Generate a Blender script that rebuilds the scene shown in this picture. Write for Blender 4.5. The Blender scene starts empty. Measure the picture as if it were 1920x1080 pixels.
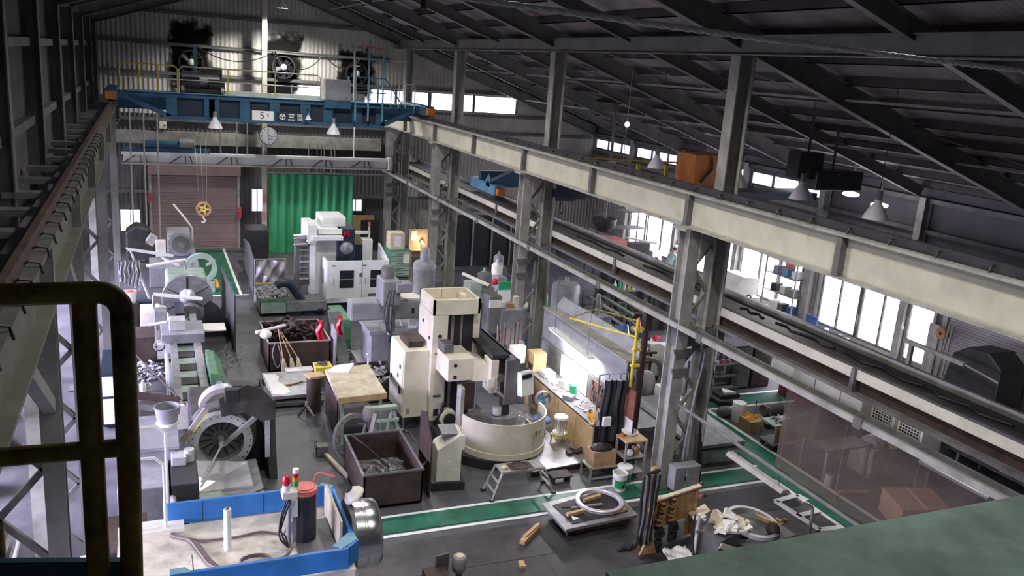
import bpy, bmesh, math, random
from mathutils import Matrix, Vector, Euler
random.seed(7)
scene = bpy.context.scene
C = scene.collection
PI = math.pi

# ------------------------------------------------------------------ camera
def rot(ax, deg):
    return Matrix.Rotation(math.radians(deg), 4, ax)
cam_data = bpy.data.cameras.new('camera')
cam_data.sensor_width = 36.0
cam_data.lens = 1587.85 / 1920 * 36.0
cam_data.clip_start = 0.05
cam_data.clip_end = 200
cam = bpy.data.objects.new('camera', cam_data)
C.objects.link(cam)
cam.matrix_world = Matrix.Translation((0, 0, 8.0)) @ rot('Z', -23.728) @ rot('X', 75.715) @ rot('Z', 4.296)
scene.camera = cam

# ------------------------------------------------------------------ colour management, world
scene.view_settings.view_transform = 'Standard'
scene.view_settings.look = 'None'
scene.view_settings.gamma = 1.0
scene.view_settings.use_curve_mapping = False
scene.view_settings.exposure = 0.18
world = bpy.data.worlds.new('hall_world')
scene.world = world
world.use_nodes = True
wb = world.node_tree.nodes['Background']
wb.inputs[0].default_value = (0.80, 0.78, 0.95, 1)
wb.inputs[1].default_value = 0.042
scene.cycles.use_denoising = True
scene.cycles.max_bounces = 6
scene.cycles.sample_clamp_indirect = 4.0

# ------------------------------------------------------------------ lights: window daylight and next-bay glow (area lights stand at the openings)
def area(name, loc, size, sy, rot_e, power, col, spread=180):
    l = bpy.data.lights.new(name, 'AREA')
    l.shape = 'RECTANGLE'; l.size = size; l.size_y = sy
    l.energy = power; l.color = col; l.spread = math.radians(spread)
    o = bpy.data.objects.new(name, l); C.objects.link(o)
    o.location = loc; o.rotation_euler = rot_e
    return o
DAY = (0.86, 0.84, 1.0)
# left aisle windows face +X, right wall windows face -X, gable strip faces -Y
area('daylight_left', (-5.7, 18.0, 2.1), 26.0, 2.2, (math.radians(58), 0, -PI/2), 4200, (0.74, 0.68, 1.0), 95)
area('daylight_right', (19.55, 18.6, 2.2), 3.4, 2.0, (math.radians(62), 0, PI/2), 200, DAY, 100)
area('daylight_right_far', (19.55, 27.0, 2.4), 9.0, 2.0, (math.radians(62), 0, PI/2), 260, DAY, 100)
area('daylight_gable', (10.5, 36.3, 6.45), 9.0, 0.6, (math.radians(-60), 0, 0), 30, DAY, 110)
area('next_bay_glow', (19.4, 27.0, 4.9), 17.0, 0.6, (math.radians(65), 0, PI/2), 40, DAY, 110)  # added glow for the next bay's lit ceiling, set at the upper panes

def spot(name, loc, power, deg=125, col=(1.0, 0.97, 0.93), r=0.12, aim=None, blend=0.5):
    l = bpy.data.lights.new(name, 'SPOT')
    l.energy = power; l.color = col; l.spot_size = math.radians(deg); l.spot_blend = blend
    l.shadow_soft_size = r
    o = bpy.data.objects.new(name, l); C.objects.link(o)
    o.location = loc
    if aim:
        o.rotation_euler = Vector(aim).to_track_quat('-Z', 'Y').to_euler()
    return o
def point(name, loc, power, col=(1, 1, 1), r=0.08):
    l = bpy.data.lights.new(name, 'POINT')
    l.energy = power; l.color = col; l.shadow_soft_size = r
    o = bpy.data.objects.new(name, l); C.objects.link(o); o.location = loc
    return o

# ------------------------------------------------------------------ materials
MATS = {}
def mat(name, col, rough=0.6, metal=0.0, var=0.25, scale=3.0, bump=0.0, stain=None, emit=None, spec=0.4):
    if name in MATS: return MATS[name]
    m = bpy.data.materials.new(name); m.use_nodes = True
    nt = m.node_tree; b = nt.nodes['Principled BSDF']
    b.inputs['Roughness'].default_value = rough
    b.inputs['Metallic'].default_value = metal
    b.inputs['Specular IOR Level'].default_value = spec
    if emit:
        b.inputs['Emission Color'].default_value = (*emit[0], 1)
        b.inputs['Emission Strength'].default_value = emit[1]
        b.inputs['Base Color'].default_value = (*col, 1)
        MATS[name] = m; return m
    tc = nt.nodes.new('ShaderNodeTexCoord')
    nz = nt.nodes.new('ShaderNodeTexNoise')
    nz.inputs['Scale'].default_value = scale; nz.inputs['Detail'].default_value = 6; nz.inputs['Roughness'].default_value = 0.65
    nt.links.new(tc.outputs['Object'], nz.inputs['Vector'])
    rp = nt.nodes.new('ShaderNodeValToRGB')
    lo = tuple(c * (1 - var) for c in col) if stain is None else stain
    hi = tuple(min(1, c * (1 + var * 0.6)) for c in col)
    rp.color_ramp.elements[0].position = 0.33; rp.color_ramp.elements[0].color = (*lo, 1)
    rp.color_ramp.elements[1].position = 0.62; rp.color_ramp.elements[1].color = (*hi, 1)
    nt.links.new(nz.outputs['Fac'], rp.inputs['Fac'])
    nt.links.new(rp.outputs['Color'], b.inputs['Base Color'])
    if bump > 0:
        n2 = nt.nodes.new('ShaderNodeTexNoise'); n2.inputs['Scale'].default_value = scale * 9; n2.inputs['Detail'].default_value = 3
        nt.links.new(tc.outputs['Object'], n2.inputs['Vector'])
        bp = nt.nodes.new('ShaderNodeBump'); bp.inputs['Strength'].default_value = bump; bp.inputs['Distance'].default_value = 0.02
        nt.links.new(n2.outputs['Fac'], bp.inputs['Height']); nt.links.new(bp.outputs['Normal'], b.inputs['Normal'])
    MATS[name] = m
    return m
CONC = mat('grey_concrete', (0.085, 0.086, 0.094), 0.5, var=0.35, scale=1.3, bump=0.15)
PLATEM = mat('steel_floor_plate', (0.055, 0.053, 0.056), 0.45, 0.2, var=0.4, scale=1.6, bump=0.1)
GREENF = mat('green_floor_paint', (0.018, 0.13, 0.075), 0.42, var=0.35, scale=2.0)
WHITEL = mat('white_line_paint', (0.78, 0.80, 0.78), 0.5, var=0.12, scale=5)
STEELP = mat('grey_painted_steel', (0.30, 0.295, 0.27), 0.55, var=0.3, scale=2.5)
STEELD = mat('dark_grey_steel', (0.12, 0.12, 0.118), 0.55, var=0.35, scale=2.5)
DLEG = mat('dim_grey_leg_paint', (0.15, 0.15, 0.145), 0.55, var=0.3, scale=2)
DSTEEL = mat('near_black_steel_sheet', (0.055, 0.052, 0.052), 0.55, var=0.4, scale=3)  # near-black steel for the lathe hood, headstock and trolley gear case
BLACKS = mat('blackened_steel', (0.028, 0.027, 0.03), 0.5, var=0.4, scale=4)
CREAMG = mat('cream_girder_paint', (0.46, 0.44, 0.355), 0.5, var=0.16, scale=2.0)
ROOFM = mat('grey_roof_sheet', (0.36, 0.30, 0.33), 0.7, var=0.3, scale=0.8)
WALLM = mat('beige_corrugated_sheet', (0.44, 0.42, 0.38), 0.6, var=0.25, scale=0.7)
WALLD = mat('dark_cladding_sheet', (0.10, 0.092, 0.10), 0.65, var=0.3, scale=0.8)  # dark cladding; on the lower back wall its tone holds the missing light
PURL = mat('brown_primer_purlin', (0.06, 0.052, 0.055), 0.6, var=0.3, scale=3)
BLUE = mat('blue_crane_paint', (0.03, 0.095, 0.165), 0.45, var=0.3, scale=2.5)
LBLUE = mat('light_blue_paint', (0.13, 0.29, 0.39), 0.45, var=0.25, scale=3)
CNCB = mat('bright_blue_paint', (0.035, 0.19, 0.52), 0.4, var=0.2, scale=3)
CREAM = mat('cream_machine_paint', (0.66, 0.62, 0.50), 0.42, var=0.14, scale=2.5)
IVORY = mat('ivory_panel_paint', (0.70, 0.68, 0.60), 0.45, var=0.14, scale=3)
MWHITE = mat('white_machine_paint', (0.80, 0.83, 0.82), 0.4, var=0.08, scale=3)
MGREY = mat('grey_machine_paint', (0.24, 0.25, 0.27), 0.45, var=0.25, scale=3)
MGREEN = mat('pale_green_machine_paint', (0.33, 0.43, 0.36), 0.45, var=0.25, scale=3)
GREENM = mat('mid_green_paint', (0.10, 0.25, 0.14), 0.45, var=0.25, scale=4)
NAVY = mat('navy_blue_paint', (0.02, 0.033, 0.055), 0.45, var=0.3, scale=3)
BRIGHT = mat('bright_machined_steel', (0.74, 0.74, 0.77), 0.28, 0.5, var=0.12, scale=6)
CHUCK = mat('polished_chuck_steel', (0.78, 0.78, 0.80), 0.2, 1.0, var=0.1, scale=6)
IRON = mat('cast_iron', (0.33, 0.33, 0.34), 0.42, 0.55, var=0.25, scale=5)
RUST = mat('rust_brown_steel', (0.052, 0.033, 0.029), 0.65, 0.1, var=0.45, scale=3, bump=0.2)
ORUST = mat('orange_rusty_board', (0.40, 0.23, 0.10), 0.6, var=0.4, scale=6)
WOOD = mat('raw_timber', (0.55, 0.36, 0.18), 0.65, var=0.25, scale=7)
PLY = mat('plywood', (0.52, 0.36, 0.19), 0.6, var=0.2, scale=3)
PLYW = mat('worn_plywood_top', (0.50, 0.45, 0.32), 0.6, var=0.3, scale=4)
CARD = mat('cardboard', (0.42, 0.27, 0.16), 0.75, var=0.15, scale=3)
PAPER = mat('white_paper', (0.80, 0.79, 0.74), 0.7, var=0.06, scale=6)
KRAFT = mat('kraft_paper', (0.62, 0.55, 0.40), 0.75, var=0.2, scale=6)
REDBR = mat('red_brown_board', (0.20, 0.075, 0.05), 0.6, var=0.3, scale=5)
RAFT = mat('rafter_grey_paint', (0.17, 0.165, 0.16), 0.55, var=0.25, scale=2)
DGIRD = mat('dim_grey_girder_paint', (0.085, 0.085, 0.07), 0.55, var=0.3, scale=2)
RED = mat('red_plastic', (0.55, 0.02, 0.04), 0.35, var=0.12, scale=5)
DRED = mat('dull_red_paint', (0.45, 0.07, 0.07), 0.45, var=0.2, scale=5)
PINKR = mat('salmon_red_paint', (0.62, 0.17, 0.15), 0.5, var=0.2, scale=3)
ORANGE = mat('orange_paint', (0.48, 0.16, 0.03), 0.5, var=0.25, scale=2)
AMBER = mat('amber_plastic', (0.75, 0.30, 0.03), 0.35, var=0.1, scale=5)
YELLOW = mat('yellow_paint', (0.62, 0.50, 0.05), 0.5, var=0.2, scale=5)
DYELL = mat('worn_yellow_tube', (0.22, 0.16, 0.02), 0.55, var=0.7, scale=9, stain=(0.03, 0.022, 0.015))
GREENP = mat('green_plastic', (0.03, 0.35, 0.14), 0.4, var=0.12, scale=5)
RUBBER = mat('black_rubber', (0.018, 0.018, 0.02), 0.55, var=0.3, scale=6)
GRUB = mat('grey_hose', (0.22, 0.22, 0.24), 0.5, var=0.2, scale=6)
BROWNH = mat('brown_cable', (0.15, 0.11, 0.10), 0.55, var=0.25, scale=6)
WPLAS = mat('white_plastic', (0.78, 0.79, 0.78), 0.4, var=0.06, scale=4)
CURT = mat('green_curtain_cloth', (0.055, 0.34, 0.16), 0.65, var=0.15, scale=1.2)
SHUT = mat('brown_shutter_slats', (0.26, 0.18, 0.185), 0.55, var=0.15, scale=1.5)
SHUTG = mat('grey_shutter_slats', (0.36, 0.34, 0.36), 0.5, var=0.12, scale=1.5)
DECK = mat('stained_cream_deck', (0.56, 0.52, 0.43), 0.55, var=0.4, scale=2.2)
GTOP = mat('green_girder_paint', (0.19, 0.32, 0.255), 0.7, var=0.5, scale=2.2, spec=0.2)
SOOT = mat('black_soot', (0.012, 0.011, 0.011), 0.9, var=0.3, scale=3)
CHIPS = mat('metal_chips', (0.45, 0.45, 0.47), 0.35, 0.9, var=0.6, scale=25, bump=0.8)
DFAB = mat('dark_navy_cloth', (0.018, 0.02, 0.028), 0.85, var=0.3, scale=5)
BFAB = mat('blue_cloth', (0.05, 0.11, 0.28), 0.8, var=0.2, scale=5)
TARP = mat('grey_plastic_sheet', (0.36, 0.35, 0.37), 0.35, var=0.25, scale=4)
SKIN = mat('skin', (0.45, 0.28, 0.20), 0.6, var=0.08, scale=6)
TEAL = mat('pale_teal_shirt', (0.30, 0.44, 0.42), 0.8, var=0.1, scale=4)
GLOW = mat('daylit_window_glass', (0.9, 0.9, 0.95), 0.3, emit=((0.93, 0.90, 1.0), 3.2))
GLOWD = mat('dim_glowing_glass', (0.9, 0.9, 0.95), 0.3, emit=((0.82, 0.80, 1.0), 1.1))
TUBE = mat('lit_fluorescent_tube', (1, 1, 1), 0.3, emit=((0.95, 0.93, 1.0), 9.0))
BULB = mat('lit_lamp_bulb', (1, 1, 1), 0.3, emit=((1.0, 0.93, 1.0), 14.0))
REFL = mat('white_enamel_reflector', (0.75, 0.74, 0.76), 0.35, var=0.05, scale=3)
SCREEN = mat('dark_screen_glass', (0.02, 0.025, 0.03), 0.15, var=0.2, scale=4)
CLK = mat('white_clock_face', (0.82, 0.82, 0.83), 0.4, var=0.03, scale=3)
def glassy(name, col, fac):
    m = bpy.data.materials.new(name); m.use_nodes = True; nt = m.node_tree
    b = nt.nodes['Principled BSDF']; b.inputs['Base Color'].default_value = (*col, 1); b.inputs['Roughness'].default_value = 0.3
    t = nt.nodes.new('ShaderNodeBsdfTransparent'); t.inputs[0].default_value = (0.80, 0.74, 0.70, 1)
    mx = nt.nodes.new('ShaderNodeMixShader'); mx.inputs[0].default_value = fac
    nt.links.new(t.outputs[0], mx.inputs[1]); nt.links.new(b.outputs[0], mx.inputs[2])
    nt.links.new(mx.outputs[0], nt.nodes['Material Output'].inputs[0])
    return m
def soot_stain(name):
    m = bpy.data.materials.new(name); m.use_nodes = True; nt = m.node_tree
    b = nt.nodes['Principled BSDF']; b.inputs['Base Color'].default_value = (0.012, 0.011, 0.011, 1); b.inputs['Roughness'].default_value = 1.0; b.inputs['Specular IOR Level'].default_value = 0.0
    tc = nt.nodes.new('ShaderNodeTexCoord'); sp = nt.nodes.new('ShaderNodeSeparateXYZ'); nt.links.new(tc.outputs['Generated'], sp.inputs[0])
    def mth(op, a, c=None):
        n = nt.nodes.new('ShaderNodeMath'); n.operation = op
        for i, v in enumerate((a, c)):
            if v is None: continue
            if isinstance(v, (int, float)): n.inputs[i].default_value = v
            else: nt.links.new(v, n.inputs[i])
        return n.outputs[0]
    dx = mth('ABSOLUTE', mth('MULTIPLY', mth('SUBTRACT', sp.outputs['X'], 0.5), 2.0)); dz = mth('ABSOLUTE', mth('MULTIPLY', mth('SUBTRACT', sp.outputs['Z'], 0.42), 1.75))
    nz = nt.nodes.new('ShaderNodeTexNoise'); nz.inputs['Scale'].default_value = 3.0; nz.inputs['Detail'].default_value = 5; nt.links.new(tc.outputs['Object'], nz.inputs['Vector'])
    d = mth('ADD', mth('MAXIMUM', dx, dz), mth('MULTIPLY', mth('SUBTRACT', nz.outputs['Fac'], 0.5), 0.9))
    mr = nt.nodes.new('ShaderNodeMapRange'); mr.inputs['From Min'].default_value = 0.62; mr.inputs['From Max'].default_value = 0.95; mr.inputs['To Min'].default_value = 0.97; mr.inputs['To Max'].default_value = 0.0
    nt.links.new(d, mr.inputs['Value'])
    t = nt.nodes.new('ShaderNodeBsdfTransparent'); mx = nt.nodes.new('ShaderNodeMixShader')
    nt.links.new(mr.outputs[0], mx.inputs[0]); nt.links.new(t.outputs[0], mx.inputs[1]); nt.links.new(b.outputs[0], mx.inputs[2]); nt.links.new(mx.outputs[0], nt.nodes['Material Output'].inputs[0])
    return m
STAIN = soot_stain('soot_stain_on_wall')
VINYL = glassy('brown_tinted_vinyl', (0.12, 0.095, 0.08), 0.46)
CLEARP = glassy('clear_plastic_film', (0.55, 0.55, 0.58), 0.35)

# ------------------------------------------------------------------ mesh builder
class B:
    def __init__(s): s.bm = bmesh.new()
    def _v(s, pts): return [s.bm.verts.new(p) for p in pts]
    def hexa(s, p):
        v = s._v(p)
        for f in ((0,3,2,1),(4,5,6,7),(0,1,5,4),(1,2,6,5),(2,3,7,6),(3,0,4,7)):
            s.bm.faces.new([v[i] for i in f])
        return s
    def box(s, x0, x1, y0, y1, z0, z1):
        return s.hexa([(x0,y0,z0),(x1,y0,z0),(x1,y1,z0),(x0,y1,z0),(x0,y0,z1),(x1,y0,z1),(x1,y1,z1),(x0,y1,z1)])
    def ob(s, c, sz, e=(0,0,0)):
        R = Euler([math.radians(a) for a in e]).to_matrix(); c = Vector(c)
        q = [(-1,-1,-1),(1,-1,-1),(1,1,-1),(-1,1,-1),(-1,-1,1),(1,-1,1),(1,1,1),(-1,1,1)]
        return s.hexa([c + R @ Vector((a*sz[0]/2, b*sz[1]/2, d*sz[2]/2)) for a,b,d in q])
    def bar(s, p, q, w, h, up=(0,0,1)):
        p, q = Vector(p), Vector(q); d = (q-p).normalized(); u = Vector(up)
        if abs(d.dot(u)) > 0.98: u = Vector((0,1,0))
        a = d.cross(u).normalized()*w/2; b = a.cross(d).normalized()*h/2
        return s.hexa([p-a-b,p+a-b,q+a-b,q-a-b,p-a+b,p+a+b,q+a+b,q-a+b])
    def tube(s, pts, r, seg=8, closed=False):
        pts = [Vector(p) for p in pts]; n = len(pts); rings = []; up = None
        for i, p in enumerate(pts):
            a = pts[i-1] if (i > 0 or closed) else p; b = pts[(i+1) % n] if (i < n-1 or closed) else p
            d = (b-a).normalized()
            if up is None: up = Vector((0,0,1)) if abs(d.z) < 0.9 else Vector((1,0,0))
            x = d.cross(up).normalized(); up = x.cross(d).normalized()
            rr = r[i] if isinstance(r, (list, tuple)) else r
            rings.append(s._v([p + (x*math.cos(2*PI*k/seg) + up*math.sin(2*PI*k/seg))*rr for k in range(seg)]))
        m = n if closed else n-1
        for i in range(m):
            A, Bq = rings[i], rings[(i+1) % n]
            for k in range(seg):
                s.bm.faces.new((A[k], A[(k+1)%seg], Bq[(k+1)%seg], Bq[k]))
        if not closed:
            s.bm.faces.new(rings[0][::-1]); s.bm.faces.new(rings[-1])
        return s
    def lathe(s, prof, c=(0,0,0), ax='z', seg=28, a0=0.0, a1=2*PI):
        c = Vector(c); full = abs(a1-a0-2*PI) < 1e-6; n = seg if full else seg+1; rows = []
        for r, h in prof:
            row = []
            for k in range(n):
                a = a0 + (a1-a0)*k/seg; u, w = r*math.cos(a), r*math.sin(a)
                v = {'z': (u,w,h), 'y': (u,h,w), 'x': (h,u,w)}[ax]
                row.append(s.bm.verts.new(c + Vector(v)))
            rows.append(row)
        for i in range(len(rows)-1):
            for k in range(n if full else n-1):
                j = (k+1) % n
                try: s.bm.faces.new((rows[i][k], rows[i][j], rows[i+1][j], rows[i+1][k]))
                except ValueError: pass
        return s
    def cyl(s, c, r, h, ax='z', seg=20, r2=None):
        r2 = r if r2 is None else r2
        return s.lathe([(0.0001,0),(r,0),(r2,h),(0.0001,h)], c, ax, seg)
    def ring(s, c, ro, ri, h, ax='z', seg=36):
        return s.lathe([(ri,0),(ro,0),(ro,h),(ri,h),(ri,0)], c, ax, seg)
    def prism(s, poly, ax, a, b):
        f = {'x': lambda u,w,t: (t,u,w), 'y': lambda u,w,t: (u,t,w), 'z': lambda u,w,t: (u,w,t)}[ax]
        A = s._v([f(u,w,a) for u,w in poly]); Z = s._v([f(u,w,b) for u,w in poly]); n = len(poly)
        s.bm.faces.new(A); s.bm.faces.new(Z[::-1])
        for i in range(n): s.bm.faces.new((A[i], Z[i], Z[(i+1)%n], A[(i+1)%n]))
        return s
    def ball(s, c, r, u=14, v=9):
        rs = r if isinstance(r, (tuple, list)) else (r, r, r)
        bmesh.ops.create_uvsphere(s.bm, u_segments=u, v_segments=v, radius=1.0, matrix=Matrix.Translation(c) @ Matrix.Diagonal((*rs, 1)))
        return s
    def grid(s, fn, nu, nv, thick=0.0):
        V = [[s.bm.verts.new(fn(i/nu, j/nv)) for j in range(nv+1)] for i in range(nu+1)]
        for i in range(nu):
            for j in range(nv): s.bm.faces.new((V[i][j], V[i+1][j], V[i+1][j+1], V[i][j+1]))
        if thick:
            s.bm.normal_update()
            fs = list(s.bm.faces)
            bmesh.ops.solidify(s.bm, geom=fs, thickness=thick)
        return s
    def ibeam(s, p, q, d, w, tf=0.02, tw=0.014, up=(0,0,1)):
        p, q = Vector(p), Vector(q); dr = (q-p).normalized(); u = Vector(up)
        a = dr.cross(u).normalized(); b = a.cross(dr).normalized()
        s.bar(p+b*(d/2-tf/2), q+b*(d/2-tf/2), w, tf, up); s.bar(p-b*(d/2-tf/2), q-b*(d/2-tf/2), w, tf, up)
        return s.bar(p, q, tw, d-2*tf, up)
    def scatter(s, fn, n, sz):
        for _ in range(n):
            c = fn(); a = sz*random.uniform(.5, 1.5)
            s.ob(c, (a, a*random.uniform(.15,.4), a*random.uniform(.1,.3)), (random.uniform(-40,40), random.uniform(-40,40), random.uniform(0,180)))
        return s

def mk(name, b, m, smooth=False, bevel=0.0):
    bmesh.ops.recalc_face_normals(b.bm, faces=b.bm.faces)
    me = bpy.data.meshes.new(name); b.bm.to_mesh(me); b.bm.free()
    me.materials.append(m)
    o = bpy.data.objects.new(name, me); C.objects.link(o)
    if smooth:
        for p in me.polygons: p.use_smooth = True
        me.set_sharp_from_angle(angle=math.radians(38))
    if bevel:
        md = o.modifiers.new('bevel', 'BEVEL'); md.width = bevel; md.segments = 2; md.limit_method = 'ANGLE'; md.angle_limit = math.radians(50)
    return o
def tag(o, label=None, cat=None, group=None, kind=None):
    if label: o['label'] = label
    if cat: o['category'] = cat
    if group: o['group'] = group
    if kind: o['kind'] = kind
    return o
def recentre(o):
    """put the object's origin at the bottom middle of its mesh"""
    vs = o.data.vertices
    if not vs: return o
    lo = [min(v.co[i] for v in vs) for i in range(3)]; hi = [max(v.co[i] for v in vs) for i in range(3)]
    c = Vector(((lo[0]+hi[0])/2, (lo[1]+hi[1])/2, lo[2]))
    o.data.transform(Matrix.Translation(-c)); o.location = c
    return o
def T(name, label, cat, loc=(0,0,0), rz=0.0, group=None, kind=None):
    o = bpy.data.objects.new(name, None); C.objects.link(o); o.empty_display_size = 0.1
    o.location = loc; o.rotation_euler = (0, 0, math.radians(rz))
    return tag(o, label, cat, group, kind)
def P(par, name, b, m, smooth=False, bevel=0.0, label=None, local=False, kind=None):
    """a part: mesh given in world coordinates (or local=True), parented to its thing or part"""
    o = mk(name, b, m, smooth, bevel)
    if not local:
        mw = Matrix.Identity(4); q = par
        chain = []
        while q: chain.append(q); q = q.parent
        for q in reversed(chain):
            mw = mw @ (Matrix.Translation(q.location) @ q.rotation_euler.to_matrix().to_4x4())
        o.data.transform(mw.inverted())
    o.parent = par
    return tag(o, label, None, None, kind)
def O(name, b, m, label, cat, group=None, smooth=False, bevel=0.0, kind=None):
    """a thing that is one mesh"""
    return tag(recentre(mk(name, b, m, smooth, bevel)), label, cat, group, kind)
def ST(name, b, m, smooth=False, bevel=0.0, parent=None):
    o = mk(name, b, m, smooth, bevel); o['kind'] = 'structure'
    if parent: o.parent = parent
    return o
def dup(root, loc=None, rz=None, label=None, group=None):
    r = root.copy(); C.objects.link(r)
    if loc is not None: r.location = loc
    if rz is not None: r.rotation_euler = (0, 0, math.radians(rz))
    if label: r['label'] = label
    if group: r['group'] = group
    for ch in list(root.children):
        c = ch.copy(); C.objects.link(c); c.parent = r
        for g in list(ch.children):
            d = g.copy(); C.objects.link(d); d.parent = c
    return r
def arc(cx, cy, r, a0, a1, n):
    return [(cx + r*math.cos(math.radians(a0+(a1-a0)*i/n)), cy + r*math.sin(math.radians(a0+(a1-a0)*i/n))) for i in range(n+1)]
def curve3(pts, n=6):
    """Catmull-Rom through points"""
    P_ = [Vector(p) for p in pts]; P_ = [P_[0]] + P_ + [P_[-1]]; out = []
    for i in range(1, len(P_)-2):
        a, b, c, d = P_[i-1:i+3]
        for k in range(n):
            t = k/n
            out.append(0.5*((2*b) + (c-a)*t + (2*a-5*b+4*c-d)*t*t + (3*b-a-3*c+d)*t**3))
    out.append(P_[-2]); return out
def text_mesh(par, name, txt, m, loc, size, rot_deg, depth=0.004, align='CENTER'):
    cu = bpy.data.curves.new(name, 'FONT'); cu.body = txt; cu.size = size; cu.extrude = depth/2; cu.align_x = align; cu.align_y = 'CENTER'
    tmp = bpy.data.objects.new(name, cu); C.objects.link(tmp)
    bpy.context.view_layer.update()
    me = bpy.data.meshes.new_from_object(tmp.evaluated_get(bpy.context.evaluated_depsgraph_get()))
    bpy.data.objects.remove(tmp); bpy.data.curves.remove(cu)
    me.transform(Matrix.Translation(loc) @ Euler([math.radians(a) for a in rot_deg]).to_matrix().to_4x4())
    me.materials.clear(); me.materials.append(m)
    o = bpy.data.objects.new(name, me); C.objects.link(o)
    pl = par
    mw = Matrix.Identity(4); chain = []
    while pl: chain.append(pl); pl = pl.parent
    for q in reversed(chain): mw = mw @ (Matrix.Translation(q.location) @ q.rotation_euler.to_matrix().to_4x4())
    me.transform(mw.inverted()); o.parent = par
    return o
ORD = ['first', 'second', 'third', 'fourth', 'fifth', 'sixth', 'seventh', 'eighth', 'ninth', 'tenth', 'eleventh', 'twelfth', 'thirteenth', 'fourteenth', 'fifteenth', 'sixteenth']
# ================================================================== THE SETTING
def zr(x):                      # underside of the rafters
    return 10.73 - 0.345*abs(x-4.2)
ST('floor', B().box(-8, 40, -4, 37.2, -0.25, 0.0), CONC)
# steel floor plates in front of the cross walkway, laid with open joints
xs = [2.9, 4.15, 5.45, 6.75, 8.05, 9.35, 10.7]
for i in range(6):
    for j, (y0, y1) in enumerate(((11.55, 12.60), (10.1, 11.53))):
        off = 0.0 if j == 0 else 0.55
        ST('floor_plate', B().box(xs[i]+off+0.008, xs[i+1]+off-0.008, y0, y1, 0.0, 0.006), PLATEM)
ST('floor_plate', B().box(10.0, 11.9, 11.75, 12.65, 0.0, 0.008), BLACKS)
# painted walkways
ST('floor_walkway', B().box(2.6, 12.12, 12.92, 13.44, 0.0, 0.010), GREENF)
ST('floor_walkway', B().box(12.12, 12.90, 7.0, 16.95, 0.0, 0.010), GREENF)
ST('floor_walkway', B().box(12.90, 18.5, 16.55, 17.2, 0.0, 0.010), GREENF)
ST('floor_walkway', B().box(0.55, 2.70, 29.05, 36.4, 0.0, 0.010), GREENF)
for r in ((2.6,12.12,13.44,13.51),(2.6,11.95,12.78,12.86),(12.90,13.0,7.0,16.5),(12.97,18.5,16.46,16.55),(12.97,18.5,17.2,17.28),
          (0.55,3.0,28.97,29.05),(2.70,2.79,29.05,36.3),(12.0,12.08,7.0,12.78)):
    ST('floor_line', B().box(r[0], r[1], r[2], r[3], 0.0, 0.012), WHITEL)

# --- corrugated cladding
def corr(axis, fixed, a0, a1, zlo, zhi, pitch=0.17, amp=0.022, thick=0.004):
    """corrugated sheet: runs along axis ('x' or 'y'); zlo/zhi numbers or functions"""
    b = B(); n = max(2, int((a1-a0)/pitch)*4); pr = [0, 0, 1, 1]
    lo = zlo if callable(zlo) else (lambda t: zlo); hi = zhi if callable(zhi) else (lambda t: zhi)
    prev = None
    for i in range(n+1):
        t = a0 + (a1-a0)*i/n; d = fixed + amp*pr[i % 4]
        p = [(t, d, lo(t)), (t, d, hi(t))] if axis == 'x' else [(d, t, lo(t)), (d, t, hi(t))]
        v = b._v(p)
        if prev: b.bm.faces.new((prev[0], v[0], v[1], prev[1]))
        prev = v
    return b
YB = 36.6
ST('wall_back', corr('x', YB, -2.0, 40.0, 6.86, lambda x: zr(x)+0.55 if x < 19.8 else max(7, zr(x)+.55)), WALLM)
ST('wall_back', corr('x', YB, -2.0, 40.0, 5.4, 6.10), WALLM)
ST('wall_back', corr('x', YB, -2.0, 5.45, 6.10, 6.86), WALLM)
ST('wall_back', corr('x', YB, 15.7, 40.0, 6.10, 6.86), WALLM)
ST('wall_back', corr('x', YB, -6.0, 0.0, 0.0, 5.4), WALLD)  # dark sheet on this lower wall stands in for lamp light not reaching it
ST('wall_back', corr('x', YB, 0.0, 3.4, 3.4, 5.4), WALLD)
ST('wall_back', corr('x', YB, 3.4, 10.2, 0.0, 5.4), WALLD)
ST('wall_back', corr('x', YB, 10.2, 40.0, 0.0, 5.4), WALLM)
for z, x0, x1 in ((8.08, -1.9, 9.6), (9.25, -0.5, 8.7), (6.98, -1.9, 16), (5.98, -1.9, 19.6), (5.2, -1.9, 19.6), (2.35, -1.9, -0.05), (2.2, 7.9, 14.0)):
    ST('wall_girt', B().box(x0, x1, YB-0.13, YB-0.03, z-0.06, z+0.06), STEELD)
ST('trim_1', B().box(-1.7, 9.3, YB-0.22, YB-0.02, 4.25, 4.75), STEELP)
ST('trim_2', B().box(-0.05, 3.45, YB-0.3, YB-0.02, 3.04, 3.42), SHUT)
# strip windows high in the gable
for i, (x0, x1) in enumerate(((5.5, 7.3), (7.35, 9.9), (9.95, 11.4), (11.5, 13.5), (13.55, 15.6))):
    w = ST('window_%d' % (i+1), B().box(x0, x1, YB-0.01, YB+0.02, 6.12, 6.84), GLOW)
    fr = B(); fr.box(x0-0.03, x0+0.03, YB-0.05, YB-0.01, 6.1, 6.86); fr.box(x1-0.03, x1+0.03, YB-0.05, YB-0.01, 6.1, 6.86)
    fr.box(x0, x1, YB-0.05, YB-0.01, 6.09, 6.13); fr.box(x0, x1, YB-0.05, YB-0.01, 6.83, 6.87)
    ST('window_frame', fr, STEELD, parent=w)
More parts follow.
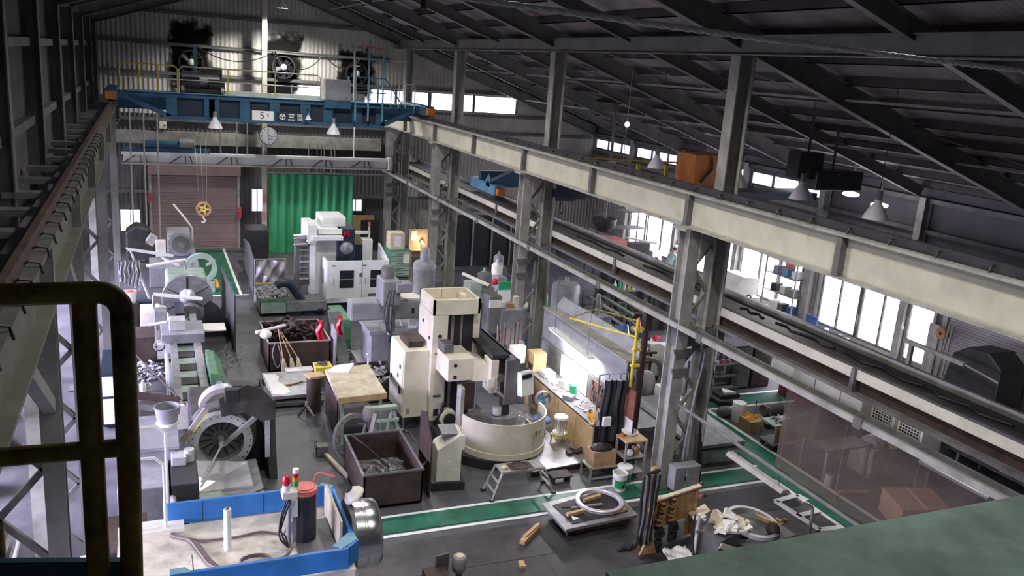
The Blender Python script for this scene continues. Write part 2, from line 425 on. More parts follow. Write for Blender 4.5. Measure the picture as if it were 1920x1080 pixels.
# small windows low in the back wall
for i, (x0, x1, z0, z1, gl) in enumerate(((-1.1, -0.4, 0.75, 1.6, GLOW), (3.80, 4.2, 1.75, 2.65, GLOWD), (8.0, 8.55, 1.6, 2.1, GLOWD))):
    yy = 35.55 if i == 1 else YB
    w = ST('window_%d' % (i+6), B().box(x0, x1, yy-0.06, yy-0.04, z0, z1), gl)
    fr = B()
    for a, c in ((x0-0.04, x0), (x1, x1+0.04), ((x0+x1)/2-0.015, (x0+x1)/2+0.015)): fr.box(a, c, yy-0.1, yy-0.03, z0-0.04, z1+0.04)
    fr.box(x0, x1, yy-0.1, yy-0.03, z0-0.04, z0); fr.box(x0, x1, yy-0.1, yy-0.03, z1, z1+0.04)
    ST('window_frame', fr, STEELD, parent=w)
# roller shutter door in the back wall
def slats(b, ax, x0, x1, f, z0, z1, pitch=0.075, d=0.02):
    n = int((z1-z0)/pitch)
    for i in range(n):
        za = z0 + i*pitch; zb = za + pitch*0.86
        if ax == 'x': b.box(x0, x1, f-d, f+0.01, za, zb)
        else: b.box(f-0.01, f+d, x0, x1, za, zb)
    return b
d1 = ST('door_1', slats(B(), 'x', 0.06, 3.32, YB-0.12, 0.0, 3.04), SHUT)
g = B(); g.box(-0.04, 0.06, YB-0.2, YB-0.04, 0, 3.1); g.box(3.32, 3.42, YB-0.2, YB-0.04, 0, 3.1); ST('door_guide', g, STEELP, parent=d1)
g = B(); g.box(0.06, 3.32, YB-0.11, YB-0.09, 0, 3.04); ST('door_backing', g, BLACKS, parent=d1)
g = B(); g.box(0.06, 3.32, YB-0.155, YB-0.13, 1.42, 1.46); ST('door_rail', g, STEELP, parent=d1)

# left wall above the aisle
ST('wall_left', corr('y', -1.95, -3.0, YB, 4.3, 9.3, pitch=0.25), WALLD)
for z in (5.2, 6.6, 7.9): ST('wall_girt', B().box(-1.93, -1.80, -3, YB, z-0.07, z+0.07), STEELD)
# left aisle: outer wall with windows
ST('wall_left_aisle', B().box(-6.2, -6.0, -3, YB, 0, 1.0), WALLD)
ST('wall_left_aisle', B().box(-6.2, -6.0, -3, YB, 3.2, 4.5), WALLD)
for i in range(8):
    y0 = 5.0 + i*3.9
    w = ST('window_%d' % (i+20), B().box(-6.08, -6.04, y0, y0+3.6, 1.0, 3.2), GLOW)
    fr = B()
    for t in (0, 0.9, 1.8, 2.7, 3.6): fr.box(-6.04, -5.98, y0+t-0.03, y0+t+0.03, 1.0, 3.2)
    fr.box(-6.04, -5.98, y0, y0+3.6, 2.05, 2.11)
    ST('window_frame', fr, STEELD, parent=w)
ST('ceiling_left_aisle', B().box(-6.2, -1.95, -3, YB, 4.45, 4.55), WALLD)

# right wall
XR = 19.9
ST('wall_right', B().box(XR, XR+0.15, -2, 13.0, 0, 4.3), WALLM)
ST('wall_right', B().box(XR, XR+0.15, 13.0, 36.6, 3.35, 4.3), WALLD)
ST('wall_right', B().box(XR, XR+0.15, -2, 36.6, 5.25, 6.3), WALLD)
ST('wall_right', B().box(XR, XR+0.15, -2, 20.85, 4.3, 5.25), WALLD)
ST('wall_right', B().box(XR, XR+0.15, 20.85, 36.6, 4.3, 4.72), WALLM)
ST('wall_right', B().box(XR, XR+0.15, 17.0, 36.6, 0, 0.85), WALLM)
ST('wall_right', B().box(XR, XR+0.15, 20.4, 21.4, 0.85, 3.35), WALLM)
ST('wall_right', B().box(XR, XR+0.15, 15.72, 16.0, 0, 3.35), WALLD)
k = 40
for (y0, y1, z0, z1, n) in ((17.05, 18.70, 0.85, 3.3, 2), (18.80, 20.4, 0.85, 3.3, 2), (21.4, 24.6, 0.9, 3.3, 3), (24.7, 28.6, 0.9, 3.3, 3), (28.7, 32.6, 0.9, 3.3, 3),
                          (20.9, 24.8, 4.75, 5.2, 3), (24.9, 28.8, 4.75, 5.2, 3), (28.9, 32.7, 4.75, 5.2, 3), (32.8, 36.5, 4.75, 5.2, 3)):  # upper row: glowing panes added in place of the next bay's lit ceiling
    w = ST('window_%d' % k, B().box(XR+0.03, XR+0.06, y0, y1, z0, z1), GLOW if z0 < 4 else GLOWD)
    fr = B()
    for t in range(n+1):
        yy = y0 + (y1-y0)*t/n; fr.box(XR-0.03, XR+0.03, yy-0.03, yy+0.03, z0, z1)
    fr.box(XR-0.03, XR+0.03, y0, y1, z0-0.03, z0+0.03); fr.box(XR-0.03, XR+0.03, y0, y1, z1-0.03, z1+0.03)
    ST('window_frame', fr, STEELD, parent=w); k += 1
# side door with a bright pane, standing ajar in its frame
d2 = ST('door_2', B().box(XR-0.02, XR+0.04, 16.05, 16.95, 0.0, 0.75), STEELP)
ST('door_pane', B().box(XR, XR+0.02, 16.12, 16.86, 0.85, 2.45), GLOW, parent=d2)
g = B()
for y in (16.0, 16.9): g.box(XR-0.06, XR+0.05, y, y+0.09, 0, 2.6)
g.box(XR-0.06, XR+0.05, 16.0, 16.99, 2.5, 2.62); g.box(XR-0.02, XR+0.04, 16.05, 16.95, 0.75, 0.86)
ST('door_frame', g, STEELP, parent=d2)
ST('trim_3', B().box(XR-0.04, XR+0.1, 15.95, 17.05, 2.6, 3.35), WALLD)
# grey roller shutter in the right wall
d3 = ST('door_3', slats(B(), 'y', 13.05, 15.7, XR-0.02, 0.25, 3.0), SHUTG)
ST('door_backing', B().box(XR+0.0, XR+0.03, 13.05, 15.7, 0.25, 3.35), STEELD, parent=d3)
g = B(); g.box(XR-0.12, XR+0.02, 15.6, 15.75, 0, 3.2); g.box(XR-0.12, XR+0.02, 13.0, 13.1, 0, 3.2); ST('door_guide', g, STEELP, parent=d3)
ST('door_housing', B().box(XR-0.3, XR+0.02, 13.0, 15.75, 2.95, 3.2), STEELP, parent=d3)

# roof sheets, purlins, rafters
def slope_box(b, xa, xb, y0, y1, off, th):
    za, zb = zr(xa)+off, zr(xb)+off
    return b.hexa([(xa,y0,za),(xb,y0,zb),(xb,y1,zb),(xa,y1,za),(xa,y0,za+th),(xb,y0,zb+th),(xb,y1,zb+th),(xa,y1,za+th)])
def roof_sheet(xa, xb):
    b = B(); n = int((YB+3)/0.13)*2; prev = None
    for i in range(n+1):
        y = -3 + (YB+3)*i/n; d = 0.025*(i % 2)
        v = b._v([(xa, y, zr(xa)+0.56+d), (xb, y, zr(xb)+0.56+d)])
        if prev: b.bm.faces.new((prev[0], v[0], v[1], prev[1]))
        prev = v
    return b
ST('ceiling_left', roof_sheet(-2.1, 4.2), ROOFM)
ST('ceiling_right', roof_sheet(4.2, 20.1), ROOFM)
x = -1.7
while x < 19.8:
    z = zr(x)
    if abs(x-4.2) > 0.3:
        b = B(); b.box(x-0.03, x+0.03, -3, YB, z+0.37, z+0.55); b.box(x-0.03, x+0.06, -3, YB, z+0.37, z+0.385)
        ST('roof_purlin', b, PURL)
    x += 1.02
RY = [1.4, 5.35, 9.3, 13.2, 17.15, 21.1, 25.0, 28.9, 32.8, 36.35]
for i, y in enumerate(RY):
    big = i % 2 == 1
    d, w = (0.44, 0.20) if big else (0.30, 0.15)
    for xa, xb in ((4.2, 19.7), (-1.75, 4.2)):
        b = B(); o = (0.37 - d/2) if not big else 0.18
        b.ibeam((xa, y, zr(xa)+o), (xb, y, zr(xb)+o), d, w, 0.02, 0.012)
        ST('roof_rafter', b, RAFT)
    # knee struts from rafter to purlins
    if big:
        for xx in (6.2, 8.2, 11.3, 12.9, 14.6, 16.3, 18.0):
            ST('roof_strut', B().bar((xx, y, zr(xx)+0.02), (xx+0.02, y+0.42, zr(xx)+0.40), 0.04, 0.04), STEELD)
ST('roof_tie', B().ibeam((9.92, -3, 8.76), (9.92, YB, 8.76), 0.34, 0.16), RAFT)
for xx in (6.9, 12.6, 15.9):
    ST('roof_tie', B().bar((xx, -3, zr(xx)+0.1), (xx, YB, zr(xx)+0.1), 0.05, 0.05), STEELP)
# horizontal rod bracing under the right slope
for (ya, yb, xa, xb) in ((13.2, 17.15, 9.9, 14.6), (17.15, 21.1, 10.2, 14.6), (9.3, 13.2, 14.6, 18.5), (21.1, 25, 10.2, 15)):
    ST('roof_rod', B().tube([(xa, yb, zr(xa)+0.3), (xb, ya, zr(xb)+0.3)], 0.012, 6), STEELP)

# left wall columns
for y in (5.35, 9.3, 13.2, 17.15, 21.1, 25.0, 28.9, 32.8, 36.2):
    ST('column_left', B().ibeam((-1.80, y, 4.05), (-1.80, y, zr(-1.80)+.1), 0.26, 0.22, 0.02, 0.014, up=(1,0,0)), STEELD)
# right wall columns
for y in (4.9, 8.9, 12.9, 16.95, 20.75, 24.65, 28.65, 32.65):
    b = B().ibeam((19.7, y, 0), (19.7, y, zr(19.7)+.1), 0.28, 0.22, 0.02, 0.014, up=(1,0,0))
    ST('column_right', b, STEELP)
# clock post in the middle of the gable
ST('column_back', B().ibeam((4.28, 35.45, 0), (4.28, 35.45, 10.6), 0.22, 0.19, 0.02, 0.014, up=(0,1,0)), CREAMG)
# ================================================================== CRANE RUNWAYS, TRESTLES
def lattice(par, xa, xb, y, z0, z1, n, m=STEELP, flip=False):
    """zig-zag bracing between two legs, each piece a part"""
    for i in range(n):
        za = z0 + (z1-z0)*i/n; zb = z0 + (z1-z0)*(i+1)/n
        p, q = ((xa, y, za), (xb, y, zb)) if (i % 2 == 0) != flip else ((xb, y, za), (xa, y, zb))
        P(par, 'brace', B().bar(p, q, 0.07, 0.055, up=(0,1,0)), m)
def trestle(y, label, low=True, full=True):
    t = T('trestle_column', label, 'steel column', (9.9, y, 0), group='lattice columns under the right runway', kind='thing')
    P(t, 'leg', B().ibeam((9.47, y, 0.03), (9.47, y, 5.36), 0.36, 0.26, 0.03, 0.02, up=(0,1,0)), STEELP, label='leg under the runway girder')
    P(t, 'leg', B().ibeam((10.16, y, 0.03), (10.16, y, 8.62), 0.36, 0.28, 0.03, 0.02, up=(1,0,0)), STEELP, label='leg that runs on up to the roof')
    lattice(t, 9.62, 10.02, y, 0.55, 5.1, 9)
    P(t, 'cross_beam', B().box(9.40, 10.5, y-0.13, y+0.13, 3.02, 3.36), STEELD)
    P(t, 'cap_plate', B().box(9.2, 10.0, y-0.22, y+0.22, 5.34, 5.39), STEELP)
    P(t, 'gusset', B().prism([(9.6, 5.34), (10.0, 5.34), (9.6, 4.75)], 'y', y-0.2, y-0.18), STEELP)
    for z in (2.55, 2.95):
        P(t, 'gusset', B().prism([(9.28, z+.05), (9.68, z+.05), (9.62, z-.12), (9.34, z-.12)], 'y', y-0.23, y-0.18), STEELD)
    P(t, 'base_plate', B().box(9.22, 10.4, y-0.28, y+0.28, 0.0, 0.035), STEELD)
    return t
for y, lb in ((13.3, 'nearest lattice column under the cream runway girder, behind the rusty socket board'),
              (21.15, 'lattice column behind the long grey partition, second from the front'),
              (29.1, 'lattice column beside the green tool cabinet, third from the front'),
              (35.6, 'farthest lattice column, beside the right end of the white truss'),
              (5.45, 'lattice column under the near end of the cream girder, by the vinyl curtain')):
    trestle(y, lb)
# upper runway girder: cream plate girder with stiffeners and a rail on top
t = T('runway_girder', 'long cream painted crane runway girder on the right', 'girder', (9.45, 20, 5.39), kind='thing')
P(t, 'web', B().box(9.42, 9.46, 1.5, 36.3, 5.41, 6.04), CREAMG)
P(t, 'bottom_flange', B().box(9.30, 9.58, 1.5, 36.3, 5.39, 5.425), STEELP)
P(t, 'top_flange', B().box(9.28, 9.62, 1.5, 36.3, 6.02, 6.06), STEELP)
P(t, 'rail', B().box(9.42, 9.49, 1.5, 36.3, 6.06, 6.20), BLACKS)
P(t, 'rail_ledge', B().box(9.50, 9.98, 1.5, 36.3, 6.06, 6.10), STEELD)
for y in (5.45, 9.37, 13.3, 17.2, 21.15, 25.1, 29.1, 33.0):
    P(t, 'stiffener', B().box(9.30, 9.42, y-0.055, y+0.055, 5.42, 6.02), STEELD)
for i in range(38):
    y = 4.6 + i*0.78
    P(t, 'rail_clip', B().tube([(9.33, y, 6.07), (9.36, y, 6.14), (9.43, y+.02, 6.15)], 0.016, 5), BLACKS)
# lower runway girder for the side bay
t = T('runway_girder', 'lower grey-green runway girder of the side bay, with cables along its top', 'girder', (10.45, 20, 3.4), kind='thing')
P(t, 'web', B().box(10.40, 10.44, 2.5, 36.3, 3.42, 3.80), RUST)  # dark brown colour puts the web in shade below the cream strip
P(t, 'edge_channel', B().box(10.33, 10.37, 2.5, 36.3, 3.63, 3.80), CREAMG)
P(t, 'bottom_flange', B().box(10.26, 10.54, 2.5, 36.3, 3.36, 3.42), STEELD)
P(t, 'top_flange', B().box(10.33, 11.05, 2.5, 36.3, 3.80, 3.84), DSTEEL)
P(t, 'rail', B().box(10.94, 11.02, 2.5, 36.3, 3.84, 3.96), STEELP)
for i, (a, c) in enumerate(((5.2, 6.9), (7.1, 8.4), (8.6, 10.2), (10.4, 11.9), (12.2, 12.9), (14.2, 16.5), (17.5, 20), (22, 24.5))):
    pts = [(10.62+0.07*math.sin(k*2.1+i), a+(c-a)*k/6, 3.855) for k in range(7)]
    P(t, 'cable', B().tube(pts, 0.03, 6), RUBBER)
for y in (9.6, 13.9, 17.4, 25.2): P(t, 'stiffener', B().box(10.28, 10.36, y-0.04, y+0.04, 3.42, 3.8), STEELD)
# light channel beam below it, with conductor tray
t = T('channel_beam', 'slim pale channel beam low on the column legs, carrying the curtain', 'beam', (9.55, 20, 3.4), kind='thing')
P(t, 'channel', B().box(9.30, 9.36, 3.0, 36.2, 3.42, 3.51), STEELP)
P(t, 'tray', B().box(9.36, 9.72, 3.0, 36.2, 3.40, 3.43), STEELD)
P(t, 'rail', B().box(9.56, 9.60, 3.0, 36.2, 3.43, 3.50), STEELD)
for i in range(8): P(t, 'joint_plate', B().box(9.285, 9.30, 4.4+i*3.95, 4.56+i*3.95, 3.38, 3.55), STEELD)
# pipe rail at curtain foot
O('pipe_rail', B().tube([(9.42, 12.9, 1.92), (9.42, 6.0, 1.93)], 0.035, 10), STEELD, 'dark pipe running along the foot of the brown vinyl curtain', 'pipe')
b = B(); b.box(9.36, 9.48, 9.75, 11.15, 1.64, 1.70)
t = T('strip_light', 'unlit strip light fitting hung under the dark pipe, left of the vinyl curtain', 'light fitting', (9.42, 10.4, 1.6), group='strip lights', kind='thing')
P(t, 'tray', B().prism([(9.32, 1.66), (9.52, 1.66), (9.47, 1.72), (9.37, 1.72)], 'y', 9.72, 11.2), STEELP)
P(t, 'tube', B().tube([(9.42, 9.8, 1.645), (9.42, 11.1, 1.645)], 0.017, 8), WPLAS, smooth=True)
for y in (9.9, 11.0): P(t, 'hanger', B().tube([(9.42, y, 1.72), (9.42, y, 1.90)], 0.006, 5), BLACKS)
# brown vinyl curtain
def cf(u, v):
    y = 10.12 - 4.6*u; z = 3.42 - 1.50*v
    return (9.47 + 0.018*math.sin(u*34) + 0.01*math.sin(u*13+2), y, z)
t = T('vinyl_curtain', 'brown see-through vinyl curtain hanging from the slim channel beam', 'curtain', (9.47, 8, 1.9), kind='thing')
P(t, 'sheet', B().grid(cf, 90, 4), VINYL, smooth=True)
for i in range(4): P(t, 'seam', B().tube([cf(0.02+i*0.28, 0.1*k) for k in range(11)], 0.006, 5), BROWNH)
# left runway girder and trestles
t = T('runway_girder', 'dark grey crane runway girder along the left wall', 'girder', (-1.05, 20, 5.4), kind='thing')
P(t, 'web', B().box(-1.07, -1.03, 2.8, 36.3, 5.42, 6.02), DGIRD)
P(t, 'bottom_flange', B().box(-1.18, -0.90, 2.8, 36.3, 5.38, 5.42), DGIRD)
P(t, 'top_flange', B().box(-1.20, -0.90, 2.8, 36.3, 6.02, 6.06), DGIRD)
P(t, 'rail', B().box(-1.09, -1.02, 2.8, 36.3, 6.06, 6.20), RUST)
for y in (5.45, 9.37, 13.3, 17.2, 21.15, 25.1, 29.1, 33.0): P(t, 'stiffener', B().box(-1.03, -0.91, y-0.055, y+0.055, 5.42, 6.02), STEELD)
for i in range(26):
    y = 4.4 + i*0.62
    P(t, 'rail_clip', B().tube([(-1.02, y, 6.1), (-0.98, y, 6.12), (-0.90, y+.03, 6.10), (-0.88, y+.05, 6.0)], 0.013, 5), BLACKS)
for i in range(22):
    y = 5.0 + i*1.35
    ST('wall_bracket', B().box(-1.85, -1.16, y, y+0.22, 5.85, 5.93), STEELD)
for y, lb in ((9.37, 'near lattice column under the left runway girder, behind the yellow handrail'),
              (13.3, 'lattice column under the left girder level with the blue rimmed lathe'),
              (21.15, 'lattice column under the left girder beside the green-white lathe bed'),
              (29.1, 'farthest lattice column under the left girder, near the back wall window')):
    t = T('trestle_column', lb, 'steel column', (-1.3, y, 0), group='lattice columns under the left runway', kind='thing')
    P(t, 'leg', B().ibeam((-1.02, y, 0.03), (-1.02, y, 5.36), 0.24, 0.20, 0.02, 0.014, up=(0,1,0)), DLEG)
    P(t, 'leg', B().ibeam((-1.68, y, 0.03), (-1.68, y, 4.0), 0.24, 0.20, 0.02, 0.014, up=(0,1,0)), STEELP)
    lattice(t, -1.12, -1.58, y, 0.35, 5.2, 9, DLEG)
    P(t, 'base_plate', B().box(-1.9, -0.85, y-0.2, y+0.2, 0, 0.03), STEELD)
# longitudinal bracing of the left line
for ya, yb, za, zb in ((9.5, 13.2, 5.3, 2.6), (9.5, 13.2, 2.4, 0.3), (13.4, 21.0, 5.2, 3.0)):
    ST('wall_brace', B().bar((-1.85, ya, za), (-1.85, yb, zb), 0.06, 0.06), STEELD)
# gusset strut under left girder
for (ya, za, yb, zb) in ((11.6, 5.36, 13.2, 4.4), (7.6, 5.36, 9.3, 4.3)):
    ST('wall_brace', B().bar((-1.02, ya, za), (-1.02, yb, zb), 0.12, 0.14), DLEG)

# ================================================================== BLUE BRIDGE CRANE (main bay, Y = 31)
YC = 31.0
t = T('bridge_crane', 'blue five ton overhead crane spanning the bay before the gable', 'overhead crane', (4.2, YC, 5.6), kind='thing')
b = B(); b.box(-1.0, 9.5, YC-0.02, YC+0.5, 6.36, 6.50); P(t, 'top_chord', b, BLUE)
P(t, 'bottom_chord', B().bar((0.7, YC+.08, 5.70), (7.9, YC+.08, 5.70), 0.22, 0.12), BLUE)
P(t, 'end_slope', B().bar((0.75, YC+.08, 5.70), (-0.75, YC+.08, 6.34), 0.16, 0.14), BLUE)
P(t, 'end_slope', B().bar((7.85, YC+.08, 5.70), (9.1, YC+.08, 6.30), 0.16, 0.14), BLUE)
for x in (0.75, 1.95, 2.1, 3.1, 4.1, 5.15, 5.95, 7.0, 7.85):
    P(t, 'web_post', B().box(x-0.17, x+0.17, YC, YC+0.1, 5.74, 6.38), BLUE)
P(t, 'web_plate', B().box(0.6, 8.0, YC+0.12, YC+0.16, 5.72, 6.38), NAVY)
P(t, 'rear_girder', B().box(-1.0, 9.5, YC+1.3, YC+1.6, 5.85, 6.4), BLUE)
P(t, 'deck', B().box(-0.6, 9.0, YC-0.1, YC+0.55, 6.50, 6.53), LBLUE)
P(t, 'deck_edge', B().box(0.8, 6.0, YC+0.30, YC+0.42, 6.53, 6.66), IVORY)
for xx, s in ((-1.05, 1), (9.45, -1)):
    e = P(t, 'end_truck', B().box(xx-0.17, xx+0.17, YC-0.9, YC+2.4, 6.22, 6.56), BLUE)
    P(e, 'buffer', B().box(xx-0.15, xx+0.15, YC-1.15, YC-0.9, 6.26, 6.5), ORANGE)
    for yy in (YC-0.6, YC+2.0): P(e, 'wheel', B().cyl((xx-0.06, yy, 6.37), 0.16, 0.12, 'x', 20), BLACKS)
# handrails along the deck
for x0, x1 in ((-0.8, 0.95), (1.0, 5.65)):
    pts = [(x0, YC-0.08, 6.5), (x0, YC-0.08, 7.28)] + [(x0+.1, YC-0.08, 7.38), (x1-.1, YC-0.08, 7.38)] + [(x1, YC-0.08, 7.28), (x1, YC-0.08, 6.5)]
    h = P(t, 'handrail', B().tube(pts, 0.022, 8), YELLOW if x0 < 0.9 else CREAMG, smooth=True)
    P(h, 'mid_rail', B().tube([(x0, YC-0.08, 6.95), (x1, YC-0.08, 6.95)], 0.018, 8), CREAMG)
    n = 3 if x1 < 1 else 3
    for i in range(1, n): P(h, 'post', B().tube([(x0+(x1-x0)*i/n, YC-0.08, 6.5), (x0+(x1-x0)*i/n, YC-0.08, 7.38)], 0.02, 8), YELLOW)
h = P(t, 'handrail', B().tube([(8.2, YC-0.1, 6.4), (8.2, YC-0.1, 7.2), (8.3, YC-0.1, 7.28), (9.0, YC-0.1, 7.28), (9.1, YC-0.1, 7.2), (9.1, YC-0.1, 6.4)], 0.022, 8), CREAMG)
for x in (8.5, 8.75): P(h, 'post', B().tube([(x, YC-0.1, 6.4), (x, YC-0.1, 7.28)], 0.018, 8), CREAMG)
# electric cabinet
cb = P(t, 'control_cabinet', B().box(5.82, 6.72, YC-0.12, YC+0.35, 6.56, 7.28), MGREY, bevel=0.01)
P(cb, 'plinth', B().box(5.80, 6.74, YC-0.14, YC+0.37, 6.28, 6.56), BLUE)
P(cb, 'edge_panel', B().box(5.75, 5.82, YC-0.10, YC+0.35, 6.56, 7.28), IVORY)
# blue access tower
tw = P(t, 'access_tower', B().box(6.8, 8.2, YC-0.3, YC+0.9, 6.36, 6.42), BLUE)
for x, yy, zt in ((6.85, YC-.28, 8.0), (7.32, YC-.28, 8.75), (7.85, YC-.28, 8.3), (6.85, YC+.85, 7.4), (7.95, YC+.85, 7.4)):
    P(tw, 'post', B().bar((x, yy, 5.9 if yy < YC else 6.4), (x, yy, zt), 0.055, 0.055), LBLUE)
for z in (6.9, 7.42): P(tw, 'rail', B().bar((6.85, YC-.28, z), (7.95, YC-.28, z), 0.045, 0.045), BLUE)
P(tw, 'rail', B().bar((7.1, YC-.28, 8.5), (7.9, YC-.28, 8.42), 0.05, 0.05), DRED)
P(tw, 'brace', B().bar((7.95, YC-.28, 7.4), (8.6, YC-.28, 6.5), 0.04, 0.04), BLUE)
# bent white ladder rail left of the tower
P(tw, 'ladder_rail', B().tube([(6.78, YC-.3, 6.6), (6.78, YC-.3, 8.28), (6.82, YC-.3, 8.36), (7.0, YC-.3, 8.36)], 0.025, 8), IVORY)
P(tw, 'ladder_rail', B().tube([(6.78, YC-.3, 7.8), (7.0, YC-.3, 7.8)], 0.02, 8), IVORY)
# trolley with hoist motors
tr = P(t, 'trolley', B().box(1.05, 2.45, YC+0.1, YC+1.4, 6.56, 6.68), BLACKS)
P(tr, 'drum', B().cyl((1.1, YC+0.55, 6.96), 0.28, 1.2, 'x', 22), IRON, smooth=True)
P(tr, 'motor', B().cyl((1.1, YC+0.2, 6.86), 0.2, 0.55, 'x', 18), BLACKS, smooth=True)
P(tr, 'motor', B().cyl((1.95, YC+0.2, 6.84), 0.18, 0.5, 'x', 18), BLACKS, smooth=True)
P(tr, 'gear_case', B().box(1.75, 2.4, YC+0.4, YC+0.95, 6.68, 7.40), DSTEEL, bevel=0.03)
P(tr, 'cable_post', B().box(1.50, 1.62, YC+0.6, YC+0.7, 6.66, 8.10), LBLUE)
for x in (1.12, 2.38): P(tr, 'wheel', B().cyl((x-.06, YC+0.08, 6.66), 0.13, 0.1, 'x', 18), IRON)
# signs on the girder web
sg = P(t, 'capacity_sign', B().box(3.33, 4.05, YC-0.055, YC-0.035, 5.73, 6.06), WPLAS)
text_mesh(sg, 'lettering', '5', BLACKS, (3.66, YC-0.058, 5.895), 0.34, (90, 0, 0))
text_mesh(sg, 'lettering', 't', BLACKS, (3.86, YC-0.058, 5.93), 0.22, (90, 0, 0))
sg = P(t, 'maker_sign', B().box(4.14, 5.06, YC-0.055, YC-0.035, 5.73, 6.06), NAVY)
b = B(); b.ring((4.35, YC-0.062, 5.895), 0.105, 0.085, 0.006, 'y', 28); b.box(4.335, 4.365, YC-0.062, YC-0.056, 5.80, 5.99)
b.prism([(4.27, 5.90), (4.43, 5.90), (4.41, 5.95), (4.35, 5.97), (4.29, 5.95)], 'y', YC-0.062, YC-0.056); P(sg, 'emblem', b, WPLAS)
b = B()
for z, w in ((5.98, 0.10), (5.89, 0.08), (5.80, 0.12)): b.box(4.66-w, 4.66+w, YC-0.062, YC-0.056, z-0.018, z+0.018)
for z in (5.985, 5.94): b.box(4.86, 5.04, YC-0.062, YC-0.056, z-0.012, z+0.012)
for x in (4.885, 4.95, 5.015): b.box(x-0.012, x+0.012, YC-0.062, YC-0.056, 5.78, 6.02)
for z in (5.88, 5.83, 5.785): b.box(4.88, 5.05, YC-0.062, YC-0.056, z-0.011, z+0.011)
P(sg, 'lettering', b, WPLAS)
# festoon cable track on posts behind the deck
b = B(); b.tube([(1.55, YC+1.5, 8.1), (9.2, YC+1.5, 8.06)], 0.014, 6); P(t, 'track_wire', b, IVORY)
for x0, x1, sag in ((1.65, 4.25, 0.42), (4.3, 6.0, 0.55), (6.1, 7.4, 0.4)):
    pts = [(x0+(x1-x0)*k/10, YC+1.5, 8.06 - sag*(1-(2*k/10-1)**2)) for k in range(11)]
    P(t, 'festoon_cable', B().tube(pts, 0.02, 6), GRUB)
for x in (4.3, 9.2): P(t, 'track_post', B().bar((x, YC+1.5, 6.4), (x, YC+1.5, 8.1), 0.05, 0.05), STEELP)
# hook block hanging down on its ropes in front of the shutter
t = T('hook_block', 'yellow hook block hanging on ropes before the brown shutter', 'hook', (1.73, YC+0.6, 2.4), kind='thing')
P(t, 'sheave_case', B().ring((1.73, YC+.52, 2.50), 0.26, 0.19, 0.14, 'y', 20), ORUST)
P(t, 'sheave_hub', B().ring((1.73, YC+.5, 2.50), 0.10, 0.03, 0.16, 'y', 16), YELLOW)
for k in range(5): P(t, 'sheave_spoke', B().bar((1.73+.08*math.cos(k*1.257), YC+.56, 2.5+.08*math.sin(k*1.257)), (1.73+.2*math.cos(k*1.257), YC+.56, 2.5+.2*math.sin(k*1.257)), .05, .05, up=(0,1,0)), KRAFT)
P(t, 'hook', B().tube([(1.73, YC+.6, 2.28), (1.73, YC+.6, 2.16), (1.80, YC+.6, 2.08), (1.73, YC+.6, 2.0), (1.66, YC+.6, 2.06)], 0.03, 8), WPLAS)
for dx in (-0.12, 0.0, 0.12): P(t, 'rope', B().tube([(1.73+dx, YC+.6, 2.6), (1.6+dx*2, YC+.6, 6.7)], 0.010, 5), STEELD)

# ================================================================== LAMPS
def bay_lamp(loc, label, lit=True, group='high bay lamps', hang=0.5, s=1.0, power=0, cat='lamp', arm=0):
    x, y, z = loc
    t = T('bay_lamp', label, cat, loc, group=group, kind='thing')
    P(t, 'reflector', B().lathe([(0.05*s, .34*s), (0.07*s, .26*s), (0.13*s, .18*s), (0.20*s, .04*s), (0.215*s, 0), (0.205*s, .0), (0.19*s, .04*s), (0.12*s, .17*s), (0.05*s, .25*s)], loc, 'z', 24), REFL, smooth=True)
    P(t, 'socket', B().cyl((x, y, z+.30*s), 0.055*s, 0.18*s, 'z', 14), MGREY)
    P(t, 'bulb', B().ball((x, y, z+.10*s), (0.075*s, 0.075*s, 0.10*s), 12, 8), BULB if lit else WPLAS, smooth=True)
    P(t, 'cord', B().tube([(x, y, z+.46*s), (x, y, z+.46*s+hang)], 0.008, 5), BLACKS)
    if arm: P(t, 'bracket', B().bar((x, y, z+.46*s+hang), (x, y+arm, z+.46*s+hang), 0.03, 0.03), BLUE)
    if power:
        spot('bay_light', (x, y, z-0.02), power, 148, (1.0, 0.96, 0.92), 0.15)
    return t
bay_lamp((4.80, 34.3, 9.68), 'lit lamp high in the gable beside the post', True, power=1500, hang=zr(4.8)+.57-9.68-.46)
bay_lamp((2.1, YC-0.25, 5.42), 'lit lamp hanging under the left half of the crane', True, hang=0.3, s=1.15, power=330, arm=.3)
bay_lamp((6.1, YC-0.25, 5.38), 'unlit lamp hanging under the crane below its cabinet', False, hang=0.3, s=1.15, arm=.3)
bay_lamp((5.2, YC-0.3, 5.85), 'small unlit lamp under the crane left of its cabinet', False, hang=0.12, s=0.5, arm=.3)
for x, y, lb in ((2.6, 6.6, 'lamp above the left front'), (6.2, 5.4, 'lamp above the right front'), (2.8, 12.0, 'lamp above the near left'), (5.8, 12.0, 'lamp above the cross walkway'),
                 (5.8, 19.5, 'lamp above the middle of the hall'), (2.8, 19.5, 'lamp above the left lathes'), (2.8, 26.0, 'lamp above the far left lathe'), (5.8, 26.0, 'lamp above the white machining centre')):
    bay_lamp((x, y, 9.75), 'lit %s, hung from the roof' % lb, True, power=(720 if x > 4 else 520), hang=max(.05, zr(x)+.57-9.75-.506), s=1.1)
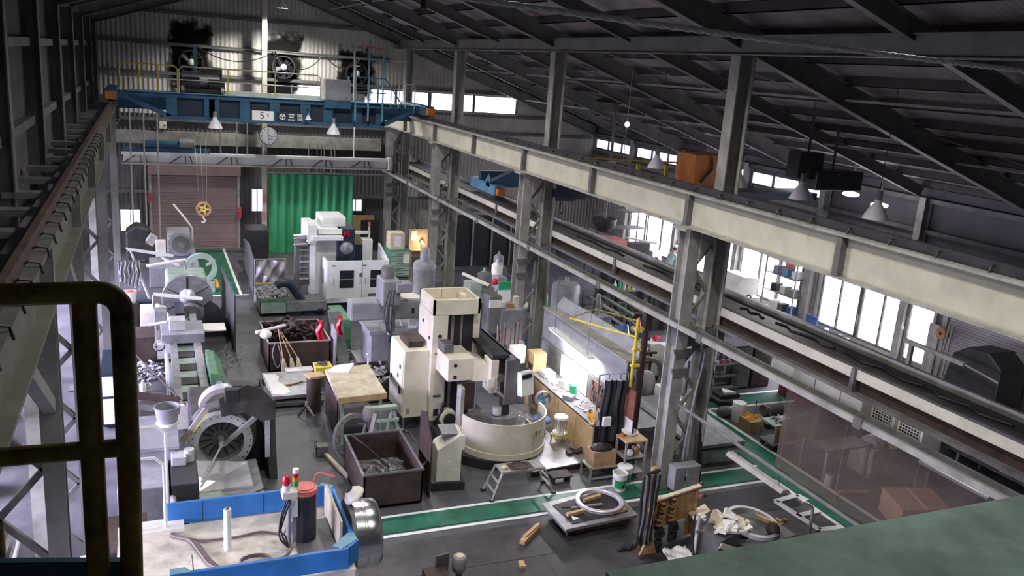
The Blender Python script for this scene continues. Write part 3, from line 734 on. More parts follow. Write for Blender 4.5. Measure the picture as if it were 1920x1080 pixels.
# ================================================================== BACK OF THE HALL
t = T('lattice_truss', 'white lattice truss beam across the back wall at mid height', 'truss', (4.2, 35.2, 3.6), kind='thing')
P(t, 'top_chord', B().box(-0.95, 9.3, 35.1, 35.3, 3.95, 4.06), WPLAS)
P(t, 'bottom_chord', B().box(-0.95, 9.3, 35.13, 35.27, 3.58, 3.63), CREAMG)
P(t, 'back_panel', B().box(-0.9, 9.25, 35.28, 35.30, 3.63, 3.95), WPLAS)
for x in (-0.3, 1.3, 3.0, 5.1, 6.7, 8.3):
    for dx0, dx1 in ((-0.45, -0.2), (0.0, 0.0), (0.2, 0.45)):
        P(t, 'web_bar', B().bar((x+dx0*1.3, 35.16, 3.63), (x+(dx1 if dx0 > 0 else dx0*0.3)*1.0, 35.16, 3.95) if dx0 <= 0 else (x+0.15, 35.16, 3.95), 0.045, 0.045), STEELD)
P(t, 'end_plate', B().box(9.3, 9.42, 35.0, 35.35, 3.6, 4.1), IVORY)
# clock
t = T('wall_clock', 'round white clock on the gable post, hands near three', 'clock', (4.38, 35.02, 4.5), kind='thing')
P(t, 'case', B().cyl((4.38, 34.96, 4.85), 0.35, 0.12, 'y', 36), STEELD, smooth=True)
f = P(t, 'face', B().cyl((4.38, 34.945, 4.85), 0.325, 0.015, 'y', 36), CLK)
b = B()
for k in range(12):
    a = k*PI/6; l = 0.06 if k % 3 == 0 else 0.035
    b.bar((4.38+0.30*math.sin(a), 34.94, 4.85+0.30*math.cos(a)), (4.38+(0.30-l)*math.sin(a), 34.94, 4.85+(0.30-l)*math.cos(a)), 0.018, 0.006, up=(0,1,0))
P(f, 'hour_marks', b, BLACKS)
P(t, 'minute_hand', B().bar((4.38, 34.935, 4.82), (4.35, 34.935, 5.10), 0.02, 0.006, up=(0,1,0)), BLACKS)
P(t, 'hour_hand', B().bar((4.36, 34.93, 4.85), (4.55, 34.93, 4.83), 0.028, 0.006, up=(0,1,0)), BLACKS)
P(t, 'bracket', B().box(4.30, 4.44, 35.08, 35.36, 4.55, 4.62), STEELD)
# green curtain on its rail
def gcur(u, v):
    x = 4.45 + 3.42*u; z = 3.28*(1-v)
    return (x, 35.3 + 0.07*math.sin(u*62) + 0.05*math.sin(u*23+1)*(0.4+v), z+0.02)
t = T('green_curtain', 'tall pleated green curtain behind the white machining centre', 'curtain', (6.1, 35.3, 0), kind='thing')
P(t, 'cloth', B().grid(gcur, 130, 6), CURT, smooth=True)
P(t, 'rail', B().tube([(4.3, 35.3, 3.36), (9.2, 35.3, 3.36)], 0.035, 8), STEELP)
for i in range(16): P(t, 'hanger', B().ring((4.5+i*0.22, 35.29, 3.31), 0.03, 0.022, 0.012, 'y', 10), STEELD)
# exhaust fans with soot above them
for i, (x, z, lb) in enumerate(((1.63, 7.45, 'left exhaust fan high on the gable, in its soot streak'), (5.15, 7.5, 'middle exhaust fan in the gable, right of the post'), (8.15, 7.45, 'right exhaust fan in the gable, behind the blue tower'))):
    t = T('exhaust_fan', lb, 'fan', (x, YB-0.2, z-.45), group='gable exhaust fans', kind='thing')
    P(t, 'ring', B().ring((x, YB-0.26, z), 0.46, 0.41, 0.2, 'y', 30), BLACKS)
    b = B()
    for k in range(5):
        a = k*2*PI/5+i; b.ob((x+0.24*math.cos(a), YB-0.12, z+0.24*math.sin(a)), (0.34, 0.02, 0.17), (25, -math.degrees(a), 0))
    P(t, 'blades', b, BLACKS)
    P(t, 'hub', B().ball((x, YB-0.26, z), (0.13, 0.09, 0.13)), WPLAS if i else IVORY, smooth=True)
    for k in range(4):
        a = k*PI/2+.6; P(t, 'strut', B().bar((x+.1*math.cos(a), YB-.24, z+.1*math.sin(a)), (x+.44*math.cos(a), YB-.24, z+.44*math.sin(a)), 0.03, 0.02, up=(0,1,0)), BLACKS)
    if True:
        pts = [(x-0.85, z-1.1), (x+0.85, z-1.1), (x+0.85, z+1.75 - .3*i), (x-0.85, z+1.75-.3*i)]
        b = B().prism(pts, 'y', YB-0.028, YB-0.022); ST('wall_stain', b, STAIN)
# small grey notice board in the strip window
O('notice_board', B().box(7.85, 8.55, YB-0.12, YB-0.09, 6.25, 6.62), STEELD, 'small dark notice board in the bright gable window strip', 'sign')
# things on the shelf zone above the shutter: switch box, beam clutter
t = T('switch_box', 'pale switch box on the dark wall left below the crane', 'electrical box', (0.55, 36.3, 4.85), kind='thing')
P(t, 'case', B().box(0.4, 0.68, 36.3, 36.45, 4.85, 5.13), IVORY, bevel=0.01); P(t, 'handle', B().box(0.6, 0.63, 36.27, 36.3, 4.95, 5.02), BLACKS)
t = T('rail_hoist', 'dark small rail hoist parked above the shutter truss', 'hoist', (0.6, 35.6, 4.35), kind='thing')
P(t, 'body', B().cyl((-0.2, 35.2, 4.36), 0.14, 1.5, 'x', 16), BLUE); P(t, 'motor', B().cyl((1.1, 35.2, 4.41), 0.19, 0.5, 'x', 16), IRON); P(t, 'track', B().box(-0.9, 2.2, 35.1, 35.3, 4.06, 4.22), BLUE)
# thin vertical pipes left, in front of the back wall
for i, x in enumerate((-0.62, -0.15, 0.32, 2.6, 3.2, 3.6)):
    O('conduit_pipe', B().tube([(x, 34.9 if i < 3 else 35.22, 0.0 if i < 3 else 4.06), (x, 34.9 if i < 3 else 35.22, 6.2)], 0.028, 8), STEELP,
      '%s of the three thin upright pipes %s' % (('leftmost', 'middle one', 'rightmost')[i % 3], 'beside the brown shutter' if i < 3 else 'above the white truss, left of the clock'), 'pipe', 'upright pipes left of the shutter' if i < 3 else 'upright pipes left of the clock')
O('conduit_pipe', B().tube([(7.85, 35.2, 4.06), (7.85, 35.2, 5.62)], 0.03, 8), IVORY, 'cream upright pipe under the right half of the crane', 'pipe')
for i, x in enumerate((6.2, 6.55, 6.72, 6.85, 7.15, 7.3)):
    O('conduit_pipe', B().tube([(x, 36.37, 3.2), (x, 36.37, 4.45)], 0.02, 6), STEELP, '%s thin grey pipe from the left in the row above the green curtain' % ORD[i], 'pipe', 'row of pipes above the curtain')
for x in (-0.02, 3.38):
    t = T('push_switch', 'red push switch box on the %s jamb of the brown shutter' % ('left' if x < 1 else 'right'), 'switch', (x+.0, 36.2, 1.9), kind='thing')
    P(t, 'case', B().box(x-0.07, x+0.09, 36.28, 36.38, 1.95 if x < 1 else 1.3, 2.3 if x < 1 else 1.75), DRED); P(t, 'button', B().cyl((x+.01, 36.26, 2.1 if x < 1 else 1.5), 0.03, 0.03, 'y', 10), BLACKS)
# jib pole by the shutter
O('bent_pole', B().tube(curve3([(0.78, 33.5, 2.35), (1.35, 33.5, 1.55), (1.42, 33.5, 1.2), (1.42, 33.5, 0.0)], 4), 0.035, 8), IVORY, 'pale bent pole standing before the brown shutter', 'pole', smooth=True)
# dark boards right of the walkway
t = T('tool_locker', 'black locker standing right of the green walkway near the clock post', 'locker', (3.7, 33.5, 0), kind='thing')
P(t, 'body', B().box(3.35, 4.15, 33.0, 34.2, 0.03, 1.45), BLACKS, bevel=0.01); P(t, 'door', B().box(3.4, 4.1, 32.97, 33.0, 0.1, 1.4), BLACKS); P(t, 'plinth', B().box(3.4, 4.1, 33.05, 34.1, 0, 0.03), STEELD)
O('aisle_screen', B().prism([(29.2, 0), (32.4, 0), (32.4, 1.25), (30.6, 1.45), (29.2, 1.2)], 'x', 3.15, 3.19), STEELD, 'grey sheet screen standing along the walkway before the black locker', 'screen')
O('floor_slat', B().box(2.02, 2.13, 30.0, 31.2, 0.012, 0.03), AMBER, 'short orange strip lying on the green floor patch', 'strip')
t = T('post_sign', 'pair of red plates on the clock post', 'sign', (4.3, 35.3, 2.0), kind='thing')
for z in (1.45, 2.15): P(t, 'plate', B().box(4.2, 4.33, 35.27, 35.33, z, z+0.28), PINKR)
# clutter right of the curtain
O('wooden_board', B().box(8.1, 9.05, 36.2, 36.26, 0.0, 1.45), PLY, 'brown board leaning by the wall right of the green curtain', 'board')
O('steel_door_leaf', B().box(8.4, 9.2, 35.9, 35.95, 0.0, 1.3), BLACKS, 'black sheet standing right of the curtain behind the machining centre', 'sheet')

# ================================================================== WHITE MACHINING CENTRE
t = T('machining_centre', 'large white machining centre before the green curtain', 'machine tool', (6.0, 27.6, 0), kind='thing')
P(t, 'base', B().box(5.0, 7.2, 26.75, 29.2, 0.0, 0.36), NAVY)
P(t, 'column', B().box(4.95, 5.72, 27.5, 29.1, 0.3, 2.45), MWHITE, bevel=0.02)
P(t, 'column', B().box(5.72, 6.22, 27.7, 29.1, 0.3, 2.62), NAVY, bevel=0.02, label='dark blue spindle side of the column')
e = P(t, 'enclosure', B().box(5.16, 7.18, 26.58, 26.66, 0.30, 1.69), MWHITE, bevel=0.01)
P(e, 'side_panel', B().prism([(26.6, 0.30), (28.2, 0.36), (28.2, 1.75), (26.6, 1.69)], 'x', 5.14, 5.2), MWHITE)
P(e, 'side_panel', B().prism([(26.6, 0.30), (27.9, 0.36), (27.9, 2.0), (26.6, 1.69)], 'x', 7.14, 7.2), MWHITE)
for x0 in (5.57, 6.58):
    w = P(e, 'door_window', B().box(x0, x0+0.46, 26.565, 26.585, 0.80, 1.38), SCREEN)
    P(w, 'window_bar', B().box(x0, x0+0.46, 26.555, 26.57, 1.07, 1.10), MGREY)
for x in (5.38, 6.24, 6.42): P(e, 'door_handle', B().tube([(x, 26.57, 0.92), (x, 26.53, 0.95), (x, 26.53, 1.1), (x, 26.57, 1.13)], 0.012, 6), STEELD)
P(e, 'latch', B().box(6.21, 6.30, 26.555, 26.58, 1.16, 1.29), STEELD)
for x in (5.32, 6.32): P(e, 'badge', B().box(x, x+0.12, 26.57, 26.58, 1.52, 1.56), STEELD)
P(e, 'door_seam', B().box(6.30, 6.312, 26.574, 26.582, 0.45, 1.69), STEELD)
P(e, 'side_window', B().box(5.125, 5.14, 26.95, 27.35, 0.85, 1.35), MGREY)
text_mesh(e, 'lettering', 'KURAKI', STEELD, (5.16, 26.575, 0.405), 0.13, (90, 0, 0), align='LEFT')
P(e, 'vent_grille', B().box(6.52, 6.88, 26.57, 26.585, 0.5, 0.58), STEELD)
h = P(t, 'spindle_head', B().box(5.62, 6.2, 27.25, 27.8, 1.3, 2.62), NAVY, bevel=0.03)
P(h, 'spindle', B().lathe([(0.001, 27.0), (0.09, 27.0), (0.12, 27.12), (0.20, 27.15), (0.22, 27.26), (0.001, 27.26)], (5.92, 0, 1.98), 'y', 24), IRON, smooth=True)
b = B(); b.box(5.82, 5.86, 27.225, 27.25, 2.36, 2.55)
b.bar((5.86, 27.237, 2.455), (5.96, 27.237, 2.55), 0.02, 0.05, up=(0,1,0)); b.bar((5.86, 27.237, 2.455), (5.96, 27.237, 2.36), 0.02, 0.05, up=(0,1,0)); b.box(5.95, 6.0, 27.225, 27.25, 2.36, 2.55)
P(h, 'emblem', b, RED)
c = P(t, 'top_cover', B().box(4.98, 5.75, 27.2, 28.9, 2.45, 2.62), MWHITE, bevel=0.015)
P(c, 'motor_box', B().box(5.15, 5.95, 27.6, 28.7, 2.62, 2.95), MWHITE, bevel=0.03)
P(c, 'side_rail', B().box(4.75, 5.75, 27.0, 27.3, 2.28, 2.42), MWHITE, bevel=0.01)
m = P(t, 'tool_magazine', B().box(4.42, 4.72, 27.3, 28.6, 0.75, 2.1), STEELD, bevel=0.01)
for i in range(6): P(m, 'tool_slot', B().box(4.40, 4.70, 27.24, 27.3, 0.95+i*0.19, 1.0+i*0.19), IRON if i % 3 else BRIGHT)
P(m, 'white_post', B().box(4.72, 4.9, 27.2, 27.5, 0.45, 2.2), MWHITE)
P(m, 'upper_case', B().box(4.62, 4.92, 27.1, 28.4, 2.2, 2.78), MWHITE, bevel=0.02)
for z in (2.12, 2.32, 2.42): P(m, 'cutter', B().lathe([(0.001, 4.18), (0.03, 4.22), (0.055, 4.4), (0.07, 4.5), (0.05, 4.65)], (0, 27.2, z), 'x', 12), IRON if z < 2.4 else BRIGHT)
P(m, 'cover_film', B().prism([(4.2, 0.7), (4.45, 0.55), (4.5, 2.2), (4.3, 2.1)], 'y', 27.28, 27.30), STEELD)
w = P(t, 'coolant_tank', B().box(3.85, 5.1, 26.2, 27.0, 0.18, 0.5), MGREY, bevel=0.015)
P(w, 'tank_lid', B().box(3.95, 5.05, 26.25, 26.95, 0.5, 0.53), STEELD)
p = P(t, 'rear_post', B().box(6.62, 6.98, 28.0, 28.4, 0.3, 2.1), MWHITE, bevel=0.02)
P(p, 'stack_light', B().cyl((6.85, 28.05, 2.1), 0.035, 0.45, 'z', 12), IVORY); P(p, 'light_lens', B().cyl((6.85, 28.05, 2.55), 0.037, 0.14, 'z', 12), PINKR)
P(p, 'cross_arm', B().box(6.2, 6.9, 28.05, 28.15, 2.28, 2.38), MWHITE)
P(p, 'side_guard', B().box(6.25, 6.6, 27.9, 28.0, 0.4, 1.95), NAVY)
# chip conveyor into the green bin
t = T('chip_conveyor', 'dark blue curved chip conveyor rising into the green bin', 'conveyor', (4.2, 26.6, 0), kind='thing')
P(t, 'duct', B().tube(curve3([(5.0, 26.3, 0.18), (4.5, 26.4, 0.3), (4.25, 26.45, 0.62), (4.0, 26.5, 0.98), (3.75, 26.5, 1.05), (3.55, 26.5, 0.95)], 5), 0.14, 10), NAVY, smooth=True)
P(t, 'foot', B().box(4.4, 4.8, 26.3, 26.6, 0, 0.24), NAVY)
def open_bin(par, x0, x1, y0, y1, z0, z1, m, lip=0.05, th=0.02, zb=None):
    zb = zb or (lambda x, y: z1)
    b = B()
    def wall(a, c):
        (xa, ya), (xb, yb) = a, c
        nx, ny = (0, th) if ya == yb else (th, 0)
        if ya == yb and ya == y1: ny = -th
        if xa == xb and xa == x1: nx = -th
        b.hexa([(xa, ya, z0), (xb, yb, z0), (xb+nx, yb+ny, z0), (xa+nx, ya+ny, z0), (xa, ya, zb(xa, ya)), (xb, yb, zb(xb, yb)), (xb+nx, yb+ny, zb(xb, yb)), (xa+nx, ya+ny, zb(xa, ya))])
    wall((x0, y0), (x1, y0)); wall((x0, y1), (x1, y1)); wall((x0, y0), (x0, y1)); wall((x1, y0), (x1, y1))
    b.box(x0, x1, y0, y1, z0, z0+th)
    return P(par, 'body', b, m)
t = T('chip_bin', 'pale green chip bin beside the machining centre, heaped with swarf', 'bin', (3.5, 26.9, 0), kind='thing')
open_bin(t, 3.05, 3.98, 26.3, 27.9, 0.10, 0.58, MGREEN)
P(t, 'rim', B().box(3.03, 4.0, 26.27, 26.30, 0.50, 0.60), GREENM)
for x in (3.15, 3.88):
    for y in (26.45, 27.7): P(t, 'caster', B().cyl((x-.03, y, 0.05), 0.05, 0.06, 'x', 12), RUBBER)
sw = P(t, 'swarf', B().scatter(lambda: (random.uniform(3.15, 3.88), random.uniform(26.45, 27.75), random.uniform(0.45, 0.62)), 160, 0.22), CHIPS, kind='stuff')
# clear film hung on a frame behind the bin
t = T('plastic_screen', 'crumpled clear plastic sheet on a frame behind the green bin', 'screen', (3.6, 28.2, 0), kind='thing')
P(t, 'sheet', B().grid(lambda u, v: (3.12+0.95*u, 28.15+0.06*math.sin(u*9+v*5)+0.05*math.sin(u*17-v*8), 0.62+0.78*v), 24, 12), TARP, smooth=False)
for x in (3.1, 4.1): P(t, 'post', B().tube([(x, 28.2, 0), (x, 28.2, 1.42)], 0.02, 8), STEELP)
P(t, 'bar', B().tube([(3.1, 28.2, 1.42), (4.1, 28.2, 1.42)], 0.02, 8), STEELP)
O('yellow_rod', B().tube([(3.1, 27.95, 0.66), (3.62, 27.9, 0.68)], 0.022, 8), YELLOW, 'yellow rod lying over the edge of the green chip bin', 'rod')

# ================================================================== FAR LATHE AND STEADY REST
t = T('steady_rest', 'pale green ring-shaped steady rest behind the big grey faceplate', 'steady rest', (1.9, 29.6, 0), kind='thing')
P(t, 'ring', B().ring((1.5, 29.5, 0.82), 0.52, 0.36, 0.22, 'y', 40), MGREEN, smooth=True)
P(t, 'foot', B().box(1.05, 1.95, 29.45, 29.8, 0, 0.38), MGREEN, bevel=0.02)
for a in (30, 150, 270):
    ca, sa = math.cos(math.radians(a)), math.sin(math.radians(a))
    P(t, 'jaw', B().tube([(1.5+.2*ca, 29.6, .82+.2*sa), (1.5+.56*ca, 29.6, .82+.56*sa)], 0.05, 10), BRIGHT)
t = T('headstock_lathe', 'grey lathe headstock at the back left before the shutter', 'lathe', (0.6, 31.8, 0), kind='thing')
P(t, 'bed', B().box(-0.1, 1.5, 30.3, 33.5, 0, 0.7), MGREY, bevel=0.02)
P(t, 'headstock', B().box(0.5, 1.3, 31.9, 33.2, 0.7, 1.55), MGREY, bevel=0.06)
P(t, 'chuck', B().cyl((0.95, 31.45, 1.25), 0.42, 0.4, 'y', 28), IRON, smooth=True)
P(t, 'chuck_face', B().ring((0.95, 31.42, 1.25), 0.30, 0.14, 0.05, 'y', 28), STEELD)
c = P(t, 'control_box', B().box(0.12, 0.44, 30.4, 30.7, 1.05, 1.60), IVORY, bevel=0.02)
P(c, 'arm', B().tube([(0.28, 30.55, 1.05), (0.45, 30.5, 0.9), (0.85, 30.5, 0.72)], 0.05, 8), IVORY)
P(t, 'dark_cover', B().prism([(-0.85, 0.5), (0.1, 0.5), (0.15, 1.2), (-0.1, 1.7), (-0.5, 1.85), (-0.85, 1.6)], 'y', 31.9, 32.8), BLACKS, bevel=0.08)
P(t, 'slanted_guard', B().ob((0.0, 30.9, 1.55), (0.25, 0.5, 0.3), (0, 35, 0)), STEELP)
# faceplate lathe
t = T('faceplate_lathe', 'faceplate lathe with a big slotted grey disc and long bed at the left', 'lathe', (0.8, 23.5, 0), kind='thing')
fp = P(t, 'faceplate', B().lathe([(0.001, 25.92), (0.70, 25.92), (0.71, 25.95), (0.71, 26.08), (0.3, 26.12), (0.001, 26.12)], (0.93, 0, 0.80), 'y', 48), IRON, smooth=True)
for k in range(6):
    a = math.radians(90+k*60); ca, sa = math.cos(a), math.sin(a)
    P(fp, 'slot', B().bar((0.93+.24*ca, 25.915, .80+.24*sa), (0.93+.66*ca, 25.915, .80+.66*sa), 0.022 if k else 0.06, 0.012, up=(0,1,0)), BLACKS)
P(fp, 'boss', B().lathe([(0.001, 25.7), (0.09, 25.72), (0.2, 25.82), (0.24, 25.92), (0.001, 25.92)], (0.93, 0, 0.86), 'y', 26), BRIGHT, smooth=True)
P(t, 'headstock', B().box(0.35, 1.5, 26.15, 27.6, 0, 1.35), MGREEN, bevel=0.08)
P(t, 'drive_ring', B().ring((0.98, 25.2, 0.48), 0.30, 0.15, 0.28, 'y', 32), IRON, smooth=True)
b = P(t, 'bed', B().box(0.38, 1.12, 18.2, 24.8, 0, 0.50), MGREEN, bevel=0.02)
for x0, x1 in ((0.36, 0.52), (0.92, 1.10)): P(b, 'slideway', B().box(x0, x1, 18.2, 24.9, 0.50, 0.62), IRON)
for i in range(4): P(b, 'bed_web', B().box(0.52, 0.92, 18.6+i*0.95, 19.05+i*0.95, 0.50, 0.53), BLACKS)
P(b, 'bed_end', B().box(0.40, 1.10, 18.12, 18.2, 0.05, 0.60), IVORY)
s = P(t, 'carriage', B().box(0.15, 1.2, 22.3, 23.5, 0.60, 0.85), MGREY, bevel=0.02)
P(s, 'tool_post', B().box(0.35, 0.75, 22.6, 23.0, 0.85, 1.15), BRIGHT, bevel=0.02)
P(s, 'tool_post', B().box(0.0, 0.3, 23.3, 23.7, 0.85, 1.2), IRON, bevel=0.02)
P(s, 'handwheel', B().ring((0.1, 22.2, 0.6), 0.14, 0.11, 0.03, 'y', 20), BRIGHT)
P(s, 'handle_bar', B().tube([(-0.15, 22.9, 0.95), (0.3, 22.8, 1.05)], 0.04, 8), BRIGHT)
P(s, 'apron', B().box(0.05, 0.38, 22.2, 23.4, 0.25, 0.62), BRIGHT)
P(s, 'splash_tray', B().box(0.95, 1.75, 22.6, 23.2, 0.80, 0.84), IVORY)
g = P(t, 'lead_screw', B().cyl((0.26, 18.4, 0.36), 0.05, 6.2, 'y', 12), BRIGHT, smooth=True)
P(t, 'gear_rack', B().box(0.30, 0.38, 18.3, 22.0, 0.10, 0.22), IRON)
tl = P(t, 'tailstock', B().prism([(1.13, 0), (1.55, 0), (1.5, 0.55), (1.3, 0.85), (1.13, 0.9)], 'y', 19.2, 20.9), GREENM, bevel=0.02)
P(tl, 'quill', B().cyl((1.33, 19.0, 0.62), 0.08, 0.4, 'y', 16), IRON); P(tl, 'dark_cap', B().box(1.14, 1.42, 19.4, 20.2, 0.55, 0.72), STEELD)
P(t, 'chip_guard', B().prism([(1.05, 0), (2.0, 0), (2.02, 0.25), (1.88, 0.65), (1.65, 0.95), (1.45, 1.08), (1.3, 0.95), (1.3, 0.5)], 'y', 24.6, 24.66), BLACKS)
P(t, 'blue_slide', B().box(0.55, 0.78, 24.2, 25.4, 0.35, 0.85), NAVY)
# sheet panel between lathe and aisle
O('sheet_screen', B().prism([(23.1, 0), (27.6, 0), (27.6, 1.35), (23.1, 1.62)], 'x', 2.0, 2.05), DSTEEL, 'tall dark sheet screen edge-on between the faceplate lathe and the aisle', 'screen', bevel=0.005)
# double strip lights over the lathes
def strip(name_label, p, q, lit=False, n=2):
    p, q = Vector(p), Vector(q); d = (q-p).normalized(); s = d.cross(Vector((0,0,1))).normalized()
    t = T('strip_light', name_label, 'light fitting', p, group='strip lights', kind='thing')
    P(t, 'tray', B().bar(p+Vector((0,0,.035)), q+Vector((0,0,.035)), 0.16, 0.04), WPLAS)
    for k in range(n):
        o = s*(0.045*(2*k-1) if n == 2 else 0)
        P(t, 'tube', B().tube([p+o+d*.03, q+o-d*.03], 0.018, 8), TUBE if lit else WPLAS, smooth=True)
    return t
def hangers(t, pts, ztop):
    for x, y, z in pts: P(t, 'hanger', B().tube([(x, y, z), (x, y, ztop)], 0.006, 5), STEELD)
l = strip('double strip light slung before the big grey faceplate', (0.0, 24.0, 1.46), (1.25, 24.0, 1.28)); hangers(l, [(0.02, 24.0, 1.5)], 0.9); P(l, 'stand', B().tube([(0.0, 24.0, 1.46), (-0.05, 24.0, 0.0)], 0.03, 8), STEELP)
l = strip('strip light slung level in front of the green steady rest', (-0.16, 27.0, 1.52), (0.95, 27.2, 1.66), n=1); P(l, 'stand', B().tube([(0.9, 27.2, 1.68), (0.95, 27.2, 1.35)], 0.03, 8), STEELP)
l = strip('strip light on a slanted arm left of the steady rest', (-0.7, 27.3, 2.0), (0.6, 27.5, 1.72)); P(l, 'stand', B().tube([(-0.6, 27.3, 2.0), (0.05, 27.0, 0.0)], 0.035, 8), STEELP)
# cabinets etc. left of the lathe
t = T('pale_cabinet', 'pale steel cabinet beside the pillar left of the grey faceplate', 'cabinet', (0.0, 24.1, 0), kind='thing')
P(t, 'body', B().box(-0.35, 0.15, 23.9, 24.6, 0.03, 1.05), IVORY, bevel=0.015); P(t, 'door', B().box(-0.33, 0.13, 23.88, 23.9, 0.1, 1.0), IVORY); P(t, 'handle', B().box(0.05, 0.08, 23.86, 23.88, 0.5, 0.65), STEELD); P(t, 'foot', B().box(-0.3, 0.1, 23.95, 24.5, 0, 0.03), STEELD)
O('oil_drum', B().lathe([(0.001, 0), (0.24, 0), (0.24, .25), (.25, .26), (.24, .27), (.24, .55), (.25, .56), (.24, .57), (0.24, 0.8), (0.22, 0.81), (0.001, 0.79)], (0.08, 25.1, 0), 'z', 24), MWHITE, 'white drum beside the pale cabinet near the grey faceplate', 'drum', smooth=True)
t = T('parts_tub', 'open pink and white tub on a dark drum by the left pillar', 'tub', (-0.62, 25.0, 1.0), kind='thing')
P(t, 'tub', B().lathe([(0.16, 1.0), (0.20, 1.32), (0.18, 1.32), (0.14, 1.03), (0.001, 1.03)], (-0.62, 25.0, 0), 'z', 20), WPLAS); P(t, 'rag', B().ball((-0.6, 25.0, 1.3), (0.14, 0.12, 0.06)), PINKR)
O('oil_drum', B().cyl((-0.62, 25.0, 0), 0.24, 1.0, 'z', 22), RUST, 'dark drum under the pink and white tub by the left pillar', 'drum', smooth=True)
O('oil_drum', B().cyl((-0.25, 25.3, 0), 0.22, 0.95, 'z', 22), NAVY, 'navy drum right of the pink and white tub', 'drum', smooth=True)
t = T('rag_rack', 'grey rags hanging from a rail beside the left pillar', 'rags', (-0.75, 26.4, 1.0), kind='thing')
for i in range(5): P(t, 'rag', B().grid(lambda u, v, i=i: (-0.9+0.12*i+0.1*u+0.02*math.sin(v*9+i), 26.4+0.04*math.sin(u*7+v*3+i), 1.85-0.85*v*(0.7+0.08*i)), 4, 10, 0.01), TARP if i % 2 else MGREY)
P(t, 'rail', B().tube([(-0.95, 26.4, 1.87), (-0.2, 26.4, 1.87)], 0.015, 6), STEELD); P(t, 'post', B().tube([(-0.9, 26.4, 0), (-0.9, 26.4, 1.87)], 0.02, 6), STEELD)
# swarf on the floor left of the lathe and tool chest
O('tool_chest', B().box(-0.55, 0.0, 22.6, 23.6, 0, 0.72), RUST, 'brown tool chest on the floor left of the lathe carriage', 'chest', bevel=0.015)
O('swarf_heap', B().scatter(lambda: (random.gauss(-0.25, .28), random.gauss(21.8, .4), abs(random.gauss(0.06, .06))+.01), 240, 0.13), CHIPS, 'glittering heap of swarf on the floor left of the lathe bed', 'swarf', kind='stuff')
O('swarf_heap', B().scatter(lambda: (random.gauss(1.75, .3), random.gauss(22.6, .5), abs(random.gauss(0.03, .03))+.01), 120, 0.07), CHIPS, 'scattered swarf on the floor beside the tall dark screen', 'swarf', kind='stuff')
t = T('control_desk', 'grey control desk with white doors behind the yellow handrail', 'cabinet', (-0.85, 19.3, 0), kind='thing')
P(t, 'body', B().box(-1.1, -0.45, 18.6, 20.2, 0.05, 1.25), NAVY, bevel=0.02); P(t, 'top_panel', B().box(-1.05, -0.5, 18.57, 18.6, 0.75, 1.18), MWHITE); P(t, 'door', B().box(-1.05, -0.5, 18.57, 18.6, 0.12, 0.68), MWHITE); P(t, 'plinth', B().box(-1.05, -0.5, 18.7, 20.1, 0, 0.05), BLACKS)
O('wash_bottle', B().lathe([(0.001, 0), (.07, 0), (.07, .2), (.03, .26), (.03, .3), (.001, .3)], (-0.3, 20.6, 0.0), 'z', 14), WPLAS, 'white bottle standing on the floor right of the grey control desk', 'bottle', smooth=True)
O('slanted_rod', B().tube([(-0.45, 19.2, 1.5), (0.55, 17.7, 0.78)], 0.02, 6), RUST, 'thin rust-brown rod slanting down from the control desk to the near lathe', 'rod')

# ================================================================== NEAR FACEPLATE LATHE (steel ring on its faceplate)
CX, CY, CZ = 1.12, 16.05, 0.70
t = T('ring_lathe', 'big lathe turning a bright steel flange ring, near left', 'lathe', (1.0, 15.5, 0), kind='thing')
fp = P(t, 'faceplate', B().lathe([(0.001, CY+.02), (0.62, CY+.02), (0.64, CY+.05), (0.64, CY+.32), (0.3, CY+.36), (.001, CY+.36)], (CX+.05, 0, CZ+.03), 'y', 56), STEELD, smooth=True)
for k in range(14):
    a = 2*PI*k/14+.1; ca, sa = math.cos(a), math.sin(a)
    P(fp, 'slot', B().bar((CX+.17*ca, CY-.005+.02, CZ+.17*sa), (CX+.38*ca, CY+.015, CZ+.38*sa), 0.035, 0.012, up=(0,1,0)), BLACKS)
b = B().ring((CX, CY-0.20, CZ), 0.58, 0.42, 0.20, 'y', 64)
rg = P(t, 'workpiece_ring', b, BRIGHT, smooth=True, label='bright bored flange ring')
b = B()
for k in range(26):
    a = 2*PI*k/26; b.cyl((CX+.535*math.cos(a), CY-.205, CZ+.535*math.sin(a)), 0.014, 0.01, 'y', 8)
P(rg, 'bolt_holes', b, BLACKS)
P(t, 'clamp_bar', B().bar((CX+.02, CY-.28, CZ-.02), (CX+.62, CY-.3, CZ+.5), 0.08, 0.07, up=(0,1,0)), STEELP)
P(t, 'clamp_bar', B().bar((CX-.72, CY-.3, CZ+.12), (CX-.28, CY-.3, CZ+.75), 0.09, 0.07, up=(0,1,0)), STEELP)
P(t, 'clamp_bar', B().bar((CX-.66, CY-.34, CZ+.12), (CX-.24, CY-.34, CZ+.70), 0.015, 0.02, up=(0,1,0)), YELLOW, label='yellow edge strip')
P(t, 'boring_bar', B().tube([(CX+.0, CY-.3, CZ), (CX-.42, CY-1.3, CZ-.22)], 0.022, 8), BRIGHT, smooth=True)
P(t, 'centre_boss', B().cyl((CX, CY-.3, CZ), 0.06, 0.3, 'y', 16), BRIGHT)
P(t, 'top_ring', B().ring((CX+.1, CY+.75, CZ+.28), 0.46, 0.36, 0.28, 'y', 44), BRIGHT, smooth=True, label='bright ring rim behind the faceplate')
P(t, 'headstock', B().box(0.6, 1.75, CY+.4, CY+2.0, 0, 1.05), DSTEEL, bevel=0.06)
hd = P(t, 'splash_hood', B().prism([(1.05, 1.75), (1.55, 2.0), (1.8, 1.92), (2.05, 1.62), (2.12, 0), (1.98, 0), (1.86, 1.2), (1.55, 1.45), (1.1, 1.4)], 'y', 15.45, 15.52), DSTEEL)
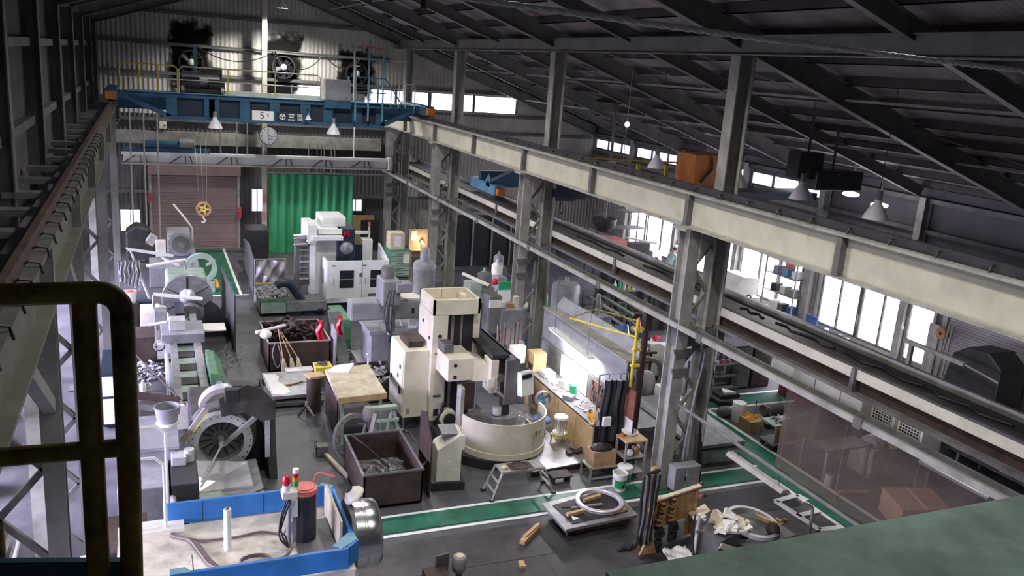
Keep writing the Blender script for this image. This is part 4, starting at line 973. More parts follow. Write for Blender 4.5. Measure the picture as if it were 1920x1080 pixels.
P(hd, 'hood_side', B().prism([(15.5, 0), (17.0, 0), (17.0, 1.35), (15.5, 1.62)], 'x', 2.04, 2.08), DSTEEL)
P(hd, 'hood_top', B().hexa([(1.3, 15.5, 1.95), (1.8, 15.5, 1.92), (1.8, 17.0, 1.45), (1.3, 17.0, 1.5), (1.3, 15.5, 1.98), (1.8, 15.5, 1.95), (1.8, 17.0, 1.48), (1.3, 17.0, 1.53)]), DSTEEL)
P(hd, 'work_lamp', B().box(1.15, 1.42, 15.3, 15.45, 1.72, 1.98), BLACKS, bevel=0.02)
P(hd, 'pale_strip', B().box(1.88, 1.97, 15.42, 15.45, 0.5, 1.25), TARP)
P(t, 'guard_wall', B().box(1.60, 2.0, 16.3, 16.36, 0, 1.15), BLACKS)
bd = P(t, 'bed', B().box(0.45, 1.75, 13.6, 15.75, 0, 0.34), MGREY, bevel=0.02)
P(bd, 'slide_cover', B().hexa([(0.6, 14.5, 0.34), (1.55, 14.45, 0.34), (1.55, 15.4, 0.34), (0.6, 15.5, 0.34), (0.6, 14.5, 0.40), (1.55, 14.45, 0.46), (1.55, 15.4, 0.46), (0.6, 15.5, 0.55)]), BRIGHT)
P(bd, 'slide_cover', B().box(0.6, 1.0, 13.7, 14.4, 0.34, 0.44), MGREEN)
P(bd, 'slide_cover', B().box(1.0, 1.7, 13.75, 14.4, 0.34, 0.40), IRON)
P(bd, 'lever', B().tube([(1.1, 13.9, 0.46), (1.75, 14.1, 0.55), (1.8, 14.05, 0.48)], 0.016, 6), RUST)
sd = P(t, 'cross_slide', B().box(0.18, 0.62, 14.0, 15.2, 0.3, 0.85), BLACKS, bevel=0.02)
P(sd, 'tool_turret', B().box(0.2, 0.45, 14.7, 15.0, 0.85, 1.02), BRIGHT, bevel=0.02); P(sd, 'tool_turret', B().cyl((0.5, 14.9, 0.85), 0.09, 0.22, 'z', 14), BRIGHT)
for z in (0.45, 0.62): P(sd, 'spindle_rod', B().cyl((0.2, 13.75, z), 0.05, 0.3, 'y', 12), BRIGHT)
bx = P(t, 'gearbox', B().box(-0.62, 0.3, 15.0, 16.4, 0.05, 1.08), MGREY, bevel=0.03)
P(bx, 'lid', B().box(-0.66, 0.34, 14.96, 16.45, 1.06, 1.12), MGREY)
P(bx, 'lower_case', B().box(-0.65, 0.15, 14.0, 15.0, 0.0, 0.85), MGREY, bevel=0.02)
# bucket on the gearbox
t = T('steel_bucket', 'large grey steel bucket on the gearbox of the ring lathe', 'bucket', (0.17, 16.0, 1.12), kind='thing')
P(t, 'pail', B().lathe([(0.001, 1.12), (0.17, 1.12), (0.22, 1.46), (0.235, 1.46), (0.235, 1.48), (0.21, 1.48), (0.16, 1.15), (.001, 1.15)], (0.17, 16.0, 0), 'z', 28), MGREY, smooth=True)
P(t, 'base_rim', B().ring((0.17, 16.0, 1.12), 0.20, 0.17, 0.05, 'z', 28), IVORY)
# long beams lying left of the ring
t = T('guide_beam', 'pair of long dark steel beams reaching in from the left towards the flange ring', 'beam', (0.0, 17.2, 0.95), kind='thing')
for i, (dz, dy) in enumerate(((0, 0), (0.14, 0.2))): P(t, 'beam', B().bar((-0.75, 17.2+dy, 1.13+dz), (0.42, 17.0+dy, 0.95+dz), 0.12, 0.12), RUST if i else STEELD)
P(t, 'rest', B().box(-0.5, -0.3, 17.1, 17.5, 0, 1.05), STEELD)
# ================================================================== BLUE-RIMMED TURNING MACHINE, NEAR LEFT
t = T('turning_machine', 'blue rimmed cream turning machine with a bright steel chuck, near left corner', 'machine tool', (1.2, 10.8, 0), kind='thing')
# body, deck, rims: x -0.5..2.45, y 9.95..11.75
P(t, 'body', B().box(0.06, 2.42, 10.0, 11.72, 0.02, 1.36), IVORY, bevel=0.02)
P(t, 'deck', B().box(-0.55, 2.40, 10.05, 11.68, 1.36, 1.40), DECK)
P(t, 'left_body', B().box(-0.55, 0.06, 10.05, 12.0, 0.02, 1.36), IVORY, bevel=0.02)
r = P(t, 'front_rim', B().box(0.08, 2.30, 9.93, 9.99, 1.42, 1.72), CNCB, bevel=0.015)
P(r, 'corner', B().ob((2.37, 10.06, 1.57), (0.22, 0.05, 0.30), (0, 0, 45)), CNCB)
P(r, 'cap', B().prism([(0.08, 9.93), (0.34, 9.93), (0.26, 10.06), (0.08, 10.06)], 'z', 1.72, 1.73), LBLUE)
P(r, 'cap', B().prism([(2.2, 9.95), (2.44, 10.12), (2.44, 10.3), (2.34, 10.3), (2.1, 10.05)], 'z', 1.72, 1.73), LBLUE)
r = P(t, 'rear_rim', B().box(0.08, 2.36, 11.70, 11.76, 1.40, 1.74), CNCB, bevel=0.015)
for x in (0.55, 1.4, 2.0): P(r, 'seam', B().box(x, x+0.008, 11.695, 11.70, 1.42, 1.72), NAVY)
r = P(t, 'side_rim', B().box(2.38, 2.44, 10.12, 11.7, 1.36, 1.72), CNCB, bevel=0.015)
P(r, 'corner', B().ob((2.33, 11.70, 1.58), (0.2, 0.05, 0.34), (0, 0, -35)), LBLUE)
P(t, 'end_plate', B().box(2.26, 2.30, 10.4, 11.5, 1.40, 1.86), PLYW, label='pale end plate inside the rim')
P(t, 'motor_base', B().box(1.72, 2.34, 10.2, 11.3, 1.40, 1.43), STEELD)
P(t, 'rear_panel', B().box(-0.55, 0.06, 12.0, 12.06, 0.95, 1.25), IVORY)
P(t, 'red_base', B().box(-0.75, -0.2, 12.1, 13.2, 0, 0.85), RUST)
ck = P(t, 'chuck', B().lathe([(0.001, 2.46), (0.46, 2.46), (0.49, 2.49), (0.49, 2.62), (0.475, 2.63), (0.475, 2.65), (0.49, 2.66), (0.49, 2.82), (0.46, 2.86), (0.001, 2.86)], (0, 10.75, 1.42), 'x', 56), CHUCK, smooth=True, label='bright turned steel chuck')
P(ck, 'back_plate', B().cyl((2.44, 10.75, 1.42), 0.52, 0.05, 'x', 48), STEELD)
mt = P(t, 'spindle_motor', B().cyl((1.86, 10.85, 1.42), 0.165, 0.72, 'z', 10), BLACKS)
P(mt, 'motor_cap', B().cyl((1.86, 10.85, 2.14), 0.175, 0.07, 'z', 10), PINKR); P(mt, 'cap_edge', B().cyl((1.86, 10.85, 2.205), 0.13, 0.02, 'z', 10), PINKR)
P(mt, 'terminal_box', B().box(1.66, 1.74, 10.7, 10.9, 1.85, 2.1), MWHITE)
dp = P(t, 'drain_post', B().cyl((0.83, 10.85, 1.40), 0.05, 0.62, 'z', 16), WPLAS, smooth=True); P(dp, 'post_cap', B().cyl((0.83, 10.85, 2.02), 0.025, 0.03, 'z', 12), STEELD)
# conduit stand with beacons
cs = P(t, 'beacon_stand', B().tube([(1.62, 10.7, 1.40), (1.62, 10.7, 2.16), (1.66, 10.7, 2.2), (1.75, 10.75, 2.2)], 0.035, 10), MGREY, smooth=True)
P(cs, 'junction_box', B().box(1.52, 1.72, 10.6, 10.78, 2.18, 2.28), IVORY, bevel=0.01)
bc = P(cs, 'beacon_base', B().cyl((1.58, 10.68, 2.28), 0.055, 0.09, 'z', 18), MWHITE, smooth=True)
P(cs, 'beacon_dome', B().lathe([(0.05, 2.37), (0.055, 2.42), (0.055, 2.45), (0.035, 2.50), (0.001, 2.515)], (1.58, 10.68, 0), 'z', 18), RED, smooth=True)
for z, m in ((2.28, GREENP), (2.36, AMBER), (2.42, RED), (2.48, WPLAS)): P(cs, 'signal_segment', B().cyl((1.72, 10.78, z), 0.042, 0.08 if m is GREENP else 0.06, 'z', 16), m, smooth=True)
# work lamp
wl = P(t, 'work_lamp', B().lathe([(0.05, 0), (0.055, -.2), (0.07, -.22), (0.07, -.3)], (0, 0, 0), 'z', 18), PINKR)
wl.data.transform(Matrix.Translation((2.28, 10.75, 2.36)) @ Euler((0, math.radians(-38), 0)).to_matrix().to_4x4()); wl.data.transform(Matrix.Translation((-1.2, -10.8, 0)))
b = B().lathe([(0.06, -.28), (0.15, -.38), (0.16, -.41), (0.10, -.42), (.001, -.42)], (0, 0, 0), 'z', 22)
wc = P(t, 'lamp_shade', b, IVORY); wc.data.transform(Matrix.Translation((1.2, 10.8, 0))); wc.data.transform(Matrix.Translation((2.28, 10.75, 2.36)) @ Euler((0, math.radians(-38), 0)).to_matrix().to_4x4()); wc.data.transform(Matrix.Translation((-1.2, -10.8, 0)))
P(t, 'lamp_arm', B().tube(curve3([(2.02, 11.3, 1.72), (2.08, 11.2, 2.2), (2.2, 11.0, 2.28), (2.27, 10.78, 2.34)]), 0.014, 8), DRED, smooth=True)
# cables on the deck
for i in range(4):
    o = 0.03*i
    pts = [(0.12+o*.3, 11.45-o, 1.42), (0.35+o, 11.2-o, 1.43), (0.48+o, 10.8-o, 1.43), (0.62+o, 10.45-o*.6, 1.43), (0.95, 10.33-o*.5, 1.43), (1.35, 10.35-o, 1.43), (1.6, 10.5, 1.44), (1.68, 10.62, 1.6)]
    P(t, 'cable', B().tube(curve3(pts), 0.016, 6), BROWNH, smooth=True)
P(t, 'cable', B().tube(curve3([(0.12, 11.4, 1.42), (0.5, 11.15, 1.43), (0.95, 11.1, 1.43), (1.3, 11.15, 1.43), (1.6, 11.0, 1.45), (1.62, 10.75, 1.9)]), 0.018, 6), BROWNH, smooth=True)
lp = [(1.15+0.2*math.cos(a*PI/8), 10.4+0.13*math.sin(a*PI/8), 1.43+0.002*a) for a in range(30)]
P(t, 'cable', B().tube(lp, 0.014, 6), BROWNH, smooth=True)
P(t, 'cable', B().tube(curve3([(-0.5, 10.25, 1.42), (0.2, 10.3, 1.42), (0.6, 10.28, 1.42), (1.0, 10.3, 1.42)]), 0.01, 6), BLACKS)
for i in range(3): P(t, 'cable', B().tube(curve3([(1.58+.03*i, 10.66, 2.15), (1.50, 10.6, 1.95-.1*i), (1.48+.04*i, 10.58, 1.65), (1.6, 10.6, 1.46)]), 0.012, 6), BLACKS)
P(t, 'cable', B().tube(curve3([(0.36, 10.75, 1.42), (0.36, 10.5, 1.6), (0.37, 10.4, 1.42)]), 0.008, 5), BLACKS)
P(t, 'access_step', B().box(-0.55, 0.3, 11.45, 11.7, 1.40, 1.48), IVORY)
# white tube guard rails
for i, (yy, zt, x0, x1, z0) in enumerate(((12.45, 2.62, -0.50, 0.10, 1.0), (11.55, 2.55, -0.48, 0.06, 1.40))):
    t = T('guard_rail', 'white tube guard rail arch at the left, the %s one' % ('farther' if i == 0 else 'nearer'), 'handrail', ((x0+x1)/2, yy, 0 if i == 0 else 1.4), group='white guard rail arches', kind='thing')
    pts = [(x0, yy, 0.0 if i == 0 else z0), (x0, yy, zt-.12)] + [(x0+.12, yy, zt), (x1-.12, yy, zt)] + [(x1, yy, zt-.12), (x1, yy, 0.0 if i == 0 else z0)]
    P(t, 'tube', B().tube(pts, 0.022, 10), WPLAS, smooth=True)
    for x in (x0, x1): P(t, 'foot', B().cyl((x, yy, 0 if i == 0 else z0), 0.05, 0.015, 'z', 14), STEELP)
t = T('step_stool', 'small pale step frame on the floor left of the turning machine', 'step', (-0.95, 12.0, 0), kind='thing')
for x in (-1.05, -0.8): P(t, 'leg', B().bar((x, 11.9, 0), (x+.03, 11.9, 0.85), 0.03, 0.03), PINKR if False else IVORY)
P(t, 'tread', B().box(-1.07, -0.72, 11.8, 12.1, 0.85, 0.88), IVORY); P(t, 'tread', B().box(-1.1, -0.74, 11.75, 12.05, 0.25, 0.28), IVORY)

# ================================================================== VERTICAL TURNING LATHE
t = T('vertical_lathe', 'tall cream vertical turning lathe with a curved guard in the middle', 'machine tool', (6.3, 16.3, 0), kind='thing')
P(t, 'base', B().cyl((6.62, 15.6, 0), 0.92, 0.2, 'z', 12), BLACKS)
P(t, 'plinth', B().box(5.55, 7.0, 15.6, 17.9, 0, 0.3), BLACKS)
gd = P(t, 'curved_guard', B().lathe([(0.96, 0.20), (0.96, 0.98), (0.93, 0.98), (0.93, 0.20), (0.96, 0.20)], (6.85, 15.62, 0), 'z', 48, math.radians(172), math.radians(368)), CREAM, smooth=True)
P(gd, 'guard_band', B().lathe([(0.975, 0.20), (0.975, 0.33), (0.955, 0.34), (0.955, 0.20)], (6.85, 15.62, 0), 'z', 48, math.radians(172), math.radians(368)), CREAM, smooth=True)
def ong(a, r=0.965): return (6.85+r*math.cos(math.radians(a)), 15.62+r*math.sin(math.radians(a)))
x, y = ong(290); P(gd, 'handle', B().tube([(x, y, 0.55), (x+.02, y-.05, 0.57), (x+.02, y-.05, 0.72), (x, y, 0.74)], 0.012, 6), STEELP)
x, y = ong(312); P(gd, 'handle', B().tube([(x, y, 0.55), (x+.05, y-.02, 0.57), (x+.05, y-.02, 0.72), (x, y, 0.74)], 0.012, 6), STEELP)
x, y = ong(300); P(gd, 'plate', B().ob((x, y, 0.72), (0.16, 0.012, 0.10), (0, 0, 30)), GREENM)
x, y = ong(302); P(gd, 'plate', B().ob((x, y, 0.66), (0.08, 0.014, 0.24), (0, 0, 32)), KRAFT)
P(gd, 'guard_post', B().box(5.84, 5.92, 15.5, 15.75, 0.2, 1.55), STEELP)
P(t, 'table', B().cyl((6.85, 15.75, 0.2), 0.80, 0.42, 'z', 48), STEELD, smooth=True)
ck = P(t, 'workpiece', B().cyl((6.85, 15.75, 0.62), 0.42, 0.22, 'z', 36), IRON, smooth=True)
b = B().scatter(lambda: (6.85+random.uniform(-.7,.7), 15.6+random.uniform(-.55,.5), 0.66+random.uniform(0,.08)), 70, 0.09); P(t, 'swarf', b, CHIPS, kind='stuff')
cl = P(t, 'column', B().box(5.58, 5.93, 16.8, 17.85, 0.3, 2.78), CREAM, bevel=0.01)
P(cl, 'column', B().box(6.60, 6.75, 17.0, 17.85, 0.3, 2.78), CREAM)
P(cl, 'lifting_hole', B().cyl((5.75, 16.785, 2.28), 0.045, 0.02, 'y', 16), BLACKS)
for z, y in ((2.45, 17.5), (2.2, 17.0)): P(cl, 'lifting_hole', B().cyl((5.565, y, z), 0.04, 0.02, 'x', 14), BLACKS)
P(cl, 'latch', B().box(5.73, 5.78, 16.785, 16.8, 2.0, 2.1), STEELD)
for z in (1.86, 0.86): P(cl, 'hinge', B().box(5.66, 5.84, 16.78, 16.8, z, z+0.05), STEELD)
P(cl, 'lower_door', B().box(5.62, 5.88, 16.785, 16.8, 0.40, 0.75), IVORY); P(cl, 'access_hole', B().box(5.68, 5.80, 16.775, 16.79, 0.42, 0.58), BLACKS)
b = B(); b.box(5.58, 6.66, 16.8, 16.85, 2.76, 3.10); b.box(5.58, 6.66, 17.8, 17.85, 2.76, 3.10); b.box(5.58, 5.63, 16.8, 17.85, 2.76, 3.10); b.box(6.61, 6.66, 16.8, 17.85, 2.76, 3.10)
cp = P(t, 'top_box', b, CREAM); P(cp, 'box_floor', B().box(5.6, 6.64, 16.82, 17.83, 2.76, 2.86), CREAM); P(cp, 'box_seam', B().box(6.08, 6.085, 17.79, 17.80, 2.86, 3.08), STEELD); P(cp, 'box_rib', B().box(6.45, 6.6, 17.5, 17.8, 2.86, 3.0), CREAM)
for x0, x1, m in ((5.94, 6.06, BLACKS), (6.07, 6.14, IRON), (6.15, 6.28, BLACKS), (6.29, 6.34, IRON), (6.35, 6.58, BLACKS)):
    P(t, 'way_guard', B().box(x0, x1, 17.0, 17.2, 0.3, 2.77), m)
cr = P(t, 'cross_rail', B().box(5.70, 6.30, 16.0, 16.9, 1.52, 2.02), CREAM, bevel=0.015)
P(cr, 'rail_arm', B().hexa([(6.28, 16.0, 1.48), (6.62, 15.9, 1.52), (6.62, 16.6, 1.52), (6.28, 16.7, 1.48), (6.28, 16.0, 1.98), (6.62, 15.9, 1.86), (6.62, 16.6, 1.86), (6.28, 16.7, 1.98)]), CREAM)
P(cr, 'tool_head', B().box(6.58, 6.76, 15.75, 16.2, 1.28, 2.02), CREAM, bevel=0.012)
P(cr, 'tool_head', B().box(6.52, 6.66, 15.7, 15.76, 1.42, 1.62), IVORY, label='small pale plate with screws')
for z in (1.62, 1.88): P(cr, 'bolt_hole', B().cyl((5.86, 15.985, z), 0.04, 0.02, 'y', 14), BLACKS)
P(cr, 'rail_motor', B().box(5.72, 5.95, 16.4, 16.8, 2.02, 2.22), STEELD, bevel=0.02)
P(cr, 'adjust_wheel', B().cyl((6.82, 15.72, 1.62), 0.09, 0.1, 'y', 16), STEELD)
rm = P(t, 'dark_arm_cover', B().box(6.60, 7.05, 15.75, 17.6, 2.06, 2.14), BLACKS, bevel=0.01)
P(rm, 'arm_frame', B().box(6.98, 7.08, 15.4, 17.6, 1.15, 2.14), STEELD, bevel=0.01)
P(rm, 'arm_front', B().box(6.78, 7.08, 15.38, 15.46, 1.15, 2.14), STEELD)
P(rm, 'arm_ledge', B().hexa([(6.62, 15.5, 1.40), (7.0, 15.42, 1.12), (7.0, 15.6, 1.12), (6.62, 15.7, 1.40), (6.62, 15.5, 1.46), (7.0, 15.42, 1.2), (7.0, 15.6, 1.2), (6.62, 15.7, 1.46)]), STEELP)
P(t, 'tool_ram', B().box(6.82, 6.98, 15.55, 15.75, 0.85, 1.4), BLACKS); P(t, 'ram_tip', B().cyl((6.72, 15.6, 0.86), 0.1, 0.16, 'z', 18), BRIGHT)
P(t, 'side_box', B().box(5.98, 6.3, 15.9, 16.0, 0.9, 1.5), RUST)
pn = P(t, 'operator_panel', B().ob((7.22, 15.35, 1.62), (0.34, 0.16, 0.52), (-8, 0, 18)), MWHITE, bevel=0.015)
b = B()
for i in range(4):
    for j in range(5): b.ob((7.10+0.055*i+.02, 15.262+0.055*i*.325-.008*0, 1.48+0.055*j), (0.04, 0.012, 0.04), (-8, 0, 18))
P(pn, 'keys', b, BLACKS)
P(pn, 'screen', B().ob((7.215, 15.275, 1.80), (0.26, 0.012, 0.09), (-8, 0, 18)), SCREEN)
P(t, 'blower', B().cyl((5.9, 16.3, 0.52), 0.20, 0.22, 'y', 24), CREAM, smooth=True); P(t, 'blower_cap', B().cyl((5.9, 16.27, 0.52), 0.14, 0.04, 'y', 20), BLACKS)
P(t, 'hose_bank', B().tube([(5.66, 16.6, 0.3), (5.72, 16.4, 0.6), (5.8, 16.4, 0.9)], 0.04, 8), RUBBER)
# electric cabinet on legs
ct = P(t, 'control_cabinet', B().box(5.02, 5.66, 16.95, 18.1, 0.36, 1.92), CREAM, bevel=0.01)
P(ct, 'cabinet_door', B().box(5.0, 5.02, 17.0, 18.05, 0.40, 1.88), IVORY, bevel=0.004)
P(ct, 'roof_unit', B().box(5.16, 5.52, 17.2, 17.9, 1.92, 2.06), RUST, bevel=0.01); P(ct, 'roof_grille', B().box(5.20, 5.48, 17.185, 17.2, 1.95, 2.03), BLACKS)
b = B()
for y, z in ((17.15, 1.45), (17.3, 1.2), (17.15, 0.95), (17.15, 0.86), (17.85, 1.0)): b.box(4.98, 5.0, y, y+0.06, z, z+0.09)
P(ct, 'switches', b, BLACKS); P(ct, 'rating_plate', B().box(5.1, 5.17, 16.94, 16.95, 0.45, 0.58), STEELP)
for x in (5.06, 5.6):
    for y in (17.0, 18.05): P(ct, 'leg', B().bar((x, y, 0), (x, y, 0.36), 0.05, 0.05), STEELD)
# slanted-top grey box on its dark base
t = T('coolant_cabinet', 'pale grey cabinet with slanted lid standing before the curved guard', 'cabinet', (5.2, 14.5, 0), kind='thing')
P(t, 'base', B().ob((5.22, 14.45, 0.085), (0.66, 0.62, 0.17), (0, 0, -8)), BLACKS)
R_ = Matrix.Rotation(math.radians(-8), 4, 'Z')
b = B().prism([(-0.24, 0.17), (0.24, 0.17), (0.24, 0.82), (0.30, 0.86), (0.30, 1.12), (0.20, 1.14), (-0.24, 0.84)], 'y', -0.26, 0.26)
b.bm.transform(Matrix.Translation((5.22, 14.45, 0)) @ R_); bd = P(t, 'body', b, IVORY, bevel=0.012)
b = B().box(-0.12, 0.3, -0.2, 0.28, 1.13, 1.15); b.bm.transform(Matrix.Translation((5.20, 14.5, -0.02)) @ R_); P(t, 'lid', b, MGREY)
b = B().box(0.242, 0.25, -0.17, 0.16, 0.42, 0.78); b.bm.transform(Matrix.Translation((5.22, 14.45, 0)) @ R_); P(bd, 'side_plate', b, STEELD)
b = B().box(-0.03, 0.03, -0.268, -0.26, 0.52, 0.6); b.bm.transform(Matrix.Translation((5.22, 14.45, 0)) @ R_); P(bd, 'label', b, WPLAS)
# dark sheet beside it
O('steel_sheet', B().prism([(13.95, 0), (14.7, 0), (14.7, 1.5), (14.35, 1.62), (13.95, 1.15)], 'x', 4.72, 4.75), RUST, 'dark brown steel sheet standing between the chip bin and the slanted cabinet', 'sheet')
# big chip bin in front
t = T('chip_bin', 'dark brown open chip bin with shiny swarf, nearest the cross walkway', 'bin', (4.0, 14.6, 0), kind='thing')
zb = lambda x, y: 0.72 if y < 14.2 else 0.80
open_bin(t, 3.42, 4.54, 13.8, 15.45, 0.04, 0.74, RUST, th=0.03, zb=lambda x, y: 0.70 if y < 14 else 0.76)
P(t, 'rim', B().tube([(3.42, 13.8, .71), (4.54, 13.8, .71), (4.54, 15.45, .77), (3.42, 15.45, .77)], 0.03, 6, closed=True), STEELD)
P(t, 'push_bar', B().tube([(4.56, 13.9, .74), (4.72, 14.1, .72), (4.72, 15.3, .76), (4.56, 15.45, .78)], 0.02, 8), RUST)
P(t, 'skid', B().box(3.5, 4.46, 13.9, 15.35, 0, 0.04), BLACKS)
P(t, 'swarf', B().scatter(lambda: (random.uniform(3.6, 4.4), random.uniform(14.0, 15.0), random.uniform(0.20, 0.38)), 260, 0.13), CHIPS, kind='stuff')
P(t, 'swarf_bed', B().box(3.46, 4.5, 13.84, 15.4, 0.06, 0.22), CHIPS)
O('drag_hook', B().tube(curve3([(3.50, 15.3, .86), (3.7, 15.1, .72), (4.1, 14.6, .42)]), 0.025, 6), BLACKS, 'dark drag hook leaning into the brown chip bin', 'hook')
# worktable with pale green frame
t = T('work_table', 'wooden-topped steel work table beside the tall cream cabinet', 'table', (4.05, 17.4, 0), kind='thing')
P(t, 'table_top', B().prism([(3.5, 16.55), (4.56, 16.65), (4.60, 18.5), (3.56, 18.35)], 'z', 1.02, 1.12), PLYW, bevel=0.006)
P(t, 'apron', B().prism([(3.5, 16.54), (4.57, 16.64), (4.57, 16.66), (3.5, 16.57)], 'z', 0.99, 1.12), PLY)
for x, y in ((3.62, 16.7), (4.46, 16.75), (3.66, 18.2), (4.5, 18.3)): P(t, 'leg', B().bar((x, y, 0), (x, y, 1.02), 0.06, 0.06), MGREEN)
P(t, 'brace', B().bar((3.62, 16.7, 0.96), (4.46, 16.75, 0.96), 0.05, 0.07), MGREEN)
P(t, 'shelf', B().box(3.6, 4.5, 16.9, 18.2, 0.3, 0.34), STEELD); P(t, 'side_sheet', B().box(3.55, 3.58, 16.9, 18.2, 0.1, 0.95), RUST)
O('paper_sheets', B().prism([(3.52, 18.0), (3.8, 18.42), (4.26, 18.5), (4.02, 17.95)], 'z', 1.12, 1.17), PAPER, 'white paper sheets stacked on the far end of the wooden work table', 'papers')
t = T('offcut_stump', 'dark round steel stump standing left of the work table with a brown block on it', 'stump', (3.45, 18.5, 0), kind='thing')
P(t, 'stump', B().cyl((3.36, 18.6, 0), 0.17, 0.86, 'z', 24), RUST, smooth=True); P(t, 'block', B().ob((3.38, 18.6, 0.885), (0.38, 0.3, 0.05), (0, 0, 12)), PLY)
# bent green trestle and bright ring leaning
t = T('weld_trestle', 'pale green A-frame trestle under the tall cream cabinet', 'trestle', (4.4, 16.2, 0), kind='thing')
for x in (4.1, 4.6):
    P(t, 'leg', B().bar((x-.25, 16.1, 0), (x, 16.25, 0.95), 0.06, 0.05), MGREEN); P(t, 'leg', B().bar((x+.22, 16.1, 0), (x, 16.25, 0.95), 0.06, 0.05), MGREEN)
P(t, 'top_bar', B().box(4.05, 4.68, 16.18, 16.32, 0.92, 0.99), MGREEN); P(t, 'cross_bar', B().bar((3.9, 16.12, 0.45), (4.8, 16.12, 0.45), 0.05, 0.06), MGREEN); P(t, 'cross_bar', B().bar((4.0, 16.12, 0.72), (4.7, 16.12, 0.72), 0.05, 0.06), MGREEN)
b = B().ring((0, 0, 0), 0.50, 0.40, 0.09, 'y', 48); b.bm.transform(Matrix.Translation((3.72, 15.85, 0.52)) @ Euler((math.radians(-14), 0, math.radians(24))).to_matrix().to_4x4())
t = T('steel_ring', 'bright drilled steel ring leaning upright against the green trestle', 'ring', (3.72, 15.85, 0.02), kind='thing')
P(t, 'ring', b, IRON, smooth=True)
b = B()
for k in range(20):
    a = 2*PI*k/20; b.cyl((.45*math.cos(a), -.006, .45*math.sin(a)), 0.012, 0.008, 'y', 8)
b.bm.transform(Matrix.Translation((3.72, 15.85, 0.52)) @ Euler((math.radians(-14), 0, math.radians(24))).to_matrix().to_4x4()); P(t, 'bolt_holes', b, BLACKS)
O('wrap_film', B().lathe([(0.08, 0), (.11, .05), (.12, .2), (.08, .3), (.001, .32)], (3.98, 15.9, 0.86), 'z', 14), CLEARP, 'crumpled clear film wrapped over the top of the leaning ring', 'film', smooth=True)
O('steel_bar', B().bar((3.9, 15.6, 0.25), (4.1, 15.75, 1.05), 0.09, 0.05), STEELP, 'flat grey bar leaning in front of the leaning ring', 'bar')
t = T('roller_stand', 'small dark roller stand on a bar on the aisle floor left of the leaning ring', 'stand', (3.2, 15.9, 0), kind='thing')
P(t, 'bar', B().bar((3.18, 16.25, 0.05), (3.42, 15.1, 0.05), 0.07, 0.06), KRAFT); P(t, 'head', B().box(3.02, 3.25, 16.2, 16.4, 0.02, 0.22), STEELD); P(t, 'rod', B().tube([(2.98, 16.2, 0.2), (3.05, 16.6, 0.2)], 0.02, 6), BLACKS)
t = T('tripod_jack', 'small grey tripod jack standing on the aisle floor', 'jack', (3.16, 18.4, 0), kind='thing')
for a in (200, 320, 80): P(t, 'leg', B().tube([(3.16, 18.4, 0.26), (3.16+.2*math.cos(math.radians(a)), 18.4+.2*math.sin(math.radians(a)), 0.02)], [0.03, 0.022], 8), STEELP if a != 200 else BLACKS)
P(t, 'screw', B().cyl((3.16, 18.4, 0.2), 0.035, 0.14, 'z', 12), STEELP)
# plates lying on a low stack
t = T('plate_stack', 'low stack of steel plates with a white smear, left of the stump', 'plates', (3.0, 19.8, 0), kind='thing')
P(t, 'plate', B().box(2.42, 3.62, 18.95, 20.55, 0.22, 0.30), IRON); P(t, 'plate', B().box(2.36, 3.66, 18.9, 20.7, 0.06, 0.14), STEELD)
P(t, 'spacer', B().box(2.5, 3.5, 19.1, 20.4, 0.14, 0.22), BLACKS); P(t, 'spacer', B().box(2.5, 3.5, 19.1, 20.4, 0, 0.06), BLACKS)
P(t, 'plate', B().box(3.0, 3.68, 20.45, 20.75, 0.30, 0.33), BRIGHT)
P(t, 'coating', B().prism([(2.45, 20.45), (2.5, 19.1), (2.75, 19.05), (2.92, 19.15), (2.86, 19.6), (2.72, 19.9), (2.8, 20.2), (2.72, 20.42)], 'z', 0.30, 0.303), WPLAS)
t = T('hand_tools', 'pair of pliers and wires lying on the steel plates', 'tools', (3.1, 19.6, 0.3), kind='thing')
P(t, 'jaw', B().bar((2.95, 19.55, .32), (3.3, 19.75, .32), 0.03, 0.02), STEELD); P(t, 'grip', B().bar((2.85, 19.6, .32), (3.0, 19.62, .33), 0.06, 0.03), AMBER); P(t, 'wire', B().tube([(3.1, 19.6, .32), (3.4, 19.65, .34), (3.45, 19.3, .32)], 0.01, 5), BLACKS)
O('bolt_rod', B().tube([(3.45, 19.0, 0.31), (3.38, 18.95, 0.7), (3.48, 19.1, 0.75)], 0.03, 8), BLACKS, 'black clamp rod standing on the corner of the steel plates', 'clamp')
